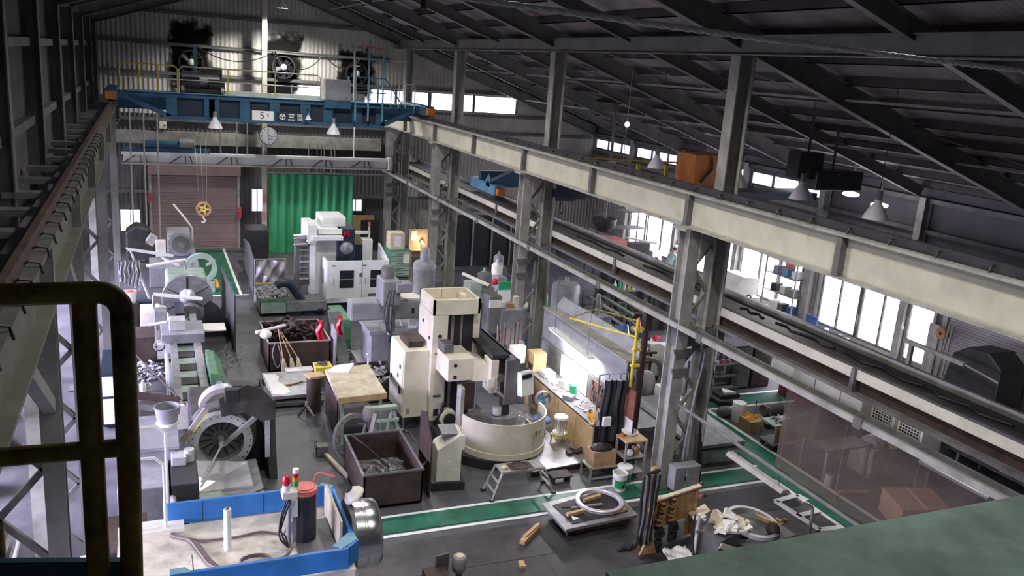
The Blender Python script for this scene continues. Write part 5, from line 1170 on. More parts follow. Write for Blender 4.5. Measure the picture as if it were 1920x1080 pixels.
# scrap bin with brooms
t = T('scrap_bin', 'dark red-brown scrap bin in mid aisle with brooms leaning on it', 'bin', (3.5, 22.3, 0), kind='thing')
open_bin(t, 2.7, 4.28, 21.4, 23.3, 0.0, 0.78, RUST, th=0.03)
P(t, 'rim', B().tube([(2.7, 21.4, .78), (4.28, 21.4, .78), (4.28, 23.3, .78), (2.7, 23.3, .78)], 0.025, 6, closed=True), STEELP)
P(t, 'scrap', B().scatter(lambda: (random.uniform(2.85, 4.15), random.uniform(22.2, 23.2), random.uniform(0.55, 0.9)), 90, 0.2), RUST, kind='stuff')
P(t, 'swarf', B().scatter(lambda: (random.uniform(2.85, 4.15), random.uniform(21.5, 22.3), random.uniform(0.2, 0.4)), 60, 0.12), CHIPS, kind='stuff')
for i, (xt, zt, xb) in enumerate(((2.92, 1.2, 3.08), (2.95, 1.15, 3.28), (3.0, 1.1, 3.45))):
    t = T('corn_broom', 'corn broom leaning on the front of the scrap bin, %s of three' % ('left', 'middle', 'right')[i], 'broom', (xb, 21.1, 0), group='brooms on the scrap bin', kind='thing')
    P(t, 'stick', B().tube([(xt, 21.33, zt), (xb-.05, 21.2, 0.42)], 0.013, 6), WOOD)
    P(t, 'brush', B().hexa([(xb-.10, 21.08, 0), (xb+.12, 21.08, 0), (xb+.12, 21.2, 0), (xb-.10, 21.2, 0), (xb-.07, 21.17, .42), (xb-.02, 21.17, .42), (xb-.02, 21.22, .42), (xb-.07, 21.22, .42)]), KRAFT)
O('hose_loop', B().tube(curve3([(2.85, 21.36, 0.8), (2.78, 21.3, 0.5), (2.9, 21.28, 0.15), (3.0, 21.3, 0.4), (2.92, 21.34, 0.75)]), 0.016, 6), GRUB, 'grey hose draped over the left front of the scrap bin', 'hose')
O('white_pipe', B().tube([(2.42, 21.7, 1.0), (3.25, 22.4, 0.93)], 0.045, 10), WPLAS, 'white plastic pipe lying across the left end of the scrap bin', 'pipe', smooth=True)
O('white_rag', B().ball((2.66, 21.7, 0.93), (0.16, 0.14, 0.12), 10, 7), PAPER, 'crumpled white rag on the left corner of the scrap bin', 'rag')
def rag(name, x, y, z0, z1, w, m, lb):
    O(name, B().grid(lambda u, v: (x+w*(u-.5)*(1+.25*v)+.03*math.sin(v*8), y+.04*math.sin(u*8+v*4), z1+(z0-z1)*v), 8, 10, 0.012), m, lb, 'cloth', smooth=True)
rag('red_cloth', 4.0, 21.36, 0.82, 1.35, 0.14, RED, 'red cloth hanging on the right front of the scrap bin')
rag('red_cloth', 4.62, 21.9, 0.75, 1.3, 0.1, RED, 'red cloth on the dark post right of the scrap bin')
t = T('waste_stand', 'dark slanted duct standing right of the scrap bin', 'duct', (4.6, 22.2, 0), kind='thing')
P(t, 'duct', B().hexa([(4.55, 21.6, 0), (4.85, 21.6, 0), (4.85, 22.0, 0), (4.55, 22.0, 0), (4.42, 22.4, 1.25), (4.75, 22.4, 1.25), (4.75, 22.6, 1.25), (4.42, 22.6, 1.25)]), STEELD)
P(t, 'sheet', B().ob((4.38, 21.5, 0.55), (0.04, 0.6, 1.1), (8, 0, 0)), TARP)
t = T('parts_basket', 'yellow plastic basket of dark parts on the stump side of the plates', 'basket', (3.88, 20.3, 0), kind='thing')
b = B().hexa([(3.7, 20.1, 0.30), (4.05, 20.1, 0.30), (4.05, 20.45, 0.30), (3.7, 20.45, 0.30), (3.66, 20.06, 0.52), (4.09, 20.06, 0.52), (4.09, 20.49, 0.52), (3.66, 20.49, 0.52)])
P(t, 'basket', b, YELLOW); P(t, 'parts', B().scatter(lambda: (random.uniform(3.72, 4.03), random.uniform(20.12, 20.43), random.uniform(0.51, 0.56)), 26, 0.09), STEELD, kind='stuff')
P(t, 'stand', B().box(3.68, 4.07, 20.08, 20.47, 0.0, 0.30), STEELD)
# low rust box of chips left of the tall cabinet
t = T('chip_box', 'low rust-brown box of chips behind the work table', 'bin', (5.2, 20.2, 0), kind='thing')
open_bin(t, 4.72, 5.5, 18.8, 20.3, 0.0, 0.5, RUST, th=0.025); P(t, 'swarf', B().scatter(lambda: (random.uniform(4.8, 5.42), random.uniform(18.9, 20.2), random.uniform(0.35, 0.52)), 70, 0.14), CHIPS, kind='stuff')
O('cream_bracket', B().tube(curve3([(4.95, 20.0, 0.5), (4.97, 20.0, 0.72), (4.92, 19.95, 0.85)]), 0.02, 6), WPLAS, 'small white bracket sticking out of the low box of chips', 'bracket')

# ================================================================== RADIAL DRILL
t = T('radial_drill', 'grey radial drilling machine with a long horizontal arm', 'machine tool', (6.2, 21.0, 0), kind='thing')
P(t, 'base', B().box(4.95, 7.0, 20.4, 22.0, 0, 0.25), MGREY)
P(t, 'column', B().cyl((6.62, 20.9, 0.25), 0.29, 2.65, 'z', 28), MGREY, smooth=True)
P(t, 'column_cap', B().lathe([(0.30, 2.8), (0.30, 2.92), (0.24, 3.0), (0.13, 3.02), (0.13, 3.3), (0.10, 3.36), (0.001, 3.38)], (6.62, 20.9, 0), 'z', 28), MGREY, smooth=True)
a = P(t, 'arm', B().box(4.55, 6.5, 20.25, 20.75, 1.62, 2.12), MGREY, bevel=0.05)
P(a, 'arm_tail', B().box(5.9, 6.5, 20.3, 21.0, 2.08, 2.16), IVORY); P(a, 'arm_slot', B().box(6.12, 6.2, 20.235, 20.25, 1.78, 1.92), BLACKS)
h = P(t, 'drill_head', B().box(5.28, 5.75, 20.0, 20.7, 2.05, 2.72), MGREY, bevel=0.04)
P(h, 'head_motor', B().lathe([(0.001, 2.65), (0.17, 2.65), (0.17, 2.95), (0.13, 3.02), (0.001, 3.04)], (5.5, 20.4, 0), 'z', 20), STEELD, smooth=True)
P(h, 'switch_box', B().box(5.62, 6.02, 19.9, 20.3, 2.42, 2.66), MGREY, bevel=0.015)
P(h, 'quill', B().cyl((5.5, 20.0, 1.3), 0.06, 0.8, 'z', 14), IRON); P(h, 'drill_chuck', B().cyl((5.5, 20.0, 1.12), 0.08, 0.2, 'z', 14), NAVY)
P(h, 'hand_wheel', B().ring((5.35, 19.93, 1.55), 0.16, 0.14, 0.02, 'y', 24), IRON)
P(h, 'spindle_housing', B().box(5.38, 5.62, 19.95, 20.25, 1.4, 2.1), STEELD)
for i in range(3): P(h, 'cable', B().tube(curve3([(5.45+.06*i, 19.95, 2.5), (5.3+.1*i, 19.85, 2.0), (5.4+.05*i, 19.88, 1.5), (5.5, 19.9, 1.35)]), 0.014, 6), BLACKS)
tb = P(t, 'box_table', B().box(5.15, 6.3, 20.5, 21.6, 0.25, 1.22), MGREY, bevel=0.02); P(tb, 'box_table_top', B().box(5.1, 6.75, 20.45, 21.7, 1.16, 1.26), MGREY)
P(tb, 't_slot', B().box(5.6, 5.64, 20.44, 20.46, 0.3, 1.2), STEELD)
O('round_stool', B().lathe([(0.001, .28), (0.17, .28), (0.18, .31), (0.17, .33), (.001, .33), (.001, .28)], (5.95, 20.9, 1.26), 'z', 18).tube([(5.85, 20.85, 1.26), (5.92, 20.9, 1.55)], 0.015, 6).tube([(6.05, 20.85, 1.26), (5.98, 20.9, 1.55)], 0.015, 6), IVORY, 'small pale round-topped stand on the drill table', 'stand')
O('paper_sheet', B().ob((6.28, 20.62, 1.43), (0.2, 0.02, 0.3), (-18, 8, 0)), PAPER, 'white sheet of paper propped up on the drill table', 'paper')
O('swarf_heap', B().scatter(lambda: (random.gauss(4.75, .22), random.gauss(22.3, .5), abs(random.gauss(0.05, .05))+.01), 130, 0.12), CHIPS, 'dark swarf spread on the floor under the drill arm', 'swarf', kind='stuff')
O('machine_pedestal', B().box(4.75, 5.15, 22.8, 24.3, 0, 0.9), GREENM, 'dark green machine base under the left end of the drill arm', 'machine base', bevel=0.03)
# small vertical drill left behind the column: white bottle
O('spray_bottle', B().lathe([(0.001, 0), (.08, 0), (.08, .34), (.03, .42), (.03, .5), (.001, .5)], (6.05, 21.6, 2.1-.84), 'z', 14), GREENP, 'green and white spray bottle on the drill table beside the column', 'bottle', smooth=True)
# ================================================================== WORK BENCH LINE BEHIND THE VERTICAL LATHE
t = T('floor_platform', 'dark steel duckboard platform between the curved guard and the plywood bench', 'platform', (7.8, 15.5, 0), kind='thing')
P(t, 'plate', B().prism([(7.0, 14.2), (8.42, 14.35), (8.42, 17.6), (7.9, 17.6), (7.85, 15.6), (7.2, 14.8)], 'z', 0.12, 0.15), IRON); P(t, 'skirt', B().prism([(7.0, 14.22), (8.40, 14.37), (8.40, 14.42), (7.0, 14.27)], 'z', 0, 0.12), BLACKS)
for y in (15.2, 16.4, 17.4): P(t, 'joist', B().box(8.0, 8.4, y, y+0.08, 0, 0.12), BLACKS)
t = T('work_bench', 'plywood-fronted work bench loaded with tools under the grey partition', 'bench', (8.8, 16.2, 0), kind='thing')
for y0, y1 in ((14.38, 15.18), (15.2, 16.05), (16.07, 17.9)): P(t, 'front_panel', B().box(8.44, 8.47, y0, y1, 0.05, 0.90), PLY)
P(t, 'bench_top', B().box(8.44, 9.06, 14.38, 18.1, 0.88, 0.92), STEELD); P(t, 'end_panel', B().box(8.47, 9.05, 14.38, 14.41, 0.0, 0.88), RUST)
pb = P(t, 'peg_board', B().box(9.06, 9.09, 14.4, 18.1, 0.92, 1.50), STEELD)
P(pb, 'tool_panel', B().box(9.04, 9.06, 15.0, 15.75, 0.95, 1.45), REDBR); P(pb, 'white_board', B().box(9.04, 9.06, 15.95, 17.3, 0.94, 1.48), PAPER)
b = B()
for i in range(26): b.ob((9.02, random.uniform(15.02, 15.74), random.uniform(1.0, 1.42)), (0.02, random.uniform(.02,.05), random.uniform(.06,.2)), (random.uniform(-20,20), 0, 0))
P(pb, 'hung_tools', b, STEELD, kind='stuff')
for y in (14.5, 16.2, 18.0): P(t, 'leg', B().box(8.98, 9.04, y, y+0.06, 0, 0.88), STEELD)
t = T('partition', 'long dull grey-violet steel partition above the work bench', 'partition', (9.15, 16.5, 0), kind='thing')
P(t, 'panel', B().box(9.12, 9.15, 14.45, 18.6, 0.95, 2.28), MGREY); P(t, 'top_ledge', B().box(9.08, 9.5, 14.45, 18.6, 2.28, 2.31), STEELP)
P(t, 'upper_strip', B().hexa([(9.45, 14.45, 2.31), (9.48, 14.45, 2.31), (9.48, 18.6, 2.31), (9.45, 18.6, 2.31), (9.62, 14.45, 2.55), (9.65, 14.45, 2.55), (9.65, 18.6, 2.55), (9.62, 18.6, 2.55)]), MGREY)
for y in (14.5, 16.5, 18.5): P(t, 'post', B().box(9.15, 9.20, y, y+0.05, 0, 2.28), STEELD)
P(t, 'hem_pipe', B().tube([(9.1, 14.4, 1.52), (9.1, 18.6, 1.52)], 0.02, 8), STEELD)
l = strip('lit double strip light along the grey partition, above the work bench', (8.85, 17.6, 2.05), (8.85, 15.5, 1.98), lit=True)
hangers(l, [(8.85, 17.4, 2.1), (8.85, 15.7, 2.03)], 3.38)
area('bench_light', (8.85, 16.4, 1.93), 0.14, 1.7, (0, 0, 0), 75, (0.97, 0.93, 1.0))
# things on the bench: papers, tins, tools
for i, (y, x, w, h, m, nm, lb) in enumerate(((17.4, 8.75, .3, .12, PAPER, 'paper_pile', 'heap of white paper at the far end of the work bench'), (16.95, 8.72, .22, .05, PAPER, 'paper_pile', 'white sheet lying on the bench before the white board'),
        (16.6, 8.8, .16, .18, IVORY, 'parts_box', 'pale box on the bench before the white board'), (15.9, 8.6, .2, .10, MGREY, 'parts_box', 'grey parts box in the middle of the bench'), (16.2, 8.85, .12, .2, GREENP, 'oil_can', 'green can on the bench beside the pale box'),
        (14.75, 8.85, .2, .16, STEELD, 'parts_box', 'dark parts box at the near end of the bench'))):
    O(nm, B().ob((x, y, .92+h/2), (w, w*1.2, h), (0, 0, 12*i)), m, lb, 'box' if 'box' in nm else nm.split('_')[0], bevel=0.006)
for i in range(14):
    y = 14.9+i*0.17; x = 8.6+0.12*(i % 3); a = random.uniform(-60, 60)
    O('hand_tool', B().ob((x, y, .932), (0.035, 0.22+.1*(i % 2), 0.022), (0, 0, a)).ob((x+.1*math.sin(math.radians(-a)), y+.1*math.cos(math.radians(a)), .937), (0.07, 0.07, 0.03), (0, 0, a)), IRON if i % 3 else BRIGHT, 'small steel hand tool on the bench top, %s from the near end' % ORD[i], 'tool', 'hand tools on the bench')
t = T('wood_cabinet', 'small brown wooden cabinet at the far end of the work bench', 'cabinet', (8.65, 17.85, 0.92), kind='thing')
P(t, 'case', B().box(8.50, 8.85, 17.7, 18.1, 0.92, 1.38), PLY); P(t, 'open_shelf', B().box(8.48, 8.50, 17.73, 17.95, 0.95, 1.1), RUST); P(t, 'door', B().box(8.485, 8.50, 17.73, 18.08, 1.12, 1.36), WOOD)
# junction box, pendant
t = T('electric_box', 'white electric box on a post behind the operator panel', 'electrical box', (8.25, 18.1, 0), kind='thing')
P(t, 'case', B().box(8.05, 8.42, 18.0, 18.2, 1.05, 1.50), MWHITE, bevel=0.012); P(t, 'door_plate', B().box(8.11, 8.36, 17.985, 18.0, 1.22, 1.45), WPLAS); P(t, 'post', B().box(8.2, 8.28, 18.05, 18.13, 0, 1.05), STEELD); P(t, 'lock', B().box(8.09, 8.12, 17.985, 18.0, 1.14, 1.2), BLACKS)
t = T('rod_rack', 'bundle of thin rods and bars standing behind the white electric box', 'rods', (8.2, 18.8, 0), kind='thing')
for i in range(12): P(t, 'rod', B().tube([(7.95+.05*i, 18.7+.05*(i % 3), 0.05), (7.93+.055*i+random.uniform(-.05,.05), 18.8, 1.6+.3*random.random())], 0.014, 6), (STEELP, RUST, PINKR, STEELD)[i % 4])
P(t, 'tray', B().box(7.9, 8.6, 18.6, 18.95, 0, 0.12), STEELD)
O('green_shield', B().grid(lambda u, v: (8.15+.35*u, 16.9+.9*u, 0.2+0.75*v+.12*math.sin(u*3.1)*v), 10, 8, 0.02), STEELD, 'dark rounded shield between the arm cover and the bench papers', 'shield', smooth=True)
t = T('floor_fan', 'blue-grey electric fan standing on the platform before the bench', 'fan', (8.12, 16.3, 0.15), kind='thing')
P(t, 'cage', B().ring((8.12, 16.2, 0.83), 0.19, 0.175, 0.1, 'y', 28), GRUB)
b = B()
for k in range(4): a = k*PI/2+.4; b.ob((8.12+.09*math.cos(a), 16.26, .83+.09*math.sin(a)), (0.15, 0.012, 0.09), (20, -math.degrees(a), 0))
P(t, 'blades', b, LBLUE); P(t, 'motor', B().cyl((8.12, 16.25, .83), 0.05, 0.14, 'y', 14), BFAB); P(t, 'stem', B().cyl((8.12, 16.35, .15), 0.02, 0.6, 'z', 10), STEELP); P(t, 'base', B().cyl((8.12, 16.35, .15), 0.13, 0.03, 'z', 20), GREENM)
t = T('round_stool', 'round blue padded seat below the electric fan', 'stool', (7.98, 16.0, 0.15), kind='thing')
P(t, 'seat', B().lathe([(.001, .42), (.2, .42), (.21, .46), (.19, .5), (.001, .51)], (7.98, 15.95, .0), 'z', 22), BFAB, smooth=True); P(t, 'post', B().cyl((7.98, 15.95, .15), 0.03, 0.27, 'z', 12), STEELD); P(t, 'foot', B().cyl((7.98, 15.95, .15), 0.15, 0.025, 'z', 18), STEELD)
t = T('stove_heater', 'white-capped paraffin heater on yellow-green feet beside the plywood front', 'heater', (8.16, 15.35, 0.15), kind='thing')
P(t, 'cap', B().lathe([(.001, .80), (.15, .78), (.16, .73), (.15, .72), (.001, .72)], (8.16, 15.35, 0), 'z', 22), WPLAS, smooth=True)
for k in range(9): a = k*2*PI/9; P(t, 'guard_wire', B().tube([(8.16+.13*math.cos(a), 15.35+.13*math.sin(a), .42), (8.16+.13*math.cos(a), 15.35+.13*math.sin(a), .73)], 0.008, 5), STEELP)
P(t, 'burner', B().cyl((8.16, 15.35, .42), 0.08, 0.3, 'z', 16), BRIGHT); P(t, 'tank', B().lathe([(.001, .42), (.16, .42), (.17, .38), (.15, .34), (.001, .34)], (8.16, 15.35, 0), 'z', 20), IVORY)
P(t, 'stool_top', B().box(8.0, 8.32, 15.2, 15.5, .31, .335), YELLOW)
for x in (8.02, 8.30):
    for y in (15.22, 15.48): P(t, 'leg', B().box(x-.012, x+.012, y-.012, y+.012, .15, .31), STEELP)
t = T('clamp_parts', 'dark clamp pieces lying on the platform', 'parts', (8.25, 14.85, 0.15), kind='thing')
for i in range(6): P(t, 'clamp', B().ob((8.1+.07*i, 14.75+.05*(i % 3), .19), (0.09, 0.16, 0.06), (10*i, 0, 40*i)), RUST)
# work clothes and board at the near end
for i, (x, y, m, lb) in enumerate(((8.62, 14.22, DFAB, 'dark navy work coat hanging at the near end of the bench, left one'), (8.86, 14.16, RUBBER, 'black work coat hanging at the near end of the bench, right one'))):
    t = T('work_coat', lb, 'coat', (x, y, 0.6), group='coats at the bench end', kind='thing')
    P(t, 'coat', B().grid(lambda u, v, x=x, i=i: (x+(.26+.06*v)*(u-.5)+.02*math.sin(v*9+i), y+.035*math.sin(u*13+i)+.03*v, 2.0-1.35*v), 14, 12, 0.03), m, smooth=True)
    P(t, 'hook', B().tube([(x, y+.06, 2.0), (x, y+.06, 2.1), (x, y+.14, 2.1)], 0.01, 6), STEELD)
O('coat_rail', B().tube([(8.4, 14.3, 0), (8.4, 14.3, 2.1), (9.1, 14.3, 2.1), (9.1, 14.3, 0)], 0.02, 8), STEELD, 'dark tube frame that carries the work coats', 'rail')
t = T('end_board', 'narrow red-brown and white board beside the work coats', 'board', (9.08, 14.05, 0), kind='thing')
P(t, 'board', B().box(9.04, 9.07, 13.85, 14.25, 0.0, 1.85), RUST); P(t, 'white_half', B().box(9.03, 9.04, 13.86, 14.24, 0.75, 1.2), WPLAS); P(t, 'upper_half', B().box(9.03, 9.04, 13.86, 14.24, 1.2, 1.83), REDBR)
t = T('desk_fan', 'orange-bladed small fan clipped at the near corner of the bench', 'fan', (8.35, 14.5, 0.92), kind='thing')
P(t, 'cage', B().ring((8.28, 14.28, 1.2), 0.17, 0.155, 0.08, 'x', 26), KRAFT)
b = B()
for k in range(3): a = k*2*PI/3; b.ob((8.31, 14.28+.07*math.cos(a), 1.2+.07*math.sin(a)), (0.012, 0.14, 0.08), (math.degrees(a), 0, 15))
P(t, 'blades', b, AMBER); P(t, 'stem', B().tube([(8.36, 14.3, 1.2), (8.48, 14.42, 1.0), (8.5, 14.45, 0.92)], 0.02, 8), AMBER)
O('socket_case', B().box(8.46, 8.64, 14.05, 14.12, 1.05, 1.25), WPLAS, 'white switch case fixed in front of the work coats', 'switch box', bevel=0.01)
# yellow jib post
t = T('jib_post', 'yellow jib post with swing arms beside the grey partition', 'jib', (9.22, 14.35, 0), kind='thing')
P(t, 'post', B().tube([(9.22, 14.38, 0), (9.22, 14.38, 3.25)], 0.035, 10), YELLOW); P(t, 'arm', B().tube([(9.22, 14.38, 2.85), (8.6, 16.2, 2.75)], 0.022, 8), YELLOW); P(t, 'arm', B().tube([(9.22, 14.38, 3.2), (8.9, 15.6, 3.12), (8.6, 16.2, 2.75)], 0.016, 8), DYELL)
for z in (2.2, 2.55, 3.0): P(t, 'clamp', B().box(9.17, 9.36, 14.33, 14.43, z, z+0.05), YELLOW)
O('brown_column', B().box(9.38, 9.48, 14.33, 14.43, 0, 3.38), RUST, 'rust-brown square post right behind the yellow jib post', 'post')

# ================================================================== RACKS, PAILS AND BOXES BY THE CROSS WALKWAY
t = T('angle_rack', 'low pale angle-iron rack under the cardboard carton', 'rack', (8.45, 13.95, 0), kind='thing')
for x in (8.1, 8.72):
    for y in (13.75, 14.15): P(t, 'leg', B().box(x-.018, x+.018, y-.018, y+.018, 0, 0.30), STEELP)
P(t, 'shelf', B().box(8.08, 8.74, 13.73, 14.17, 0.28, 0.30), STEELP); P(t, 'rail', B().box(8.08, 8.74, 13.73, 13.76, 0.05, 0.08), STEELP)
t = T('cardboard_carton', 'cardboard carton on the low rack, dark stuff heaped in it', 'carton', (8.42, 13.95, 0.30), kind='thing')
P(t, 'carton', B().box(8.16, 8.68, 13.78, 14.12, 0.30, 0.62), CARD); P(t, 'print', B().box(8.22, 8.60, 13.775, 13.78, 0.34, 0.44), ORUST); P(t, 'contents', B().ball((8.42, 13.95, 0.64), (0.26, 0.17, 0.1), 14, 8), RUBBER)
t = T('steel_rack', 'pale angle-iron rack with a wooden top beside the carton', 'rack', (9.03, 13.85, 0), kind='thing')
for x in (8.80, 9.27):
    for y in (13.62, 14.0): P(t, 'leg', B().box(x-.02, x+.02, y-.02, y+.02, 0, 0.84), STEELP)
P(t, 'top_board', B().box(8.77, 9.30, 13.6, 14.02, 0.84, 0.87), PLY); P(t, 'shelf', B().box(8.78, 9.29, 13.61, 14.01, 0.48, 0.50), STEELP); P(t, 'shelf', B().box(8.78, 9.29, 13.61, 14.01, 0.14, 0.16), STEELP)
O('white_basin', B().lathe([(.001, .0), (.12, .0), (.17, .07), (.18, .075), (.165, .08), (.11, .02), (.001, .02)], (9.05, 13.95, 0.87), 'z', 26), WPLAS, 'white round basin on the wooden top of the pale rack', 'basin', smooth=True)
O('white_ball', B().ball((8.95, 13.7, 0.58), 0.075, 14, 10), WPLAS, 'white round jug on the middle shelf of the pale rack', 'jug', smooth=True)
O('amber_bottle', B().lathe([(.001, 0), (.06, 0), (.06, .14), (.03, .2), (.001, .2)], (9.12, 13.72, 0.50), 'z', 14), ORUST, 'amber bottle on the middle shelf of the pale rack', 'bottle', smooth=True)
O('small_tub', B().cyl((8.86, 13.9, 0.87), 0.05, 0.06, 'z', 14), ORANGE, 'small orange tub on the wooden top of the pale rack', 'tub')
def pail(x, y, lb, lid=False, full=True):
    t = T('paint_pail', lb, 'pail', (x, y, 0), group='white oil pails', kind='thing')
    P(t, 'pail', B().lathe([(.001, 0), (.135, 0), (.15, .36), (.158, .36), (.158, .375), (.14, .375), (.128, .02), (.001, .02)], (x, y, 0.012), 'z', 28), WPLAS, smooth=True)
    b = B().lathe([(.1395, .07), (.149, .25)], (x, y, 0.012), 'z', 28, math.radians(200), math.radians(340)); P(t, 'print_band', b, GREENP)
    b = B()
    for a in (248, 278): ca, sa = math.cos(math.radians(a)), math.sin(math.radians(a)); b.prism([(-.025, .10), (.025, .10), (.0, .2)], 'y', -.002, .002)
    b.bm.transform(Matrix.Translation((x, y-.152, 0.02))); P(t, 'print_mark', b, WPLAS)
    if lid: P(t, 'lid', B().lathe([(.001, .39), (.155, .385), (.16, .36), (.14, .36), (.001, .36)], (x, y, 0.012), 'z', 28), WPLAS, smooth=True)
    P(t, 'bail', B().tube([(x+.155*math.cos(a), y+.155*math.sin(a), .30-.10*math.sin(PI*k/10)) for k, a in enumerate([PI+PI*k/10 for k in range(11)])], 0.005, 5), STEELD)
pail(8.52, 13.30, 'white and green oil pail standing on the walkway line, the nearer one')
pail(8.76, 13.52, 'white and green oil pail just behind the nearer pail by the rack', True)
pail(9.42, 14.35, 'white lidded oil pail between the pale rack and the lattice column', True)
t = T('low_step', 'small dark brown step stool on the floor under the platform edge', 'step', (7.5, 13.9, 0), kind='thing')
P(t, 'tread', B().box(7.28, 7.72, 13.8, 14.1, 0.14, 0.17), RUST)
for x in (7.32, 7.66): P(t, 'leg', B().box(x, x+.03, 13.83, 14.07, 0, 0.14), BLACKS)
# folding step platform
t = T('step_platform', 'aluminium folding step platform on the walkway edge before the curved guard', 'step platform', (6.45, 13.75, 0), kind='thing')
P(t, 'platform_top', B().box(6.05, 6.95, 13.55, 13.92, 0.53, 0.57), STEELP); P(t, 'tread_mat', B().box(6.25, 6.72, 13.58, 13.88, 0.57, 0.58), RUST)
for x, s in ((6.05, -1), (6.95, 1)):
    for y, d in ((13.55, -.05), (13.92, .06)):
        l = P(t, 'leg', B().bar((x, y, 0.55), (x+s*.20, y+d, 0.03), 0.05, 0.03), STEELP); P(l, 'foot', B().ob((x+s*.205, y+d, 0.02), (0.09, 0.07, 0.04)), RUBBER)
    for f in (.35, .7): P(t, 'rung', B().bar((x+s*.20*f, 13.53, .55*(1-f)), (x+s*.20*f, 13.95, .55*(1-f)), 0.04, 0.02), STEELP)
O('white_rag', B().ball((6.15, 13.7, 0.60), (0.07, 0.06, 0.035), 10, 6), KRAFT, 'pale crumpled rag on the left end of the step platform', 'rag')
O('thin_ring', B().ring((6.48, 13.72, 0.58), 0.17, 0.16, 0.012, 'z', 30), RUST, 'thin rusty ring lying on the step platform', 'ring')

# ================================================================== SURFACE TABLE WITH BRIGHT RING
t = T('surface_table', 'low cast-iron surface table on the walkway, a bright ring lying on it', 'surface table', (7.4, 12.4, 0), kind='thing')
P(t, 'table_top', B().prism([(6.58, 11.82), (8.12, 11.94), (8.22, 13.05), (6.56, 12.80)], 'z', 0.19, 0.25), IRON, bevel=0.008)
P(t, 'body', B().prism([(6.68, 11.92), (8.02, 12.02), (8.1, 12.95), (6.68, 12.7)], 'z', 0.06, 0.19), RUST)
for x, y in ((6.75, 12.0), (7.95, 12.1), (6.78, 12.6), (8.0, 12.8)): P(t, 'foot', B().cyl((x, y, 0), 0.06, 0.06, 'z', 14), BLACKS)
O('rubber_mat', B().prism([(6.78, 11.95), (8.0, 12.08), (8.05, 12.95), (6.72, 12.66)], 'z', 0.25, 0.262), RUBBER, 'black rubber mat lying on the surface table', 'mat')
for i, (p, q, lb) in enumerate((((6.80, 12.22), (7.15, 12.28), 'timber lath under the left side of the bright ring'), ((7.35, 12.62), (7.75, 12.72), 'timber lath under the far side of the bright ring'), ((7.62, 12.08), (7.95, 12.12), 'timber lath under the near right side of the bright ring'))):
    O('timber_lath', B().bar((p[0], p[1], .29), (q[0], q[1], .29), 0.07, 0.055), WOOD, lb, 'timber', 'laths under the bright ring')
t = T('steel_ring', 'bright thin steel ring lying on timber laths on the surface table', 'ring', (7.57, 12.42, 0.318), kind='thing')
P(t, 'ring', B().lathe([(.375, 0), (.445, 0), (.455, .01), (.455, .055), (.445, .065), (.385, .065), (.375, .055), (.375, 0)], (7.57, 12.42, .318), 'z', 64), BRIGHT, smooth=True)
P(t, 'groove', B().lathe([(.4555, .025), (.4565, .03), (.4565, .035), (.4555, .04)], (7.57, 12.42, .318), 'z', 64), STEELD)
O('pry_bar', B().bar((7.0, 12.45, .275), (7.62, 12.40, .29), 0.04, 0.03), STEELP, 'grey flat bar lying across inside the bright ring', 'bar')
O('steel_rule', B().bar((6.85, 12.55, .268), (7.15, 12.46, .268), 0.05, 0.012), RUST, 'rust-brown flat bar left of the bright ring', 'bar')
O('paper_scrap', B().prism([(6.84, 12.05), (6.98, 12.08), (6.88, 12.2)], 'z', .262, .272), PAPER, 'white paper triangle on the black mat', 'paper')
O('timber_block', B().ob((6.05, 12.15, .045), (0.10, 0.62, 0.08), (0, 0, -50)), WOOD, 'raw timber lath lying on the floor plates left of the surface table', 'timber')
O('timber_block', B().ob((6.10, 12.20, .10), (0.06, 0.55, 0.03), (0, 0, -53)), WOOD, 'thinner lath lying on top of the timber on the floor plates', 'timber')
O('timber_block', B().ob((5.55, 11.35, .03), (0.09, 0.16, 0.05), (0, 0, -8)), WOOD, 'small timber offcut lying on the floor near the bottom edge', 'timber')
t = T('dark_rag', 'crumpled navy rag on the floor left of the socket board', 'rag', (7.55, 11.3, 0.006), kind='thing')
for i in range(4): P(t, 'fold', B().ball((7.42+.08*i, 11.3+.02*(i % 2), .035), (0.07, 0.06, 0.035+.008*(i % 2)), 10, 6), DFAB, smooth=True)

# ================================================================== RUSTY SOCKET BOARD WITH HOSES
t = T('socket_board', 'rust-orange board with round welding sockets before the near lattice column', 'socket board', (8.6, 11.3, 0), kind='thing')
def bp(u, z, o=0.0):     # along the board's face, o = distance off its face
    return (8.08+u*1.10+o*0.05, 11.12+u*0.26-o, z)
P(t, 'board', B().hexa([bp(0,0.05,-.02), bp(1,0.05,-.02), bp(1,.05,-.04), bp(0,.05,-.04), bp(0,.98,-.02), bp(1,.98,-.02), bp(1,.98,-.04), bp(0,.98,-.04)]), ORUST)
P(t, 'lower_panel', B().hexa([bp(0.02,0.05,.03), bp(.75,0.05,.03), bp(.75,.05,-.01), bp(0.02,.05,-.01), bp(0.02,.42,.03), bp(.75,.42,.03), bp(.75,.42,-.01), bp(0.02,.42,-.01)]), MGREEN)
P(t, 'top_rail', B().hexa([bp(0,.98,.03), bp(1.05,.98,.03), bp(1.05,.98,-.06), bp(0,.98,-.06), bp(0,1.01,.03), bp(1.05,1.01,.03), bp(1.05,1.01,-.06), bp(0,1.01,-.06)]), KRAFT)
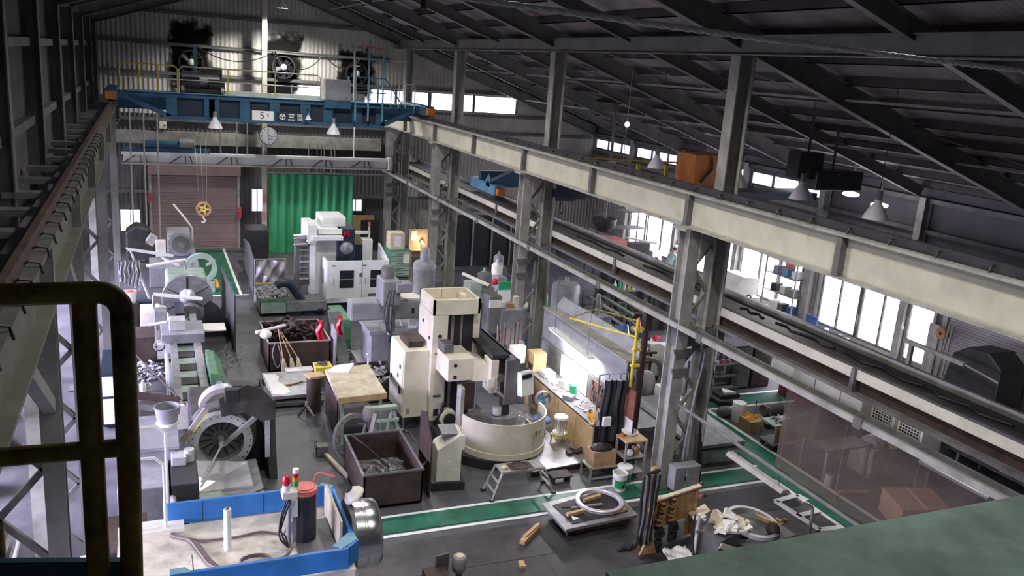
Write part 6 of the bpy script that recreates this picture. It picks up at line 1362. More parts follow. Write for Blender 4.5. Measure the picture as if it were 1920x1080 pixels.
for u, z in ((.18,.86), (.42,.88), (.16,.72), (.40,.74), (.12,.56), (.38,.58)):
    c = Vector(bp(u, z, .0)); k = P(t, 'socket', B().ring((c.x, c.y-.07, c.z), 0.065, 0.04, 0.08, 'y', 20), ORUST, smooth=True); P(k, 'socket_core', B().cyl((c.x, c.y-.02, c.z), 0.045, 0.02, 'y', 16), RUST)
    P(k, 'clip', B().ob((c.x-.06, c.y-.05, c.z+.03), (0.04, 0.04, 0.05), (0, 20, 0)), RUST)
for u, z in ((.16,.36), (.46,.38), (.14,.14), (.46,.2)):
    c = Vector(bp(u, z, .04)); k = P(t, 'plug_socket', B().ob((c.x, c.y, c.z), (0.20, 0.08, 0.16), (0, 0, 13)), BLACKS, bevel=0.02); P(k, 'cable_coil', B().ring((c.x, c.y-.07, c.z), 0.085, 0.06, 0.025, 'y', 18), RUBBER)
P(t, 'upright', B().box(7.98, 8.08, 11.10, 11.2, 0, 1.62), ORUST); P(t, 'foot_plate', B().prism([(7.85, 0), (8.2, 0), (8.09, .32), (8.0, .32)], 'y', 11.05, 11.08), ORUST); P(t, 'foot', B().box(7.8, 8.3, 10.95, 11.3, 0, 0.012), RUST)
P(t, 'right_leg', B().box(9.12, 9.18, 11.36, 11.42, 0, 0.98), ORUST)
t.location.x -= .2
t = T('hose_bundle', 'thick bundle of black and grey hoses hung on the rusty upright', 'hoses', (7.92, 11.1, 0.2), kind='thing')
for i in range(9):
    x = 7.74+.036*i; ph = i*1.3
    pts = [(x+.02, 11.04-.012*(i % 3), 1.55), (x-.02+.02*math.sin(ph), 11.0-.02*(i % 3), 1.2), (x-.03+.03*math.sin(ph+1), 10.98-.02*(i % 2), .8), (x-.02+.03*math.sin(ph+2), 11.0, .4), (x, 11.03, .22+.03*(i % 3))]
    P(t, 'hose', B().tube(curve3(pts), 0.027, 7), GRUB if i in (1, 4, 7) else RUBBER, smooth=True)
P(t, 'hook', B().tube([(7.8, 11.05, 1.57), (8.08, 11.08, 1.60)], 0.03, 8), BLACKS)
t.location.x -= .2
t = T('switch_cabinet', 'grey switch cabinet at the foot of the near lattice column', 'electrical box', (9.8, 12.95, 0), kind='thing')
P(t, 'case', B().box(9.45, 10.05, 12.75, 13.0, 0.12, 0.62), MGREY, bevel=0.012); P(t, 'door', B().box(9.72, 10.03, 12.735, 12.75, 0.15, 0.6), STEELP); P(t, 'handle', B().box(9.68, 9.70, 12.73, 12.75, 0.33, 0.42), BLACKS)
for x in (9.5, 9.75, 10.0): P(t, 'leg', B().cyl((x, 12.9, 0), 0.025, 0.12, 'z', 10), STEELD)
for i in range(4): P(t, 'conduit', B().tube([(10.1+.04*i, 12.95, 0.05), (10.1+.04*i, 12.98, 0.6), (10.05+.04*i, 13.0, 1.6-.2*i)], 0.016, 6), RUBBER)
O('conduit_hose', B().tube(curve3([(9.8, 13.05, 0.62), (9.8, 13.02, 1.2), (9.85, 13.0, 2.0), (9.95, 13.02, 2.6), (9.98, 13.02, 2.95)]), 0.022, 8), GRUB, 'grey conduit hose climbing between the legs of the near lattice column', 'hose', smooth=True)
# lamp pole by the socket board
t = T('pole_stand', 'white pole with a rusty meter head right of the socket board', 'pole', (8.62, 10.85, 0), kind='thing')
P(t, 'pole', B().cyl((8.66, 10.85, 0), 0.03, 0.78, 'z', 14), WPLAS, smooth=True); P(t, 'collar', B().cyl((8.66, 10.85, .42), 0.045, 0.06, 'z', 14), STEELP)
h = P(t, 'meter_head', B().prism([(-.14, .30), (.12, .34), (.12, .12), (.05, 0), (-.04, 0), (-.13, .08)], 'y', -.07, .07), RUST); h.data.transform(Matrix.Translation((0.02, 0, .76)))
P(t, 'lamp_cap', B().cyl((8.63, 10.85, 1.09), 0.03, 0.05, 'z', 12), DRED); P(t, 'lamp_cap', B().cyl((8.73, 10.85, 1.1), 0.03, 0.05, 'z', 12), BLACKS); P(t, 'cable', B().tube(curve3([(8.56, 10.83, .8), (8.52, 10.78, .5), (8.55, 10.76, .2), (8.6, 10.78, .05)]), 0.016, 6), RUBBER)
# crate of papers
t = T('scrap_crate', 'wooden crate heaped with crumpled packing paper right of the white pole', 'crate', (9.2, 10.9, 0), kind='thing')
P(t, 'crate', B().prism([(8.85, 10.45), (9.75, 10.75), (9.6, 11.3), (8.7, 11.0)], 'z', 0.0, 0.42), STEELD); P(t, 'side_board', B().bar((8.85, 10.42, .38), (9.4, 10.45, .12), 0.02, 0.1), KRAFT)
O('kraft_sheet', B().prism([(8.75, 11.1), (9.25, 11.3), (9.3, 11.55), (8.8, 11.35)], 'z', .50, .51), KRAFT, 'flat brown kraft sheet behind the heap of packing paper', 'paper')
for i in range(22):
    x = 8.85+random.random()*.75; y = 10.6+random.random()*.55; s = .10+.08*random.random()
    O('packing_paper', B().ob((x, y, .46+.12*random.random()), (s*1.6, s*1.2, s*.35), (random.uniform(-35,35), random.uniform(-35,35), random.uniform(0,180))).ob((x+.04, y, .5), (s, s, s*.3), (random.uniform(-45,45), 30, random.uniform(0,180))), PAPER if i % 3 else KRAFT, 'crumpled sheet of packing paper heaped on the wooden crate', 'paper', 'packing paper on the crate')
O('paper_sheet', B().grid(lambda u, v: (8.05+.5*u+.05*v, 10.70+.34*v, .03+.06*abs(math.sin(u*6+v*4))*v), 8, 8, 0.006), PAPER, 'white crumpled paper on the floor before the socket board', 'paper')
# rim ring and boards at right of crate
t = T('steel_ring', 'large bright ring leaning on boards right of the packing paper', 'ring', (9.9, 10.9, 0.25), kind='thing')
b = B().ring((0, 0, 0), 0.50, 0.43, 0.07, 'z', 56); b.bm.transform(Matrix.Translation((9.92, 10.92, .34)) @ Euler((math.radians(6), math.radians(4), 0)).to_matrix().to_4x4()); P(t, 'ring', b, BRIGHT, smooth=True)
P(t, 'wood_chock', B().bar((10.2, 11.15, .34), (10.36, 10.75, .36), 0.06, 0.07), WOOD)
O('sheet_pallet', B().prism([(9.4, 10.35), (10.6, 10.5), (10.5, 11.45), (9.4, 11.35)], 'z', 0.20, 0.26), STEELD, 'dark plate under the large bright ring', 'plate')
O('pallet_block', B().box(9.6, 10.4, 10.6, 11.3, 0, 0.2), RUST, 'dark block carrying the plate under the large ring', 'block')
O('brown_sack', B().ball((10.15, 10.62, .38), (0.12, 0.14, 0.13), 12, 8), RUST, 'small brown sack leaning on the large bright ring', 'sack', smooth=True)
b = B()
for p, q in (((11.42, 12.0), (12.05, 12.1)), ((12.05, 12.1), (12.10, 11.85)), ((11.42, 12.0), (11.5, 10.85)), ((11.5, 10.85), (12.05, 10.8)), ((11.46, 11.4), (12.05, 11.45))):
    b.bar((p[0], p[1], .02), (q[0], q[1], .02), 0.13, 0.02)
O('floor_marker', b, WPLAS, 'white flat frame lying on the floor beside the green walkway', 'frame')
O('bent_pipe', B().tube(curve3([(11.15, 10.75, 0), (11.15, 10.75, .5), (11.1, 10.78, .62), (10.95, 10.85, .66)]), 0.03, 8), STEELP, 'grey bent pipe handle standing before the white floor frame', 'pipe')
O('leaf_scrap', B().scatter(lambda: (random.gauss(11.0, .09), random.gauss(11.35, .05), .02), 7, .1), ORUST, 'few rusty scraps on the floor right of the large ring', 'scrap', kind='stuff')

# ================================================================== LARGE SURFACE PLATE BEHIND THE COLUMN
t = T('surface_plate', 'big grey surface plate on concrete blocks behind the near lattice column', 'surface plate', (11.3, 15.2, 0), kind='thing')
P(t, 'plate', B().prism([(10.62, 13.75), (11.95, 13.75), (12.05, 16.6), (10.60, 16.65)], 'z', 0.42, 0.50), MGREY, bevel=0.01)
P(t, 'edge_band', B().prism([(10.64, 13.77), (11.93, 13.77), (12.03, 16.58), (10.62, 16.6)], 'z', 0.36, 0.42), BLACKS)
P(t, 'support_block', B().box(10.66, 11.9, 13.85, 14.6, 0, 0.36), MGREEN); P(t, 'support_block', B().box(10.7, 11.9, 15.7, 16.4, 0, 0.36), STEELD)
P(t, 'paper', B().prism([(11.35, 15.9), (11.9, 15.9), (11.9, 16.4), (11.35, 16.4)], 'z', .5, .503), WPLAS)
t = T('old_plate', 'older dark violet cast plate with pockets left of the big surface plate', 'plate', (10.2, 15.6, 0), kind='thing')
P(t, 'plate', B().box(9.62, 10.55, 14.9, 17.0, 0.40, 0.50), IRON); P(t, 'side', B().box(9.66, 10.5, 14.95, 16.95, 0.0, 0.40), MGREY)
for y in (15.1, 15.8, 16.5): P(t, 'pocket', B().box(9.64, 9.66, y, y+.4, .08, .32), BLACKS)
O('film_bag', B().ball((9.75, 14.65, .16), (0.17, 0.15, 0.16), 12, 8), CLEARP, 'crumpled clear bag on the floor beside the old cast plate', 'bag')
O('white_block', B().box(11.75, 12.0, 16.75, 17.2, 0, .55), WPLAS, 'white block standing at the far corner of the big surface plate', 'block', bevel=0.01)
# ================================================================== FAR MIDDLE: CABINETS, DRILLS
t = T('tool_cabinet', 'green drawer cabinet with pale papers on it, beside the third lattice column', 'cabinet', (8.75, 31.0, 0), kind='thing')
P(t, 'body', B().box(8.35, 9.15, 30.7, 31.6, 0.05, 1.1), GREENM, bevel=0.01); P(t, 'plinth', B().box(8.4, 9.1, 30.75, 31.55, 0, 0.05), BLACKS)
for i in range(5): d = P(t, 'drawer', B().box(8.38, 9.12, 30.68, 30.7, 0.12+i*.19, 0.28+i*.19), MGREEN); P(d, 'pull', B().box(8.6, 8.9, 30.665, 30.68, 0.19+i*.19, 0.21+i*.19), STEELD)
P(t, 'upper_case', B().box(8.38, 8.95, 30.9, 31.5, 1.1, 1.72), KRAFT, bevel=0.01); P(t, 'notice', B().box(8.55, 8.8, 30.885, 30.9, 1.2, 1.6), PAPER); P(t, 'notice', B().box(8.85, 9.1, 30.66, 30.67, 0.6, 0.95), PAPER)
t = T('document_board', 'warm-lit wooden document board behind the third lattice column', 'board', (10.0, 33.0, 0), kind='thing')
P(t, 'board', B().box(9.75, 10.65, 33.0, 33.05, 0.3, 1.45), PLY); P(t, 'sheet', B().box(9.82, 10.05, 32.98, 33.0, 1.0, 1.4), PAPER); P(t, 'shelf', B().box(9.75, 10.65, 32.7, 33.0, 0.6, 0.64), WOOD); P(t, 'leg', B().box(9.75, 9.8, 32.75, 33.0, 0, .6), WOOD); P(t, 'leg', B().box(10.6, 10.65, 32.75, 33.0, 0, .6), WOOD)
t = T('desk_lamp', 'small lit lamp before the wooden document board', 'lamp', (10.25, 32.85, 0.64), kind='thing')
P(t, 'shade', B().lathe([(.02, .4), (.09, .28), (.08, .28)], (10.25, 32.85, .64), 'z', 16), IVORY); P(t, 'bulb', B().ball((10.25, 32.85, .90), .05, 10, 8), BULB); P(t, 'stem', B().cyl((10.25, 32.9, .64), .015, .4, 'z', 8), STEELD)
point('desk_light', (10.22, 32.7, 0.95), 14, (1.0, 0.85, 0.6), .05)
t = T('projector_lamp', 'small white spot lamp clamped on the third lattice column', 'lamp', (9.0, 28.9, 3.3), kind='thing')
P(t, 'shade', B().lathe([(.04, 0), (.06, .12), (.13, .26), (.11, .26)], (0, 0, 0), 'x', 16), REFL, smooth=True); bpy.data.objects[t.children[0].name].data.transform(Matrix.Translation((9, 28.9, 3.3)) @ Euler((0, math.radians(205), 0)).to_matrix().to_4x4()); bpy.data.objects[t.children[0].name].data.transform(Matrix.Translation((-9+.24, -28.9, -3.3)))
b = B().tube([(9.24, 28.9, 3.3), (9.36, 28.95, 3.3)], .02, 8); P(t, 'arm', b, STEELD)
# black tall sliding doors / curtain far right
t = T('folding_screen', 'row of tall black panels with pale uprights at the far right of the bay', 'doors', (13.2, 32.5, 0), kind='thing')
for i in range(4): P(t, 'panel', B().box(11.5+i*.85, 12.3+i*.85, 32.5, 32.55, 0, 2.15), BLACKS)
for i in range(5): P(t, 'upright', B().box(11.44+i*.85, 11.50+i*.85, 32.44, 32.5, 0, 2.3), IVORY if i in (0, 4) else STEELP)
P(t, 'head_rail', B().box(11.4, 15.0, 32.4, 32.6, 2.3, 2.42), STEELD)
t = T('lit_screen', 'glowing screen above the tall black panels', 'screen', (13.4, 33.4, 2.0), kind='thing')
P(t, 'screen', B().box(12.7, 14.0, 33.4, 33.44, 2.62, 3.05), GLOWD); P(t, 'frame', B().box(12.65, 14.05, 33.44, 33.5, 2.55, 3.1), BLACKS); P(t, 'post', B().box(13.3, 13.4, 33.45, 33.5, 0, 2.6), STEELD)
O('brown_sheet', B().box(10.8, 11.35, 31.8, 31.85, 0, 1.8), RUST, 'brown sheet with a paper beside the tall black panels', 'sheet')
O('paper_notice', B().box(11.0, 11.25, 31.78, 31.80, 1.0, 1.45), PAPER, 'white paper notice on the brown sheet', 'paper')
t = T('fire_extinguisher', 'small red extinguisher at the right end of the tall black panels', 'extinguisher', (15.2, 32.0, 0), kind='thing')
P(t, 'cylinder', B().lathe([(.001, .9), (.07, .9), (.07, 1.25), (.03, 1.32), (.03, 1.38), (.001, 1.38)], (15.2, 32.0, 0), 'z', 14), RED, smooth=True); P(t, 'stand', B().cyl((15.2, 32.0, 0), .05, .9, 'z', 10), WPLAS)
O('cream_locker', B().box(15.3, 15.9, 32.3, 32.4, 0, 2.4), IVORY, 'cream panel right of the tall black panels', 'panel')
# drill presses and grinders behind the vertical lathe
def drill_press(x, y, h, lb, m, mc):
    t = T('drill_press', lb, 'drill press', (x, y, 0), kind='thing')
    P(t, 'base', B().box(x-.28, x+.28, y-.35, y+.3, 0, .1), m); P(t, 'column', B().cyl((x, y+.1, .1), .07, h-.5, 'z', 16), IRON); P(t, 'work_table', B().box(x-.25, x+.25, y-.4, y+.1, .85, .92), IRON)
    hd = P(t, 'head', B().box(x-.16, x+.16, y-.35, y+.25, h-.5, h-.08), m, bevel=.03); P(hd, 'motor', B().lathe([(.001, h-.1), (.17, h-.1), (.18, h+.2), (.12, h+.27), (.04, h+.3), (.04, h+.4), (.001, h+.4)], (x, y+.15, 0), 'z', 18), mc, smooth=True)
    P(hd, 'quill', B().cyl((x, y-.25, h-.85), .035, .36, 'z', 12), BRIGHT); P(hd, 'handle', B().tube([(x+.16, y-.2, h-.3), (x+.34, y-.3, h-.38)], .012, 6), BRIGHT)
    return t
drill_press(8.95, 22.3, 2.0, 'grey drill press with a round motor, behind the cream top box', STEELD, MGREY)
drill_press(10.05, 24.0, 1.85, 'pale grey drill press left of the second lattice column', MGREY, IVORY)
drill_press(11.0, 26.2, 1.6, 'smaller dark drill press by the tall black panels', STEELD, MGREY)
t = T('milling_machine', 'blue and dark grey milling machine behind the vertical lathe', 'machine tool', (8.6, 20.3, 0), kind='thing')
P(t, 'column', B().box(8.0, 8.3, 19.8, 20.8, 0, 1.35), BFAB, bevel=.03); P(t, 'ram', B().box(7.9, 8.3, 19.4, 21.0, 1.35, 2.4), STEELD, bevel=.06); P(t, 'motor', B().cyl((8.15, 20.4, 2.4), .2, .35, 'z', 18), STEELD)
P(t, 'switch_panel', B().box(7.55, 7.9, 19.9, 20.4, 2.05, 2.6), MGREEN, bevel=.02); P(t, 'tray_lamp', B().bar((7.4, 20.1, 2.85), (8.0, 19.7, 2.62), .12, .05), IVORY)
P(t, 'spindle', B().cyl((7.75, 19.9, 1.35), .12, .75, 'z', 18), MGREY); P(t, 'gauge_rack', B().box(7.92, 8.25, 19.36, 19.4, 2.1, 2.3), IVORY)
t = T('grey_cabinet', 'blue-grey cabinet with a pale green open lower shelf, left of the second lattice column', 'cabinet', (8.75, 20.2, 0), kind='thing')
P(t, 'body', B().box(8.5, 9.15, 19.9, 20.6, 1.0, 1.85), MGREY, bevel=.01); P(t, 'side', B().box(8.46, 8.5, 19.9, 20.6, .3, 1.85), IVORY); P(t, 'lower_shelf', B().box(8.5, 9.15, 19.9, 20.6, .1, 1.0), GREENM); P(t, 'ledge', B().box(8.48, 9.15, 19.7, 19.9, .95, 1.0), MGREEN); P(t, 'foot', B().box(8.5, 9.1, 19.95, 20.55, 0, .1), BLACKS)
for i, (x, w, h, m, lb) in enumerate(((8.62, .12, .16, WPLAS, 'white tin on top of the blue-grey cabinet'), (8.85, .16, .12, ORUST, 'orange-brown tin on top of the blue-grey cabinet'), (9.02, .14, .3, IVORY, 'cream box on top of the blue-grey cabinet'))):
    O('storage_tin', B().ob((x, 20.2, 1.85+h/2), (w, w, h)), m, lb, 'tin', bevel=.01)
O('red_helmet', B().ball((8.3, 20.0, 2.62-.0), (.11, .09, .09), 12, 8), RED, 'red cap hung on the milling machine', 'cap', smooth=True)
t = T('bench_grinder', 'pale bench grinder on a stand behind the second lattice column legs', 'grinder', (10.2, 22.7, 0), kind='thing')
P(t, 'stand', B().box(10.05, 10.45, 22.5, 22.9, 0, .95), MGREY); P(t, 'motor', B().cyl((10.0, 22.7, 1.1), .13, .5, 'x', 18), IVORY)
for x in (9.9, 10.52): P(t, 'wheel', B().cyl((x, 22.7, 1.1), .17, .07, 'x', 22), STEELD)
t = T('pressure_tank', 'tall violet-grey tank behind the grey partition', 'tank', (11.55, 22.2, 0), kind='thing')
P(t, 'shell', B().lathe([(.001, .1), (.42, .1), (.43, .2), (.43, 1.82), (.38, 1.92), (.1, 1.98), (.001, 1.98)], (11.55, 22.2, 0), 'z', 30), MGREY, smooth=True); P(t, 'valve', B().cyl((11.55, 22.2, 1.96), .06, .14, 'z', 12), STEELP)
for a in (0, 120, 240): P(t, 'leg', B().box(11.55+.3*math.cos(math.radians(a))-.03, 11.55+.3*math.cos(math.radians(a))+.03, 22.2+.3*math.sin(math.radians(a))-.03, 22.2+.3*math.sin(math.radians(a))+.03, 0, .15), STEELD)
l = strip('lit strip light slanting in front of the violet-grey tank', (10.7, 21.2, 0.98), (11.15, 21.2, 1.55), lit=True, n=1); P(l, 'stand', B().tube([(10.72, 21.25, .98), (10.72, 21.25, 0)], .02, 6), STEELD)
t = T('gas_cylinder', 'green gas cylinder with white cap left of the violet-grey tank', 'gas cylinder', (10.75, 22.0, 0), kind='thing')
P(t, 'cylinder', B().lathe([(.001, 0), (.12, 0), (.12, 1.6), (.06, 1.75), (.04, 1.78), (.001, 1.78)], (10.75, 22.0, 0), 'z', 18), GREENP, smooth=True); P(t, 'cap', B().cyl((10.75, 22.0, 1.78), .06, .18, 'z', 14), WPLAS)
t = T('bay_screen', 'white and green partition panel between the second lattice column legs', 'panel', (9.95, 23.0, 0), kind='thing')
P(t, 'panel', B().box(9.75, 10.6, 23.2, 23.25, .5, 1.5), WPLAS); P(t, 'green_band', B().box(9.75, 10.6, 23.19, 23.26, 1.5, 1.75), GREENP); P(t, 'post', B().box(9.75, 9.8, 23.2, 23.25, 0, .5), STEELP); P(t, 'post', B().box(10.55, 10.6, 23.2, 23.25, 0, .5), STEELP)
# racks of bar stock with greenish bars behind the partition
t = T('bar_rack', 'rack of long pale green bars behind the grey partition', 'rack', (12.4, 21.2, 0), kind='thing')
for z in (.5, .9, 1.3): P(t, 'arm', B().box(11.9, 13.4, 20.9, 20.98, z-.06, z), STEELD); P(t, 'arm', B().box(11.9, 13.4, 22.0, 22.08, z-.06, z), STEELD)
for x in (11.9, 13.4):
    for y in (20.9, 22.0): P(t, 'post', B().box(x-.04, x+.04, y, y+.08, 0, 1.7), STEELD)
for i in range(9): P(t, 'bar', B().tube([(12.0+.15*i, 20.5, .56+.4*(i % 3)), (12.1+.15*i, 22.5, .56+.4*(i % 3))], .045, 8), MGREEN if i % 2 else STEELP)
t.location.x += .2
t = T('dust_collector', 'grey dust collector box on a stand behind the grey partition', 'machine', (11.1, 19.9, 0), kind='thing')
P(t, 'case', B().box(11.3, 11.75, 19.7, 20.1, .95, 1.6), MGREY, bevel=.02); P(t, 'pipe', B().cyl((11.4, 19.9, 1.6), .07, .6, 'z', 14), STEELP); P(t, 'stand', B().box(11.4, 11.65, 19.8, 20.0, 0, .95), STEELD)
t = T('valve_machine', 'dark machine with hand wheels at the end of the grey partition', 'machine', (11.0, 18.7, 0), kind='thing')
P(t, 'body', B().box(10.6, 11.3, 18.4, 19.1, 0, .95), BLACKS, bevel=.03); P(t, 'wheel', B().ring((10.8, 18.36, .8), .16, .13, .03, 'y', 20), BRIGHT); P(t, 'shaft', B().cyl((10.8, 18.3, .8), .03, .1, 'y', 10), BRIGHT)
# dark curtain wall with shelf of bottles
t = T('black_screen', 'tall black welding screen behind the orange carton', 'screen', (14.4, 22.8, 0), kind='thing')
P(t, 'sheet', B().grid(lambda u, v: (13.0+3.0*u, 22.9+.05*math.sin(u*40), 2.05*v), 50, 3, .02), BLACKS, smooth=True)
for x in (13.0, 14.5, 16.0): P(t, 'post', B().cyl((x, 22.98, 0), .025, 2.1, 'z', 8), STEELD)
t = T('supply_shelf', 'small shelf of bright bottles in front of the black welding screen', 'shelf', (13.9, 22.4, 0), kind='thing')
P(t, 'shelf', B().box(13.3, 14.8, 22.3, 22.65, 1.55, 1.58), STEELP)
for x in (13.32, 14.76): P(t, 'post', B().box(x, x+.03, 22.35, 22.4, 0, 1.55), STEELD)
for i in range(8):
    O('supply_bottle', B().lathe([(.001, 0), (.055, 0), (.055, .18+.04*(i % 3)), (.02, .25+.04*(i % 3)), (.02, .3+.04*(i % 3)), (.001, .3+.04*(i % 3))], (13.4+.17*i, 22.45, 1.58), 'z', 12), (WPLAS, GREENP, IVORY, YELLOW, WPLAS, GREENM, WPLAS, YELLOW)[i],
      '%s bottle on the shelf before the black welding screen, %s from the left' % (('white', 'green', 'cream', 'yellow', 'white', 'dark green', 'white', 'yellow')[i], ORD[i]), 'bottle', 'bottles before the black screen', smooth=True)
# coloured clutter right of the jib post
t = T('orange_carton', 'tan carton and rusty frame behind the yellow jib post', 'carton', (12.0, 18.6, 0), kind='thing')
P(t, 'carton', B().box(11.7, 12.35, 18.5, 18.9, .35, 1.15), CARD); P(t, 'pallet', B().box(11.6, 12.4, 18.4, 19.0, 0, .35), STEELD)
t = T('angle_stand', 'red-brown angle frame in front of the tan carton', 'frame', (11.9, 18.2, 0), kind='thing')
for z in (.75, 1.0): P(t, 'rail', B().bar((11.4, 18.2, z), (12.3, 18.1, z+.05), .05, .05), RUST)
for x in (11.45, 12.2): P(t, 'post', B().bar((x, 18.2, 0), (x, 18.2, 1.05), .05, .05), RUST)
P(t, 'basin', B().ob((11.5, 18.05, .55), (.35, .25, .2), (0, 15, 30)), LBLUE)
t = T('blue_chair', 'blue folding chair with a dark red seat behind the yellow jib post', 'chair', (12.4, 19.7, 0), kind='thing')
P(t, 'backrest', B().ob((12.25, 19.9, 1.05), (.5, .04, .42), (-12, 0, 15)), BFAB); P(t, 'seat', B().ob((12.3, 19.65, .78), (.5, .42, .05), (0, 0, 15)), DRED)
for dx in (-.2, .2): P(t, 'leg', B().tube([(12.3+dx, 19.45, 0), (12.25+dx, 19.95, 1.25)], .016, 6), BRIGHT); P(t, 'leg', B().tube([(12.3+dx, 19.9, 0), (12.3+dx, 19.5, .78)], .016, 6), BRIGHT)
t = T('red_cone', 'red cone standing on a pale round pan on a stool', 'cone', (12.9, 20.1, 0), kind='thing')
P(t, 'cone', B().lathe([(.001, 1.42), (.02, 1.42), (.11, 1.08), (.001, 1.08)], (12.9, 20.1, 0), 'z', 18), RED, smooth=True); P(t, 'pan', B().cyl((12.9, 20.1, 1.0), .2, .08, 'z', 20), KRAFT); P(t, 'stool', B().tube([(12.8, 20.1, 0), (12.85, 20.1, 1.0)], .02, 6), STEELD); P(t, 'stool', B().tube([(13.0, 20.1, 0), (12.95, 20.1, 1.0)], .02, 6), STEELD)
t = T('white_cabinet', 'white cabinet with red and dark things on it, left of the near lattice column top', 'cabinet', (13.0, 19.1, 0), kind='thing')
P(t, 'body', B().box(12.55, 12.95, 18.9, 19.4, .05, 1.0), MWHITE, bevel=.015); P(t, 'body', B().box(12.95, 13.3, 18.6, 19.1, .05, .98), MWHITE, bevel=.015); P(t, 'base', B().box(12.6, 13.25, 18.7, 19.3, 0, .05), BLACKS)
O('red_box', B().ob((12.95, 19.15, 1.08), (.2, .14, .12), (0, 0, 20)), RED, 'red box on top of the white cabinet', 'box', bevel=.01)
O('dark_case', B().ob((12.7, 19.25, 1.05), (.16, .12, .1), (0, 0, 10)), NAVY, 'dark case on top of the white cabinet', 'case', bevel=.01)
t = T('tube_arch', 'big rust-grey ring standing on edge with a grey bag inside', 'ring', (11.6, 17.5, 0), kind='thing')
P(t, 'ring', B().ring((11.55, 17.4, .62), .58, .50, .12, 'y', 40), STEELD, smooth=True); P(t, 'bag', B().ball((11.62, 17.5, .42), (.34, .12, .40), 14, 9), TARP, smooth=True); P(t, 'foot', B().box(11.3, 11.8, 17.35, 17.6, 0, .06), BLACKS); P(t, 'prop', B().bar((11.25, 17.35, 0), (11.3, 17.38, .85), .05, .04), KRAFT)
t = T('curved_duct', 'dark curved duct lying left of the big ring', 'duct', (10.8, 17.6, 0), kind='thing')
P(t, 'duct', B().tube(curve3([(10.3, 17.4, .15), (10.5, 17.5, .55), (10.9, 17.6, .8), (11.1, 17.7, .5)]), .12, 12), BLACKS, smooth=True)

# ================================================================== SIDE BAY, RIGHT
def shelf_unit(name, lb, x0, x1, y0, y1, levels, m, cat='shelf'):
    t = T(name, lb, cat, ((x0+x1)/2, (y0+y1)/2, 0), kind='thing')
    for x in (x0, x1):
        for y in (y0, y1): P(t, 'post', B().box(x-.02, x+.02, y-.02, y+.02, 0, levels[-1]+.02), m)
    for z in levels: P(t, 'shelf', B().box(x0, x1, y0, y1, z-.02, z), m)
    return t
shelf_unit('parts_shelf', 'three-level steel shelf crowded with small parts, right of the near lattice column', 13.2, 14.5, 17.4, 17.85, (.15, .48, .82), STEELD)
for i in range(22):
    lv = (.82, .48, .15)[0 if i < 12 else (1 if i < 18 else 2)]; k = i if i < 12 else (i-12 if i < 18 else i-18)
    x = 13.28+(.1*k if i < 12 else .2*k); h = (.14, .2, .1, .24)[i % 4]
    O('small_part', (B().cyl((x, 17.58+.1*(i % 2), lv), .035, h, 'z', 10) if i % 2 else B().box(x-.04, x+.05, 17.5, 17.62, lv, lv+h*.7)), (BRIGHT, MGREY, PINKR, LBLUE, IRON, WPLAS)[i % 6],
      '%s part on the %s level of the crowded steel shelf, %s from the left' % (('shiny', 'grey', 'salmon', 'light blue', 'iron', 'white')[i % 6], 'top' if i < 12 else 'middle' if i < 18 else 'bottom', ORD[k]), 'part', 'parts on the %s shelf level' % ('top' if i < 12 else 'middle' if i < 18 else 'bottom'))
for i, (x, lb) in enumerate(((14.75, 'dark steel locker beside the crowded shelf, left one'), (15.45, 'dark brown steel locker beside the crowded shelf, right one'))):
    t = T('steel_locker', lb, 'locker', (x, 17.9, 0), kind='thing')
    P(t, 'body', B().box(x-.32, x+.32, 17.6, 18.3, 0, 1.25), RUST if i else BLACKS, bevel=.01); P(t, 'door', B().box(x-.30, x+.30, 17.58, 17.6, .05, 1.2), RUST if i else STEELD); P(t, 'handle', B().box(x+.2, x+.23, 17.56, 17.58, .6, .75), PINKR if i == 0 else BLACKS)
def trolley(name, lb, x, y, m, h=.3, w=.75, d=.5):
    t = T(name, lb, 'trolley', (x, y, 0), kind='thing')
    P(t, 'deck', B().box(x-w/2, x+w/2, y-d/2, y+d/2, .13, .17), m)
    for a in (-1, 1):
        for c in (-1, 1): P(t, 'wheel', B().cyl((x+a*(w/2-.08)-.02, y+c*(d/2-.07), .065), .065, .04, 'x', 14), RUBBER)
    if h > .3:
        for a in (-1, 1): P(t, 'handle', B().tube([(x+a*(w/2-.03), y-d/2, .17), (x+a*(w/2-.03), y-d/2, h), (x+a*(w/2-.03), y+d/2, h), (x+a*(w/2-.03), y+d/2, .17)], .016, 6), m)
    return t
t = trolley('flat_trolley', 'low dark trolley with a white sheet on it, in front of the crowded shelf', 13.75, 16.85, STEELD)
P(t, 'load', B().box(13.45, 14.05, 16.65, 17.05, .17, .28), BLACKS); P(t, 'white_sheet', B().prism([(13.6, 16.75), (13.95, 16.7), (13.75, 17.05)], 'z', .28, .33), PAPER)
t = trolley('frame_trolley', 'grey hoop-handled trolley carrying a roll, beyond the white floor line', 14.1, 15.35, STEELP, .55, .8, .55)
P(t, 'roll', B().cyl((13.85, 15.5, .32), .14, .65, 'x', 18), STEELD, smooth=True)
O('white_drum', B().cyl((13.32, 15.75, 0), .17, .48, 'z', 22), WPLAS, 'white round drum standing just inside the white floor line', 'drum', smooth=True)
t = T('wood_box', 'small yellow-brown wooden box with tools beside the white round drum', 'box', (13.32, 15.2, 0), kind='thing')
P(t, 'box', B().box(13.1, 13.5, 15.0, 15.45, 0, .28), PLY); P(t, 'tools', B().scatter(lambda: (random.uniform(13.15, 13.45), random.uniform(15.05, 15.4), .31), 14, .12), AMBER, kind='stuff')
O('dark_sack', B().ball((13.15, 16.05, .13), (.24, .17, .14), 12, 8), STEELD, 'dark sack lying left of the white round drum', 'sack', smooth=True)
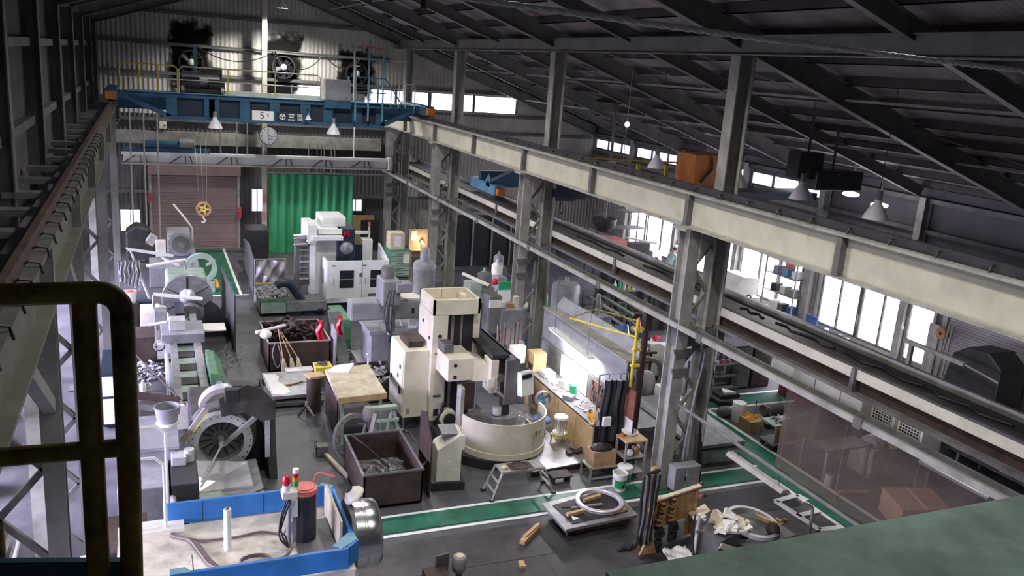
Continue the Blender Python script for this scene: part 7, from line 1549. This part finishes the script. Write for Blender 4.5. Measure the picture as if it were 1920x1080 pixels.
t = trolley('parts_trolley', 'pale green two-deck trolley at the left edge of the vinyl curtain', 13.3, 14.25, MGREEN, .62, .7, .5)
P(t, 'upper_deck', B().box(12.95, 13.65, 14.0, 14.5, .60, .63), MGREEN); P(t, 'side_board', B().box(12.98, 13.62, 13.98, 14.0, .2, .58), CARD); P(t, 'clutter', B().scatter(lambda: (random.uniform(13.05, 13.55), random.uniform(14.05, 14.45), .65), 18, .12), IRON, kind='stuff')
# white NC lathe lying along the bay
t = T('white_lathe', 'long white enclosed lathe standing along the side bay', 'machine tool', (16.3, 15.6, 0), kind='thing')
P(t, 'body', B().box(15.7, 16.9, 14.2, 17.2, .25, 1.35), MWHITE, bevel=.02); P(t, 'sloped_front', B().prism([(15.7, .5), (15.7, 1.2), (15.5, 1.05), (15.45, .6)], 'y', 16.4, 17.2), MWHITE); P(t, 'base', B().box(15.75, 16.85, 14.25, 17.15, 0, .25), DRED)
for y in (14.9, 15.8, 16.6): P(t, 'panel_seam', B().box(15.69, 15.70, y, y+.015, .3, 1.3), STEELD)
for y in (16.7, 16.35): P(t, 'window', B().box(15.68, 15.70, y, y+.22, .95, 1.2), MGREY)
P(t, 'top_lid', B().box(15.8, 16.8, 14.3, 16.2, 1.35, 1.39), MWHITE)
for i, y in enumerate((13.55, 12.75)):
    t = T('air_unit', 'white outdoor air unit with a square grille, %s of the pair' % ('farther' if i == 0 else 'nearer'), 'air conditioner', (16.0, y, 0), group='white air units', kind='thing')
    P(t, 'case', B().box(15.7, 16.35, y-.35, y+.35, .3, 1.0), IVORY, bevel=.02); P(t, 'stand', B().box(15.75, 16.3, y-.3, y+.3, 0, .3), STEELD)
    g = B()
    for k in range(8): g.box(15.675, 15.69, y-.28, y+.28, .38+.07*k, .395+.07*k)
    for k in range(8): g.box(15.675, 15.69, y-.28+.08*k, y-.265+.08*k, .36, .92)
    P(t, 'grille', g, IVORY); P(t, 'grille_back', B().box(15.69, 15.70, y-.28, y+.28, .36, .92), BLACKS)
# behind the vinyl curtain
t = T('steel_bench', 'grey steel bench frame seen through the vinyl curtain', 'bench', (13.4, 12.6, 0), kind='thing')
P(t, 'bench_top', B().box(13.0, 14.2, 12.4, 13.2, .72, .76), STEELD)
for x in (13.04, 14.16):
    for y in (12.44, 13.16): P(t, 'leg', B().box(x-.03, x+.03, y-.03, y+.03, 0, .72), STEELP)
O('tarp_heap', B().grid(lambda u, v: (13.0+1.5*u, 12.9+1.1*v, .74+.5*math.sin(PI*u)*math.sin(PI*v)+.05*math.sin(u*11)*math.sin(v*9)), 18, 14, .02), BLACKS, 'dark tarpaulin heaped on the steel bench behind the vinyl curtain', 'tarpaulin', smooth=True)
t = T('waste_box', 'olive box stuffed with clear film behind the vinyl curtain', 'box', (14.55, 12.6, 0), kind='thing')
P(t, 'box', B().box(14.2, 14.9, 12.3, 12.95, 0, .65), DYELL if False else PLYW); P(t, 'film', B().ball((14.5, 12.6, .72), (.3, .27, .14), 10, 7), TARP)
t = T('big_carton', 'large brown carton on the floor behind the right part of the vinyl curtain', 'carton', (13.6, 10.7, 0), kind='thing')
P(t, 'carton', B().prism([(13.0, 10.35), (14.0, 10.1), (14.35, 10.9), (13.35, 11.2)], 'z', 0, .48), CARD); P(t, 'tape', B().bar((13.5, 10.22, .482), (13.85, 11.05, .482), .06, .004), KRAFT); P(t, 'label', B().prism([(13.02, 10.36), (13.24, 10.305), (13.24, 10.30), (13.02, 10.35)], 'z', .2, .36), PAPER)
O('red_machine_cover', B().box(15.0, 15.42, 14.3, 15.0, 0, .75), DRED, 'dark red cover half hidden behind the vinyl curtain', 'cover', bevel=.03)
O('black_motor', B().cyl((14.9, 13.6, .0), .26, .55, 'z', 20), BLACKS, 'black round motor on the floor behind the vinyl curtain', 'motor', smooth=True)
O('rust_pipe', B().tube([(12.95, 11.9, .05), (13.6, 11.75, .05)], .045, 10), ORUST, 'rust-orange pipe lying on the floor behind the vinyl curtain', 'pipe')
O('white_can', B().cyl((13.05, 12.3, 0), .09, .26, 'z', 14), WPLAS, 'white can on the floor by the leg of the steel bench', 'can', smooth=True)
for i in range(2):
    O('steel_tube', B().tube([(15.15+.28*i, 11.9-.1*i, .5), (15.15+.28*i, 10.2-.1*i, .5)], .06, 14), BRIGHT, 'bright steel tube lying on the rack behind the curtain, %s one' % ('left' if i == 0 else 'right'), 'tube', 'bright steel tubes', smooth=True)
t = T('tube_rack', 'low dark rack under the two bright steel tubes', 'rack', (15.3, 11.0, 0), kind='thing')
for y in (10.4, 11.5): P(t, 'bearer', B().box(15.0, 15.6, y, y+.08, 0, .44), STEELD)
# clutter row right
rn = random.Random(3)
for i in range(16):
    y = 14.2-.28*i; x = 16.7+rn.uniform(-.15, .3); h = rn.uniform(.12, .4); w = rn.uniform(.12, .3)
    O('workshop_part', B().ob((x, y, .55+h/2), (w, w*1.2, h), (0, 0, rn.uniform(0, 90))), (IRON, WPLAS, GREENP, RUST, YELLOW, MGREY, BLACKS, ORUST)[i % 8], '%s workshop part on the long dark table, %s from its far end' % (('iron', 'white', 'green', 'rust-brown', 'yellow', 'grey', 'black', 'orange-brown')[i % 8], ORD[i]), 'part', 'parts on the long dark table', bevel=.01)
t = T('long_table', 'long dark table of odd parts beyond the lower runway girder', 'table', (16.8, 12.0, 0), kind='thing')
P(t, 'table_top', B().box(16.4, 17.3, 9.5, 14.4, .5, .55), BLACKS)
for x in (16.45, 17.25):
    for y in (9.6, 12.0, 14.3): P(t, 'leg', B().box(x-.03, x+.03, y-.03, y+.03, 0, .5), STEELD)
O('terracotta_trough', B().prism([(16.45, .55), (17.0, .55), (17.08, .85), (16.37, .85)], 'y', 10.4, 11.0), ORUST, 'orange clay trough on the near end of the long dark table', 'trough')
# black tarp-covered machine and items at the shutter
t = T('covered_machine', 'tall black covered machine before the grey roller shutter', 'machine', (18.4, 13.2, 0), kind='thing')
P(t, 'cover', B().prism([(12.55, 0), (14.1, 0), (14.15, 1.0), (13.95, 2.1), (13.6, 2.35), (13.0, 2.4), (12.6, 2.1)], 'x', 18.1, 19.0), BLACKS, bevel=.05); P(t, 'strap', B().box(18.09, 18.1, 12.6, 14.1, 1.2, 1.24), STEELD)
t = T('swing_arm', 'long pale steel arm reaching across before the roller shutter', 'arm', (17.4, 13.8, 0), kind='thing')
P(t, 'arm', B().bar((17.5, 14.9, 2.15), (17.5, 13.1, 2.12), .1, .1), STEELP); P(t, 'rod', B().tube([(17.5, 13.1, 2.12), (17.5, 12.2, 2.0)], .025, 8), STEELP); P(t, 'post', B().box(17.45, 17.55, 14.6, 14.7, 0, 2.1), STEELP)
t = T('plan_box', 'white box of rolled drawings before the black covered machine', 'box', (17.5, 12.6, 0), kind='thing')
P(t, 'box', B().box(17.5, 17.56, 12.2, 13.0, .55, 1.25), WPLAS); P(t, 'box_side', B().box(17.5, 18.0, 12.98, 13.02, .55, 1.2), WPLAS); P(t, 'stand', B().box(17.45, 18.0, 12.2, 13.0, 0, .55), BLACKS)
for i in range(5): P(t, 'roll', B().tube([(17.42, 12.3+.1*i, .6), (17.3, 12.45+.13*i, 1.25)], .035, 8), (RUST, KRAFT, PLY, PAPER, BFAB)[i])
O('black_bag', B().ball((18.0, 11.3, .75), (.4, .5, .35), 14, 9), BLACKS, 'shiny black plastic bag heaped at the far right', 'bag', smooth=True)
O('bag_table', B().box(17.5, 18.6, 10.7, 11.9, 0, .45), STEELD, 'low dark box under the black plastic bag', 'box')
# desk zone by the bright windows
t = T('office_desk', 'pale desk before the bright side windows', 'desk', (19.1, 19.3, 0), kind='thing')
P(t, 'desk_top', B().box(18.6, 19.6, 18.2, 20.3, .70, .74), IVORY)
for x in (18.65, 19.5):
    for y in (18.25, 20.25): P(t, 'leg', B().box(x-.025, x+.025, y-.025, y+.025, 0, .7), WPLAS)
P(t, 'back_sheet', B().box(19.5, 19.52, 18.3, 20.2, .2, .7), WPLAS)
t = T('desk_chair', 'blue chair with white seat edge at the pale desk', 'chair', (18.9, 19.9, 0), kind='thing')
P(t, 'backrest', B().box(19.0, 19.06, 19.5, 20.0, .85, 1.3), BFAB, bevel=.03); P(t, 'seat', B().box(18.6, 19.0, 19.5, 20.0, .74, .80), LBLUE, bevel=.02); P(t, 'post', B().cyl((18.8, 19.75, .06), .03, .68, 'z', 10), STEELD); P(t, 'base', B().cyl((18.8, 19.75, 0), .24, .05, 'z', 10), BLACKS)
t = T('white_crate', 'white boxy machine on the floor at the end of the pale desk', 'machine', (18.3, 18.3, 0), kind='thing')
P(t, 'case', B().box(17.95, 18.6, 17.8, 18.6, .05, .85), WPLAS, bevel=.02); P(t, 'lid', B().box(17.93, 18.62, 17.78, 18.62, .85, .89), MWHITE); P(t, 'feet', B().box(18.0, 18.55, 17.85, 18.55, 0, .05), BLACKS)
O('yellow_cup', B().cyl((18.75, 19.2, .74), .05, .13, 'z', 12), YELLOW, 'yellow cup on the pale desk', 'cup', smooth=True)
O('cable_coil', B().ring((18.95, 18.7, .74), .16, .12, .04, 'z', 20), RUBBER, 'black cable coil on the pale desk', 'cable')
for i in range(7):
    O('desk_item', B().ob((19.35+.05*(i % 2), 18.35+.22*i, .74+.06+.02*(i % 3)), (.1, .14, .12+.04*(i % 3)), (0, 0, 20*i)), (WPLAS, MGREY, BLACKS, IVORY, BFAB, WPLAS, STEELD)[i], 'small %s thing on the pale desk, %s from its near end' % (('white', 'grey', 'black', 'cream', 'blue', 'white', 'dark grey')[i], ORD[i]), 'desk item', 'small things under the window', bevel=.008)
t = T('blue_bin', 'teal-blue tray with a dark tool on the floor right of the white boxy machine', 'tray', (18.6, 17.3, 0), kind='thing')
P(t, 'tray', B().box(18.3, 18.8, 17.1, 17.5, .0, .08), LBLUE); P(t, 'tool', B().ob((18.55, 17.3, .16), (.25, .15, .15), (0, 0, 20)), BLACKS)
t = T('work_carton', 'tan carton with white papers by the side door', 'carton', (18.9, 16.0, 0), kind='thing')
P(t, 'carton', B().box(18.7, 19.1, 15.85, 16.2, .5, .8), CARD); P(t, 'table', B().box(18.3, 19.3, 15.6, 16.6, .46, .5), IVORY); P(t, 'leg', B().box(18.35, 18.45, 15.65, 16.55, 0, .46), IVORY); P(t, 'leg', B().box(19.15, 19.25, 15.65, 16.55, 0, .46), IVORY)
t = T('hanging_overalls', 'pale blue overalls hanging on the jamb beside the side door', 'clothes', (19.55, 15.95, .6), kind='thing')
P(t, 'overalls', B().grid(lambda u, v: (19.72-.02*math.sin(u*9), 15.72+.34*u, 2.15-1.5*v), 10, 8, .03), TARP, smooth=True); P(t, 'hook', B().tube([(19.72, 15.9, 2.15), (19.86, 15.9, 2.2)], .01, 6), STEELD)
O('orange_reel', B().ring((19.55, 15.55, 2.0), .16, .05, .12, 'x', 22), ORUST, 'orange hose reel hung left of the roller shutter', 'reel', smooth=True)
for i in range(2):
    O('steel_pole', B().tube([(19.2, 15.2-.22*i, 0), (19.6, 15.35-.1*i, 2.3)], .03, 8), STEELP, 'grey pole leaning left of the roller shutter, %s' % ('left one' if i == 0 else 'right one'), 'pole', 'poles by the roller shutter')
# grey-white lathe and shelves in the next bay part
t = T('grey_lathe', 'pale grey machine with a sloping cover below the bright far side windows', 'machine tool', (18.8, 23.6, 0), kind='thing')
P(t, 'body', B().box(18.0, 19.3, 22.6, 24.6, 0, 1.1), MWHITE, bevel=.03); P(t, 'cover', B().prism([(18.1, 1.1), (19.3, 1.1), (19.3, 1.7), (18.7, 1.75)], 'y', 22.8, 24.0), IVORY); P(t, 'panel', B().box(17.97, 18.0, 23.5, 24.1, .75, .95), STEELP); P(t, 'hose', B().tube(curve3([(18.05, 23.0, 1.3), (17.9, 22.9, .8), (17.95, 22.7, .2)]), .02, 6), GREENM)
t = T('white_tank', 'round white vessel right of the pale grey machine', 'tank', (18.6, 22.1, 0), kind='thing')
P(t, 'tank', B().cyl((18.6, 22.1, 0), .3, .9, 'z', 22), WPLAS, smooth=True); P(t, 'pipe', B().tube(curve3([(18.6, 22.1, .9), (18.5, 22.2, 1.3), (18.2, 22.3, 1.0)]), .03, 8), STEELD)
shelf_unit('window_shelf', 'tall open shelf against the far side windows', 19.2, 19.75, 20.9, 22.4, (.9, 1.5, 2.1, 2.6), STEELP)
for i in range(9):
    lv = (.9, 1.5, 2.1)[i % 3]; y = 21.0+.45*(i//3)
    O('shelf_box', B().box(19.3, 19.6, y, y+.25, lv, lv+.25), (BFAB, MGREY, WPLAS, STEELD, IVORY, LBLUE, WPLAS, BLACKS, MGREY)[i], '%s box on the %s level of the tall open shelf, %s from near' % (('blue', 'grey', 'white', 'dark grey', 'cream', 'light blue', 'white', 'black', 'grey')[i], ('lowest', 'second', 'third')[i % 3], ORD[i//3]), 'box', 'boxes on the tall open shelf', bevel=.01)
O('red_poster', B().box(19.74, 19.76, 21.6, 22.1, 2.25, 2.55), PINKR, 'red poster above the tall open shelf', 'poster')
# salmon hopper and black funnel
t = T('salmon_hopper', 'salmon-red machine box in the side bay under a black hood', 'machine', (15.9, 27.0, 0), kind='thing')
P(t, 'box', B().prism([(15.45, 1.75), (16.3, 1.75), (16.25, 2.25), (15.55, 2.3)], 'y', 26.7, 27.5), PINKR); P(t, 'stand', B().box(15.5, 16.2, 26.8, 27.4, 0, 1.75), STEELD)
t = T('black_hood', 'black round hood hanging over the salmon-red box', 'hood', (15.4, 27.2, 2.55), kind='thing')
P(t, 'hood', B().lathe([(.001, 2.45), (.2, 2.5), (.42, 2.75), (.45, 3.0), (.001, 3.0)], (15.5, 27.2, 0), 'z', 22), BLACKS, smooth=True); P(t, 'pipe', B().tube([(15.5, 27.2, 3.0), (15.5, 27.2, zr(15.5)+.57)], .05, 8), STEELD)
t = T('white_rack', 'white-topped dark rack left of the standing worker', 'rack', (16.8, 27.0, 0), kind='thing')
P(t, 'rack_top', B().bar((16.4, 27.0, 2.3), (17.5, 26.6, 2.15), .1, .06), WPLAS); P(t, 'frame', B().box(16.45, 17.4, 26.9, 27.3, 0, 2.1), BLACKS)
t = T('control_case', 'white control case with a black opening left of the worker', 'machine', (17.9, 27.3, 0), kind='thing')
P(t, 'case', B().box(17.6, 18.05, 27.0, 27.5, 0, 1.75), MWHITE, bevel=.02); P(t, 'dial', B().cyl((17.8, 26.98, 1.45), .08, .02, 'y', 16), BLACKS)
# purple-lit racks along the right far wall
shelf_unit('pipe_rack', 'tall dark rack of tubes in the side bay left of the worker', 16.9, 19.3, 30.2, 31.0, (.6, 1.3, 2.0, 2.7), RUST, 'rack')
# ------------------------------------------------------------------ the worker
def person(name, lb, pts, edges, rad, mt):
    bm = bmesh.new(); vs = [bm.verts.new(p) for p in pts]
    for a, c in edges: bm.edges.new((vs[a], vs[c]))
    me = bpy.data.meshes.new(name); bm.to_mesh(me); bm.free(); me.materials.append(mt)
    o = bpy.data.objects.new(name, me); C.objects.link(o)
    md = o.modifiers.new('skin', 'SKIN'); s = o.modifiers.new('sub', 'SUBSURF'); s.levels = 2; s.render_levels = 2
    for i, r in enumerate(rad):
        sv = me.skin_vertices[0].data[i]; sv.radius = (r, r) if not isinstance(r, tuple) else r; sv.use_root = (i == 0)
    return o
px, py = 19.0, 27.9
pt = lambda a, l, z: (px+a, py-l, z)     # a = towards the machine (+x), l = towards the camera
t = T('person', 'worker in a pale teal shirt and dark trousers leaning over a machine', 'person', (px, py, 0), kind='thing')
body = person('body', '', [pt(0,0,.95), pt(.04,0,1.15), pt(.12,0,1.36), pt(.17,0,1.46), pt(.205,0,1.52), pt(.25,0,1.60), pt(.285,0,1.69),
    pt(0,.09,.88), pt(.02,.10,.48), pt(-.02,.11,.08), pt(.13,.11,.04),
    pt(0,-.09,.88), pt(-.04,-.10,.48), pt(-.10,-.11,.08), pt(.05,-.11,.04),
    pt(.15,.19,1.40), pt(.28,.23,1.17), pt(.50,.20,1.22), pt(.59,.19,1.24),
    pt(.15,-.19,1.40), pt(.28,-.23,1.17), pt(.48,-.20,1.20), pt(.57,-.19,1.22)],
    [(0,1),(1,2),(2,3),(3,4),(4,5),(5,6),(0,7),(7,8),(8,9),(9,10),(0,11),(11,12),(12,13),(13,14),(2,15),(15,16),(16,17),(17,18),(2,19),(19,20),(20,21),(21,22)],
    [(.12,.09),(.13,.09),(.16,.11),.09,.058,.112,.092,.085,.062,.045,.04,.085,.062,.045,.04,.065,.05,.036,.03,.065,.05,.036,.03], SKIN)
body.parent = t; body.data.transform(Matrix.Translation((-px, -py, 0)))
def cloth(name, pts, edges, rad, m):
    o = person(name, '', pts, edges, rad, m); o.parent = t; o.data.transform(Matrix.Translation((-px, -py, 0))); return o
cloth('shirt', [pt(-.01,0,.88), pt(.04,0,1.13), pt(.12,0,1.36), pt(.17,0,1.47), pt(.15,.19,1.40), pt(.27,.23,1.19), pt(.15,-.19,1.40), pt(.27,-.23,1.19)], [(0,1),(1,2),(2,3),(2,4),(4,5),(2,6),(6,7)], [(.19,.15),(.175,.13),(.185,.13),.085,.08,.062,.08,.062], TEAL)
cloth('trousers', [pt(0,0,1.04), pt(0,.09,.86), pt(.02,.10,.48), pt(-.02,.11,.08), pt(0,-.09,.86), pt(-.04,-.10,.48), pt(-.10,-.11,.08)], [(0,1),(1,2),(2,3),(0,4),(4,5),(5,6)], [(.17,.13),.105,.082,.062,.10,.078,.062], DFAB)
for fx, fy in ((.04, -.11), (-.04, .11)): P(t, 'shoe', B().ball((px+fx, py+fy, .045), (.14, .055, .05), 12, 8), BLACKS, smooth=True)
P(t, 'cap', B().lathe([(.001, 1.80), (.06, 1.79), (.11, 1.75), (.12, 1.67), (.001, 1.67)], (px+.285, py, 0), 'z', 18), WPLAS, smooth=True)
P(t, 'hair', B().lathe([(.001, 1.69), (.112, 1.69), (.118, 1.66), (.10, 1.60), (.06, 1.58)], (px+.262, py, 0), 'z', 16), BLACKS, smooth=True)
P(t, 'cap_peak', B().ob((px+.40, py, 1.68), (.12, .14, .012), (0, 12, 0)), WPLAS)
P(t, 'face', B().ball((px+.375, py, 1.635), (.02, .02, .025), 8, 6).ball((px+.35, py-.035, 1.665), (.012, .012, .01), 6, 5).ball((px+.35, py+.035, 1.665), (.012, .012, .01), 6, 5), SKIN, smooth=True)
for sgn in (1, -1):
    hx, hy, hz = px+.58, py-.19*sgn, 1.24 if sgn == 1 else 1.22
    hnd = P(t, 'hand', B().ball((hx+.04, hy, hz), (.05, .04, .02), 10, 7), SKIN, smooth=True)
    for k in range(4): P(hnd, 'finger', B().tube([(hx+.08, hy-.027+.018*k, hz), (hx+.12-.006*abs(k-1.5), hy-.03+.02*k, hz-.008), (hx+.145-.01*abs(k-1.5), hy-.03+.02*k, hz-.03)], [.009, .008, .007], 6), SKIN, smooth=True)
    P(hnd, 'thumb', B().tube([(hx+.03, hy+.035*sgn, hz), (hx+.07, hy+.06*sgn, hz-.01), (hx+.10, hy+.055*sgn, hz-.025)], [.011, .009, .008], 6), SKIN, smooth=True)
t = T('bench_machine', 'white bench machine the worker is leaning over', 'machine', (19.5, 27.8, 0), kind='thing')
P(t, 'body', B().box(19.35, 19.8, 27.3, 28.4, 0, 1.12), WPLAS, bevel=.03); P(t, 'bed', B().box(19.3, 19.8, 27.3, 28.4, 1.12, 1.18), IRON)

# ================================================================== SECOND CRANE, CAB AND LAMPS IN THE SIDE BAY
t = T('bridge_crane', 'blue overhead crane low in the side bay, behind the cream girder', 'overhead crane', (14.5, 26.5, 4.0), kind='thing')
P(t, 'girder', B().prism([(10.5, 4.35), (11.3, 4.72), (18.8, 4.72), (19.4, 4.35), (19.4, 4.2), (10.5, 4.2)], 'y', 26.4, 26.75), BLUE); P(t, 'girder', B().box(10.6, 19.4, 27.5, 27.75, 4.2, 4.6), BLUE)
for x in (10.66, 19.2): e = P(t, 'end_truck', B().box(x-.16, x+.16, 25.9, 28.3, 3.98, 4.32), LBLUE); P(e, 'buffer', B().box(x-.13, x+.13, 25.65, 25.9, 4.02, 4.24), ORANGE); P(e, 'bracket', B().prism([(26.4, 4.32), (27.0, 4.32), (26.7, 4.62)], 'x', x-.1, x-.06), LBLUE)
h = P(t, 'hoist', B().cyl((13.0, 26.55, 3.95), .22, .75, 'x', 18), BLACKS, smooth=True); P(h, 'hoist_motor', B().cyl((13.75, 26.55, 3.95), .16, .4, 'x', 16), BLACKS); P(h, 'hook', B().tube([(13.3, 26.55, 3.7), (13.3, 26.55, 3.35), (13.4, 26.55, 3.28)], .04, 8), BLACKS); P(h, 'hanger', B().box(13.1, 13.6, 26.5, 26.6, 4.1, 4.25), BLACKS)
P(t, 'light_bar', B().box(12.6, 14.4, 26.35, 26.4, 3.9, 3.98), IVORY)
t = T('crane_cab', 'orange-brown crane cab up in the side bay beside the roof column', 'cab', (16.0, 21.7, 4.6), kind='thing')
P(t, 'cab', B().box(14.95, 16.3, 21.2, 22.2, 4.95, 6.02), ORANGE, bevel=.02); P(t, 'door', B().box(15.85, 16.05, 21.17, 21.2, 5.1, 5.85), IVORY); P(t, 'pipe', B().tube([(15.5, 21.18, 5.98), (15.55, 21.15, 5.6), (15.2, 21.15, 5.2)], .04, 8), BLACKS)
P(t, 'carrier', B().box(10.28, 19.6, 21.0, 22.1, 4.72, 4.95), NAVY); P(t, 'lower_panel', B().box(14.95, 15.3, 21.15, 21.2, 4.75, 5.1), IVORY)
t = T('yellow_railing', 'thin yellow railing up in the side bay left of the orange cab', 'railing', (13.2, 22.0, 4.95), kind='thing')
P(t, 'rail', B().tube([(11.6, 22.0, 5.74), (14.9, 22.0, 5.68)], .025, 8), YELLOW)
for x in (13.5, 14.5): P(t, 'post', B().box(x-.06, x+.06, 21.97, 22.03, 4.95, 5.6), YELLOW)
P(t, 'white_plate', B().box(12.0, 12.7, 21.97, 22.0, 5.5, 5.66), WPLAS); P(t, 'post', B().box(11.62, 11.66, 21.97, 22.03, 4.95, 5.74), YELLOW)
bay_lamp((13.0, 20.26, 5.70), 'lit white lamp up in the side bay left of the orange cab', True, 'side bay lamps', zr(13)+.57-5.70-.53, 1.15, 260)
bay_lamp((13.0, 16.62, 5.72), 'unlit white lamp just right of the near roof column', False, 'side bay lamps', zr(13)+.57-5.72-.53, 1.15)
bay_lamp((13.0, 14.41, 5.78), 'lit white lamp, second right of the near roof column', True, 'side bay lamps', zr(13)+.57-5.78-.53, 1.15, 260)
bay_lamp((13.0, 12.28, 5.74), 'unlit white lamp farthest right in the side bay', False, 'side bay lamps', zr(13)+.57-5.74-.53, 1.15)
for x, y, z, lb in ((19.2, 26.5, 5.25, 'lit lamp glowing under the far eaves, left of the orange cab'), (18.6, 18.6, 5.3, 'lit lamp glowing under the eaves right of the roof column'), (18.7, 17.6, 5.15, 'small lit lamp under the eaves beside the dark hoist box')):
    t = T('eaves_lamp', lb, 'lamp', (x, y, z), group='eaves lamps', kind='thing'); P(t, 'glow_lens', B().ball((x, y, z), (.24, .24, .07), 14, 8), BULB, smooth=True); P(t, 'stem', B().cyl((x, y, z+.05), .03, zr(x)+.48-z, 'z', 8), STEELD)
t = T('bulb_cord', 'single bare bulb hanging on a long cord before the side bay', 'lamp', (10.9, 16.9, 6.9), kind='thing')
P(t, 'bulb', B().ball((10.9, 18.5, 6.95), .06, 10, 8), BULB, smooth=True); P(t, 'cord', B().tube([(10.9, 18.5, 7.0), (10.9, 18.5, zr(10.9)+.57)], .008, 5), STEELP); P(t, 'pull_cord', B().tube([(10.9, 18.5, 6.9), (10.9, 18.5, 5.9)], .006, 5), STEELP)
t = T('hoist_box', 'dark trolley box hanging under the roof right of the near roof column', 'hoist', (14.5, 15.6, 6.0), kind='thing')
P(t, 'box', B().box(14.2, 15.6, 15.3, 15.9, 5.85, 6.3), BLACKS, bevel=.03); P(t, 'box', B().box(13.7, 14.4, 15.4, 15.8, 6.1, 6.7), BLACKS); P(t, 'hanger', B().tube([(14.9, 15.6, 6.3), (14.9, 15.6, zr(14.9)+.3)], .03, 6), STEELD); P(t, 'hanger', B().tube([(14.1, 15.6, 6.5), (14.1, 15.6, zr(14.1)+.3)], .03, 6), STEELD)
for z in (4.55, 5.4): ST('wall_girt', B().box(XR-.2, XR-.02, -2, 36.5, z-.06, z+.06), STEELD)

# ================================================================== LEFT AISLE GLIMPSED THROUGH THE TRESTLES
rn = random.Random(11)
for i in range(14):
    y = 8.5+i*1.1; x = -3.0-rn.random()*1.2; h = rn.uniform(.5, 1.3); w = rn.uniform(.4, .8)
    t = T('stock_case', '%s case in the stock row of the left aisle, %s from the near end' % (('cream', 'grey', 'white', 'light blue', 'pale grey', 'salmon')[i % 6], ORD[i]), 'case', (x, y, 0), group='stock row in the left aisle', kind='thing')
    P(t, 'case', B().box(x-w/2, x+w/2, y-.3, y+.3, 0, h), (IVORY, MGREY, WPLAS, LBLUE, STEELP, PINKR)[i % 6], bevel=.02); P(t, 'lid', B().box(x-w/2-.02, x+w/2+.02, y-.32, y+.32, h, h+.04), (STEELP, WPLAS)[i % 2]); P(t, 'plate', B().box(x+w/2, x+w/2+.01, y-.12, y+.12, h*.5, h*.75), PAPER)
for i in range(6):
    O('stock_bar', B().tube([(-2.1-.12*i, 8.2, .25+.12*(i % 3)), (-2.1-.12*i, 14.0, .25+.12*(i % 3))], .05, 8), (BRIGHT, STEELP, RUST)[i % 3], 'long metal bar on the cradle in the left aisle, %s from the right' % ORD[i], 'bar', 'bars in the left aisle')
t = T('bar_cradle', 'low cradle under the bars in the left aisle', 'cradle', (-2.4, 11, 0), kind='thing')
for y in (8.8, 11, 13.2): P(t, 'bearer', B().box(-2.85, -2.0, y, y+.1, 0, .2), STEELD)

# ================================================================== FOREGROUND: CRANE WALKWAY THE PICTURE IS TAKEN FROM
t = T('walkway_handrail', 'worn yellow tube handrail close by at the left', 'handrail', (-.1, 2.0, 6.6), kind='thing')
def hp(a): return tuple(a)
rr = .0255
P(t, 'top_rail', B().tube([(-1.2, 2.02, 7.50), (-.32, 2.0, 7.466), (-.115, 2.0, 7.465)] + [(-.115+.05*math.sin(math.radians(a)), 2.0, 7.415+.05*math.cos(math.radians(a))) for a in range(15, 91, 15)] + [(-.065, 2.0, 7.0), (-.075, 2.0, 6.3)], rr, 12), DYELL, smooth=True)
P(t, 'post', B().tube([(-.14, 2.0, 7.46), (-.14, 2.0, 6.3)], rr, 12), DYELL, smooth=True)
P(t, 'mid_rail', B().tube([(-1.2, 2.0, 7.11), (-.075, 2.0, 7.09)], rr*.85, 12), DYELL, smooth=True)
P(t, 'kick_plate', B().bar((-1.1, 2.02, 6.93), (-.08, 2.02, 6.76), .02, .05), BLUE)
P(t, 'post', B().tube([(-.36, 2.05, 6.9), (-.36, 2.05, 6.2)], rr, 10), DYELL, smooth=True)
t = T('crane_girder', 'green painted top of a crane girder close by at the bottom right', 'girder', (3.2, 1.6, 6.0), kind='thing')
P(t, 'top_plate', B().box(1.20, 4.6, 1.25, 1.89, 6.57, 6.6), GTOP); P(t, 'web', B().box(1.22, 4.58, 1.80, 1.84, 5.9, 6.57), GTOP); P(t, 'bottom_plate', B().box(1.22, 4.58, 1.3, 1.88, 5.87, 5.9), GTOP)
# twisted wire rope
t = T('wire_rope', 'twisted shiny wire rope slung across under the roof', 'rope', (3.0, 3.0, 8.2), kind='thing')
for s in range(3):
    pts = []
    for k in range(260):
        u = k/259; x = 0.9+4.6*u; a = k*.62+s*2*PI/3
        pts.append((x, 3.0+.006*math.cos(a), 8.245-.06*u-.02*math.sin(PI*u)+.006*math.sin(a)))
    P(t, 'strand', B().tube(pts, .0072, 6), WPLAS, smooth=True)
for x in (.9, 5.5): P(t, 'end_clip', B().tube([(x, 3.0, 8.19), (x, 3.0, zr(x)+.2)], .01, 6), STEELD)
# dark things at the bottom edge
t = T('valve_block', 'dark brown box at the bottom edge beside a round lamp', 'box', (4.0, 10.85, 0), kind='thing')
P(t, 'box', B().box(3.66, 4.02, 10.6, 10.95, 0, .55), RUST, bevel=.01); P(t, 'sheet', B().ob((3.98, 10.95, .58), (.22, .04, .3), (0, 0, 10)), STEELD)
t = T('machine_lamp', 'grey round lamp head with a pale top at the bottom edge', 'lamp', (4.25, 10.9, 0), kind='thing')
P(t, 'post', B().cyl((4.25, 10.9, 0), .05, .45, 'z', 14), STEELD); P(t, 'head', B().lathe([(.001, .42), (.09, .42), (.12, .5), (.11, .56), (.12, .62), (.1, .68), (.001, .68)], (4.25, 10.9, 0), 'z', 22), STEELP, smooth=True); P(t, 'lens', B().cyl((4.25, 10.9, .68), .07, .02, 'z', 18), KRAFT)
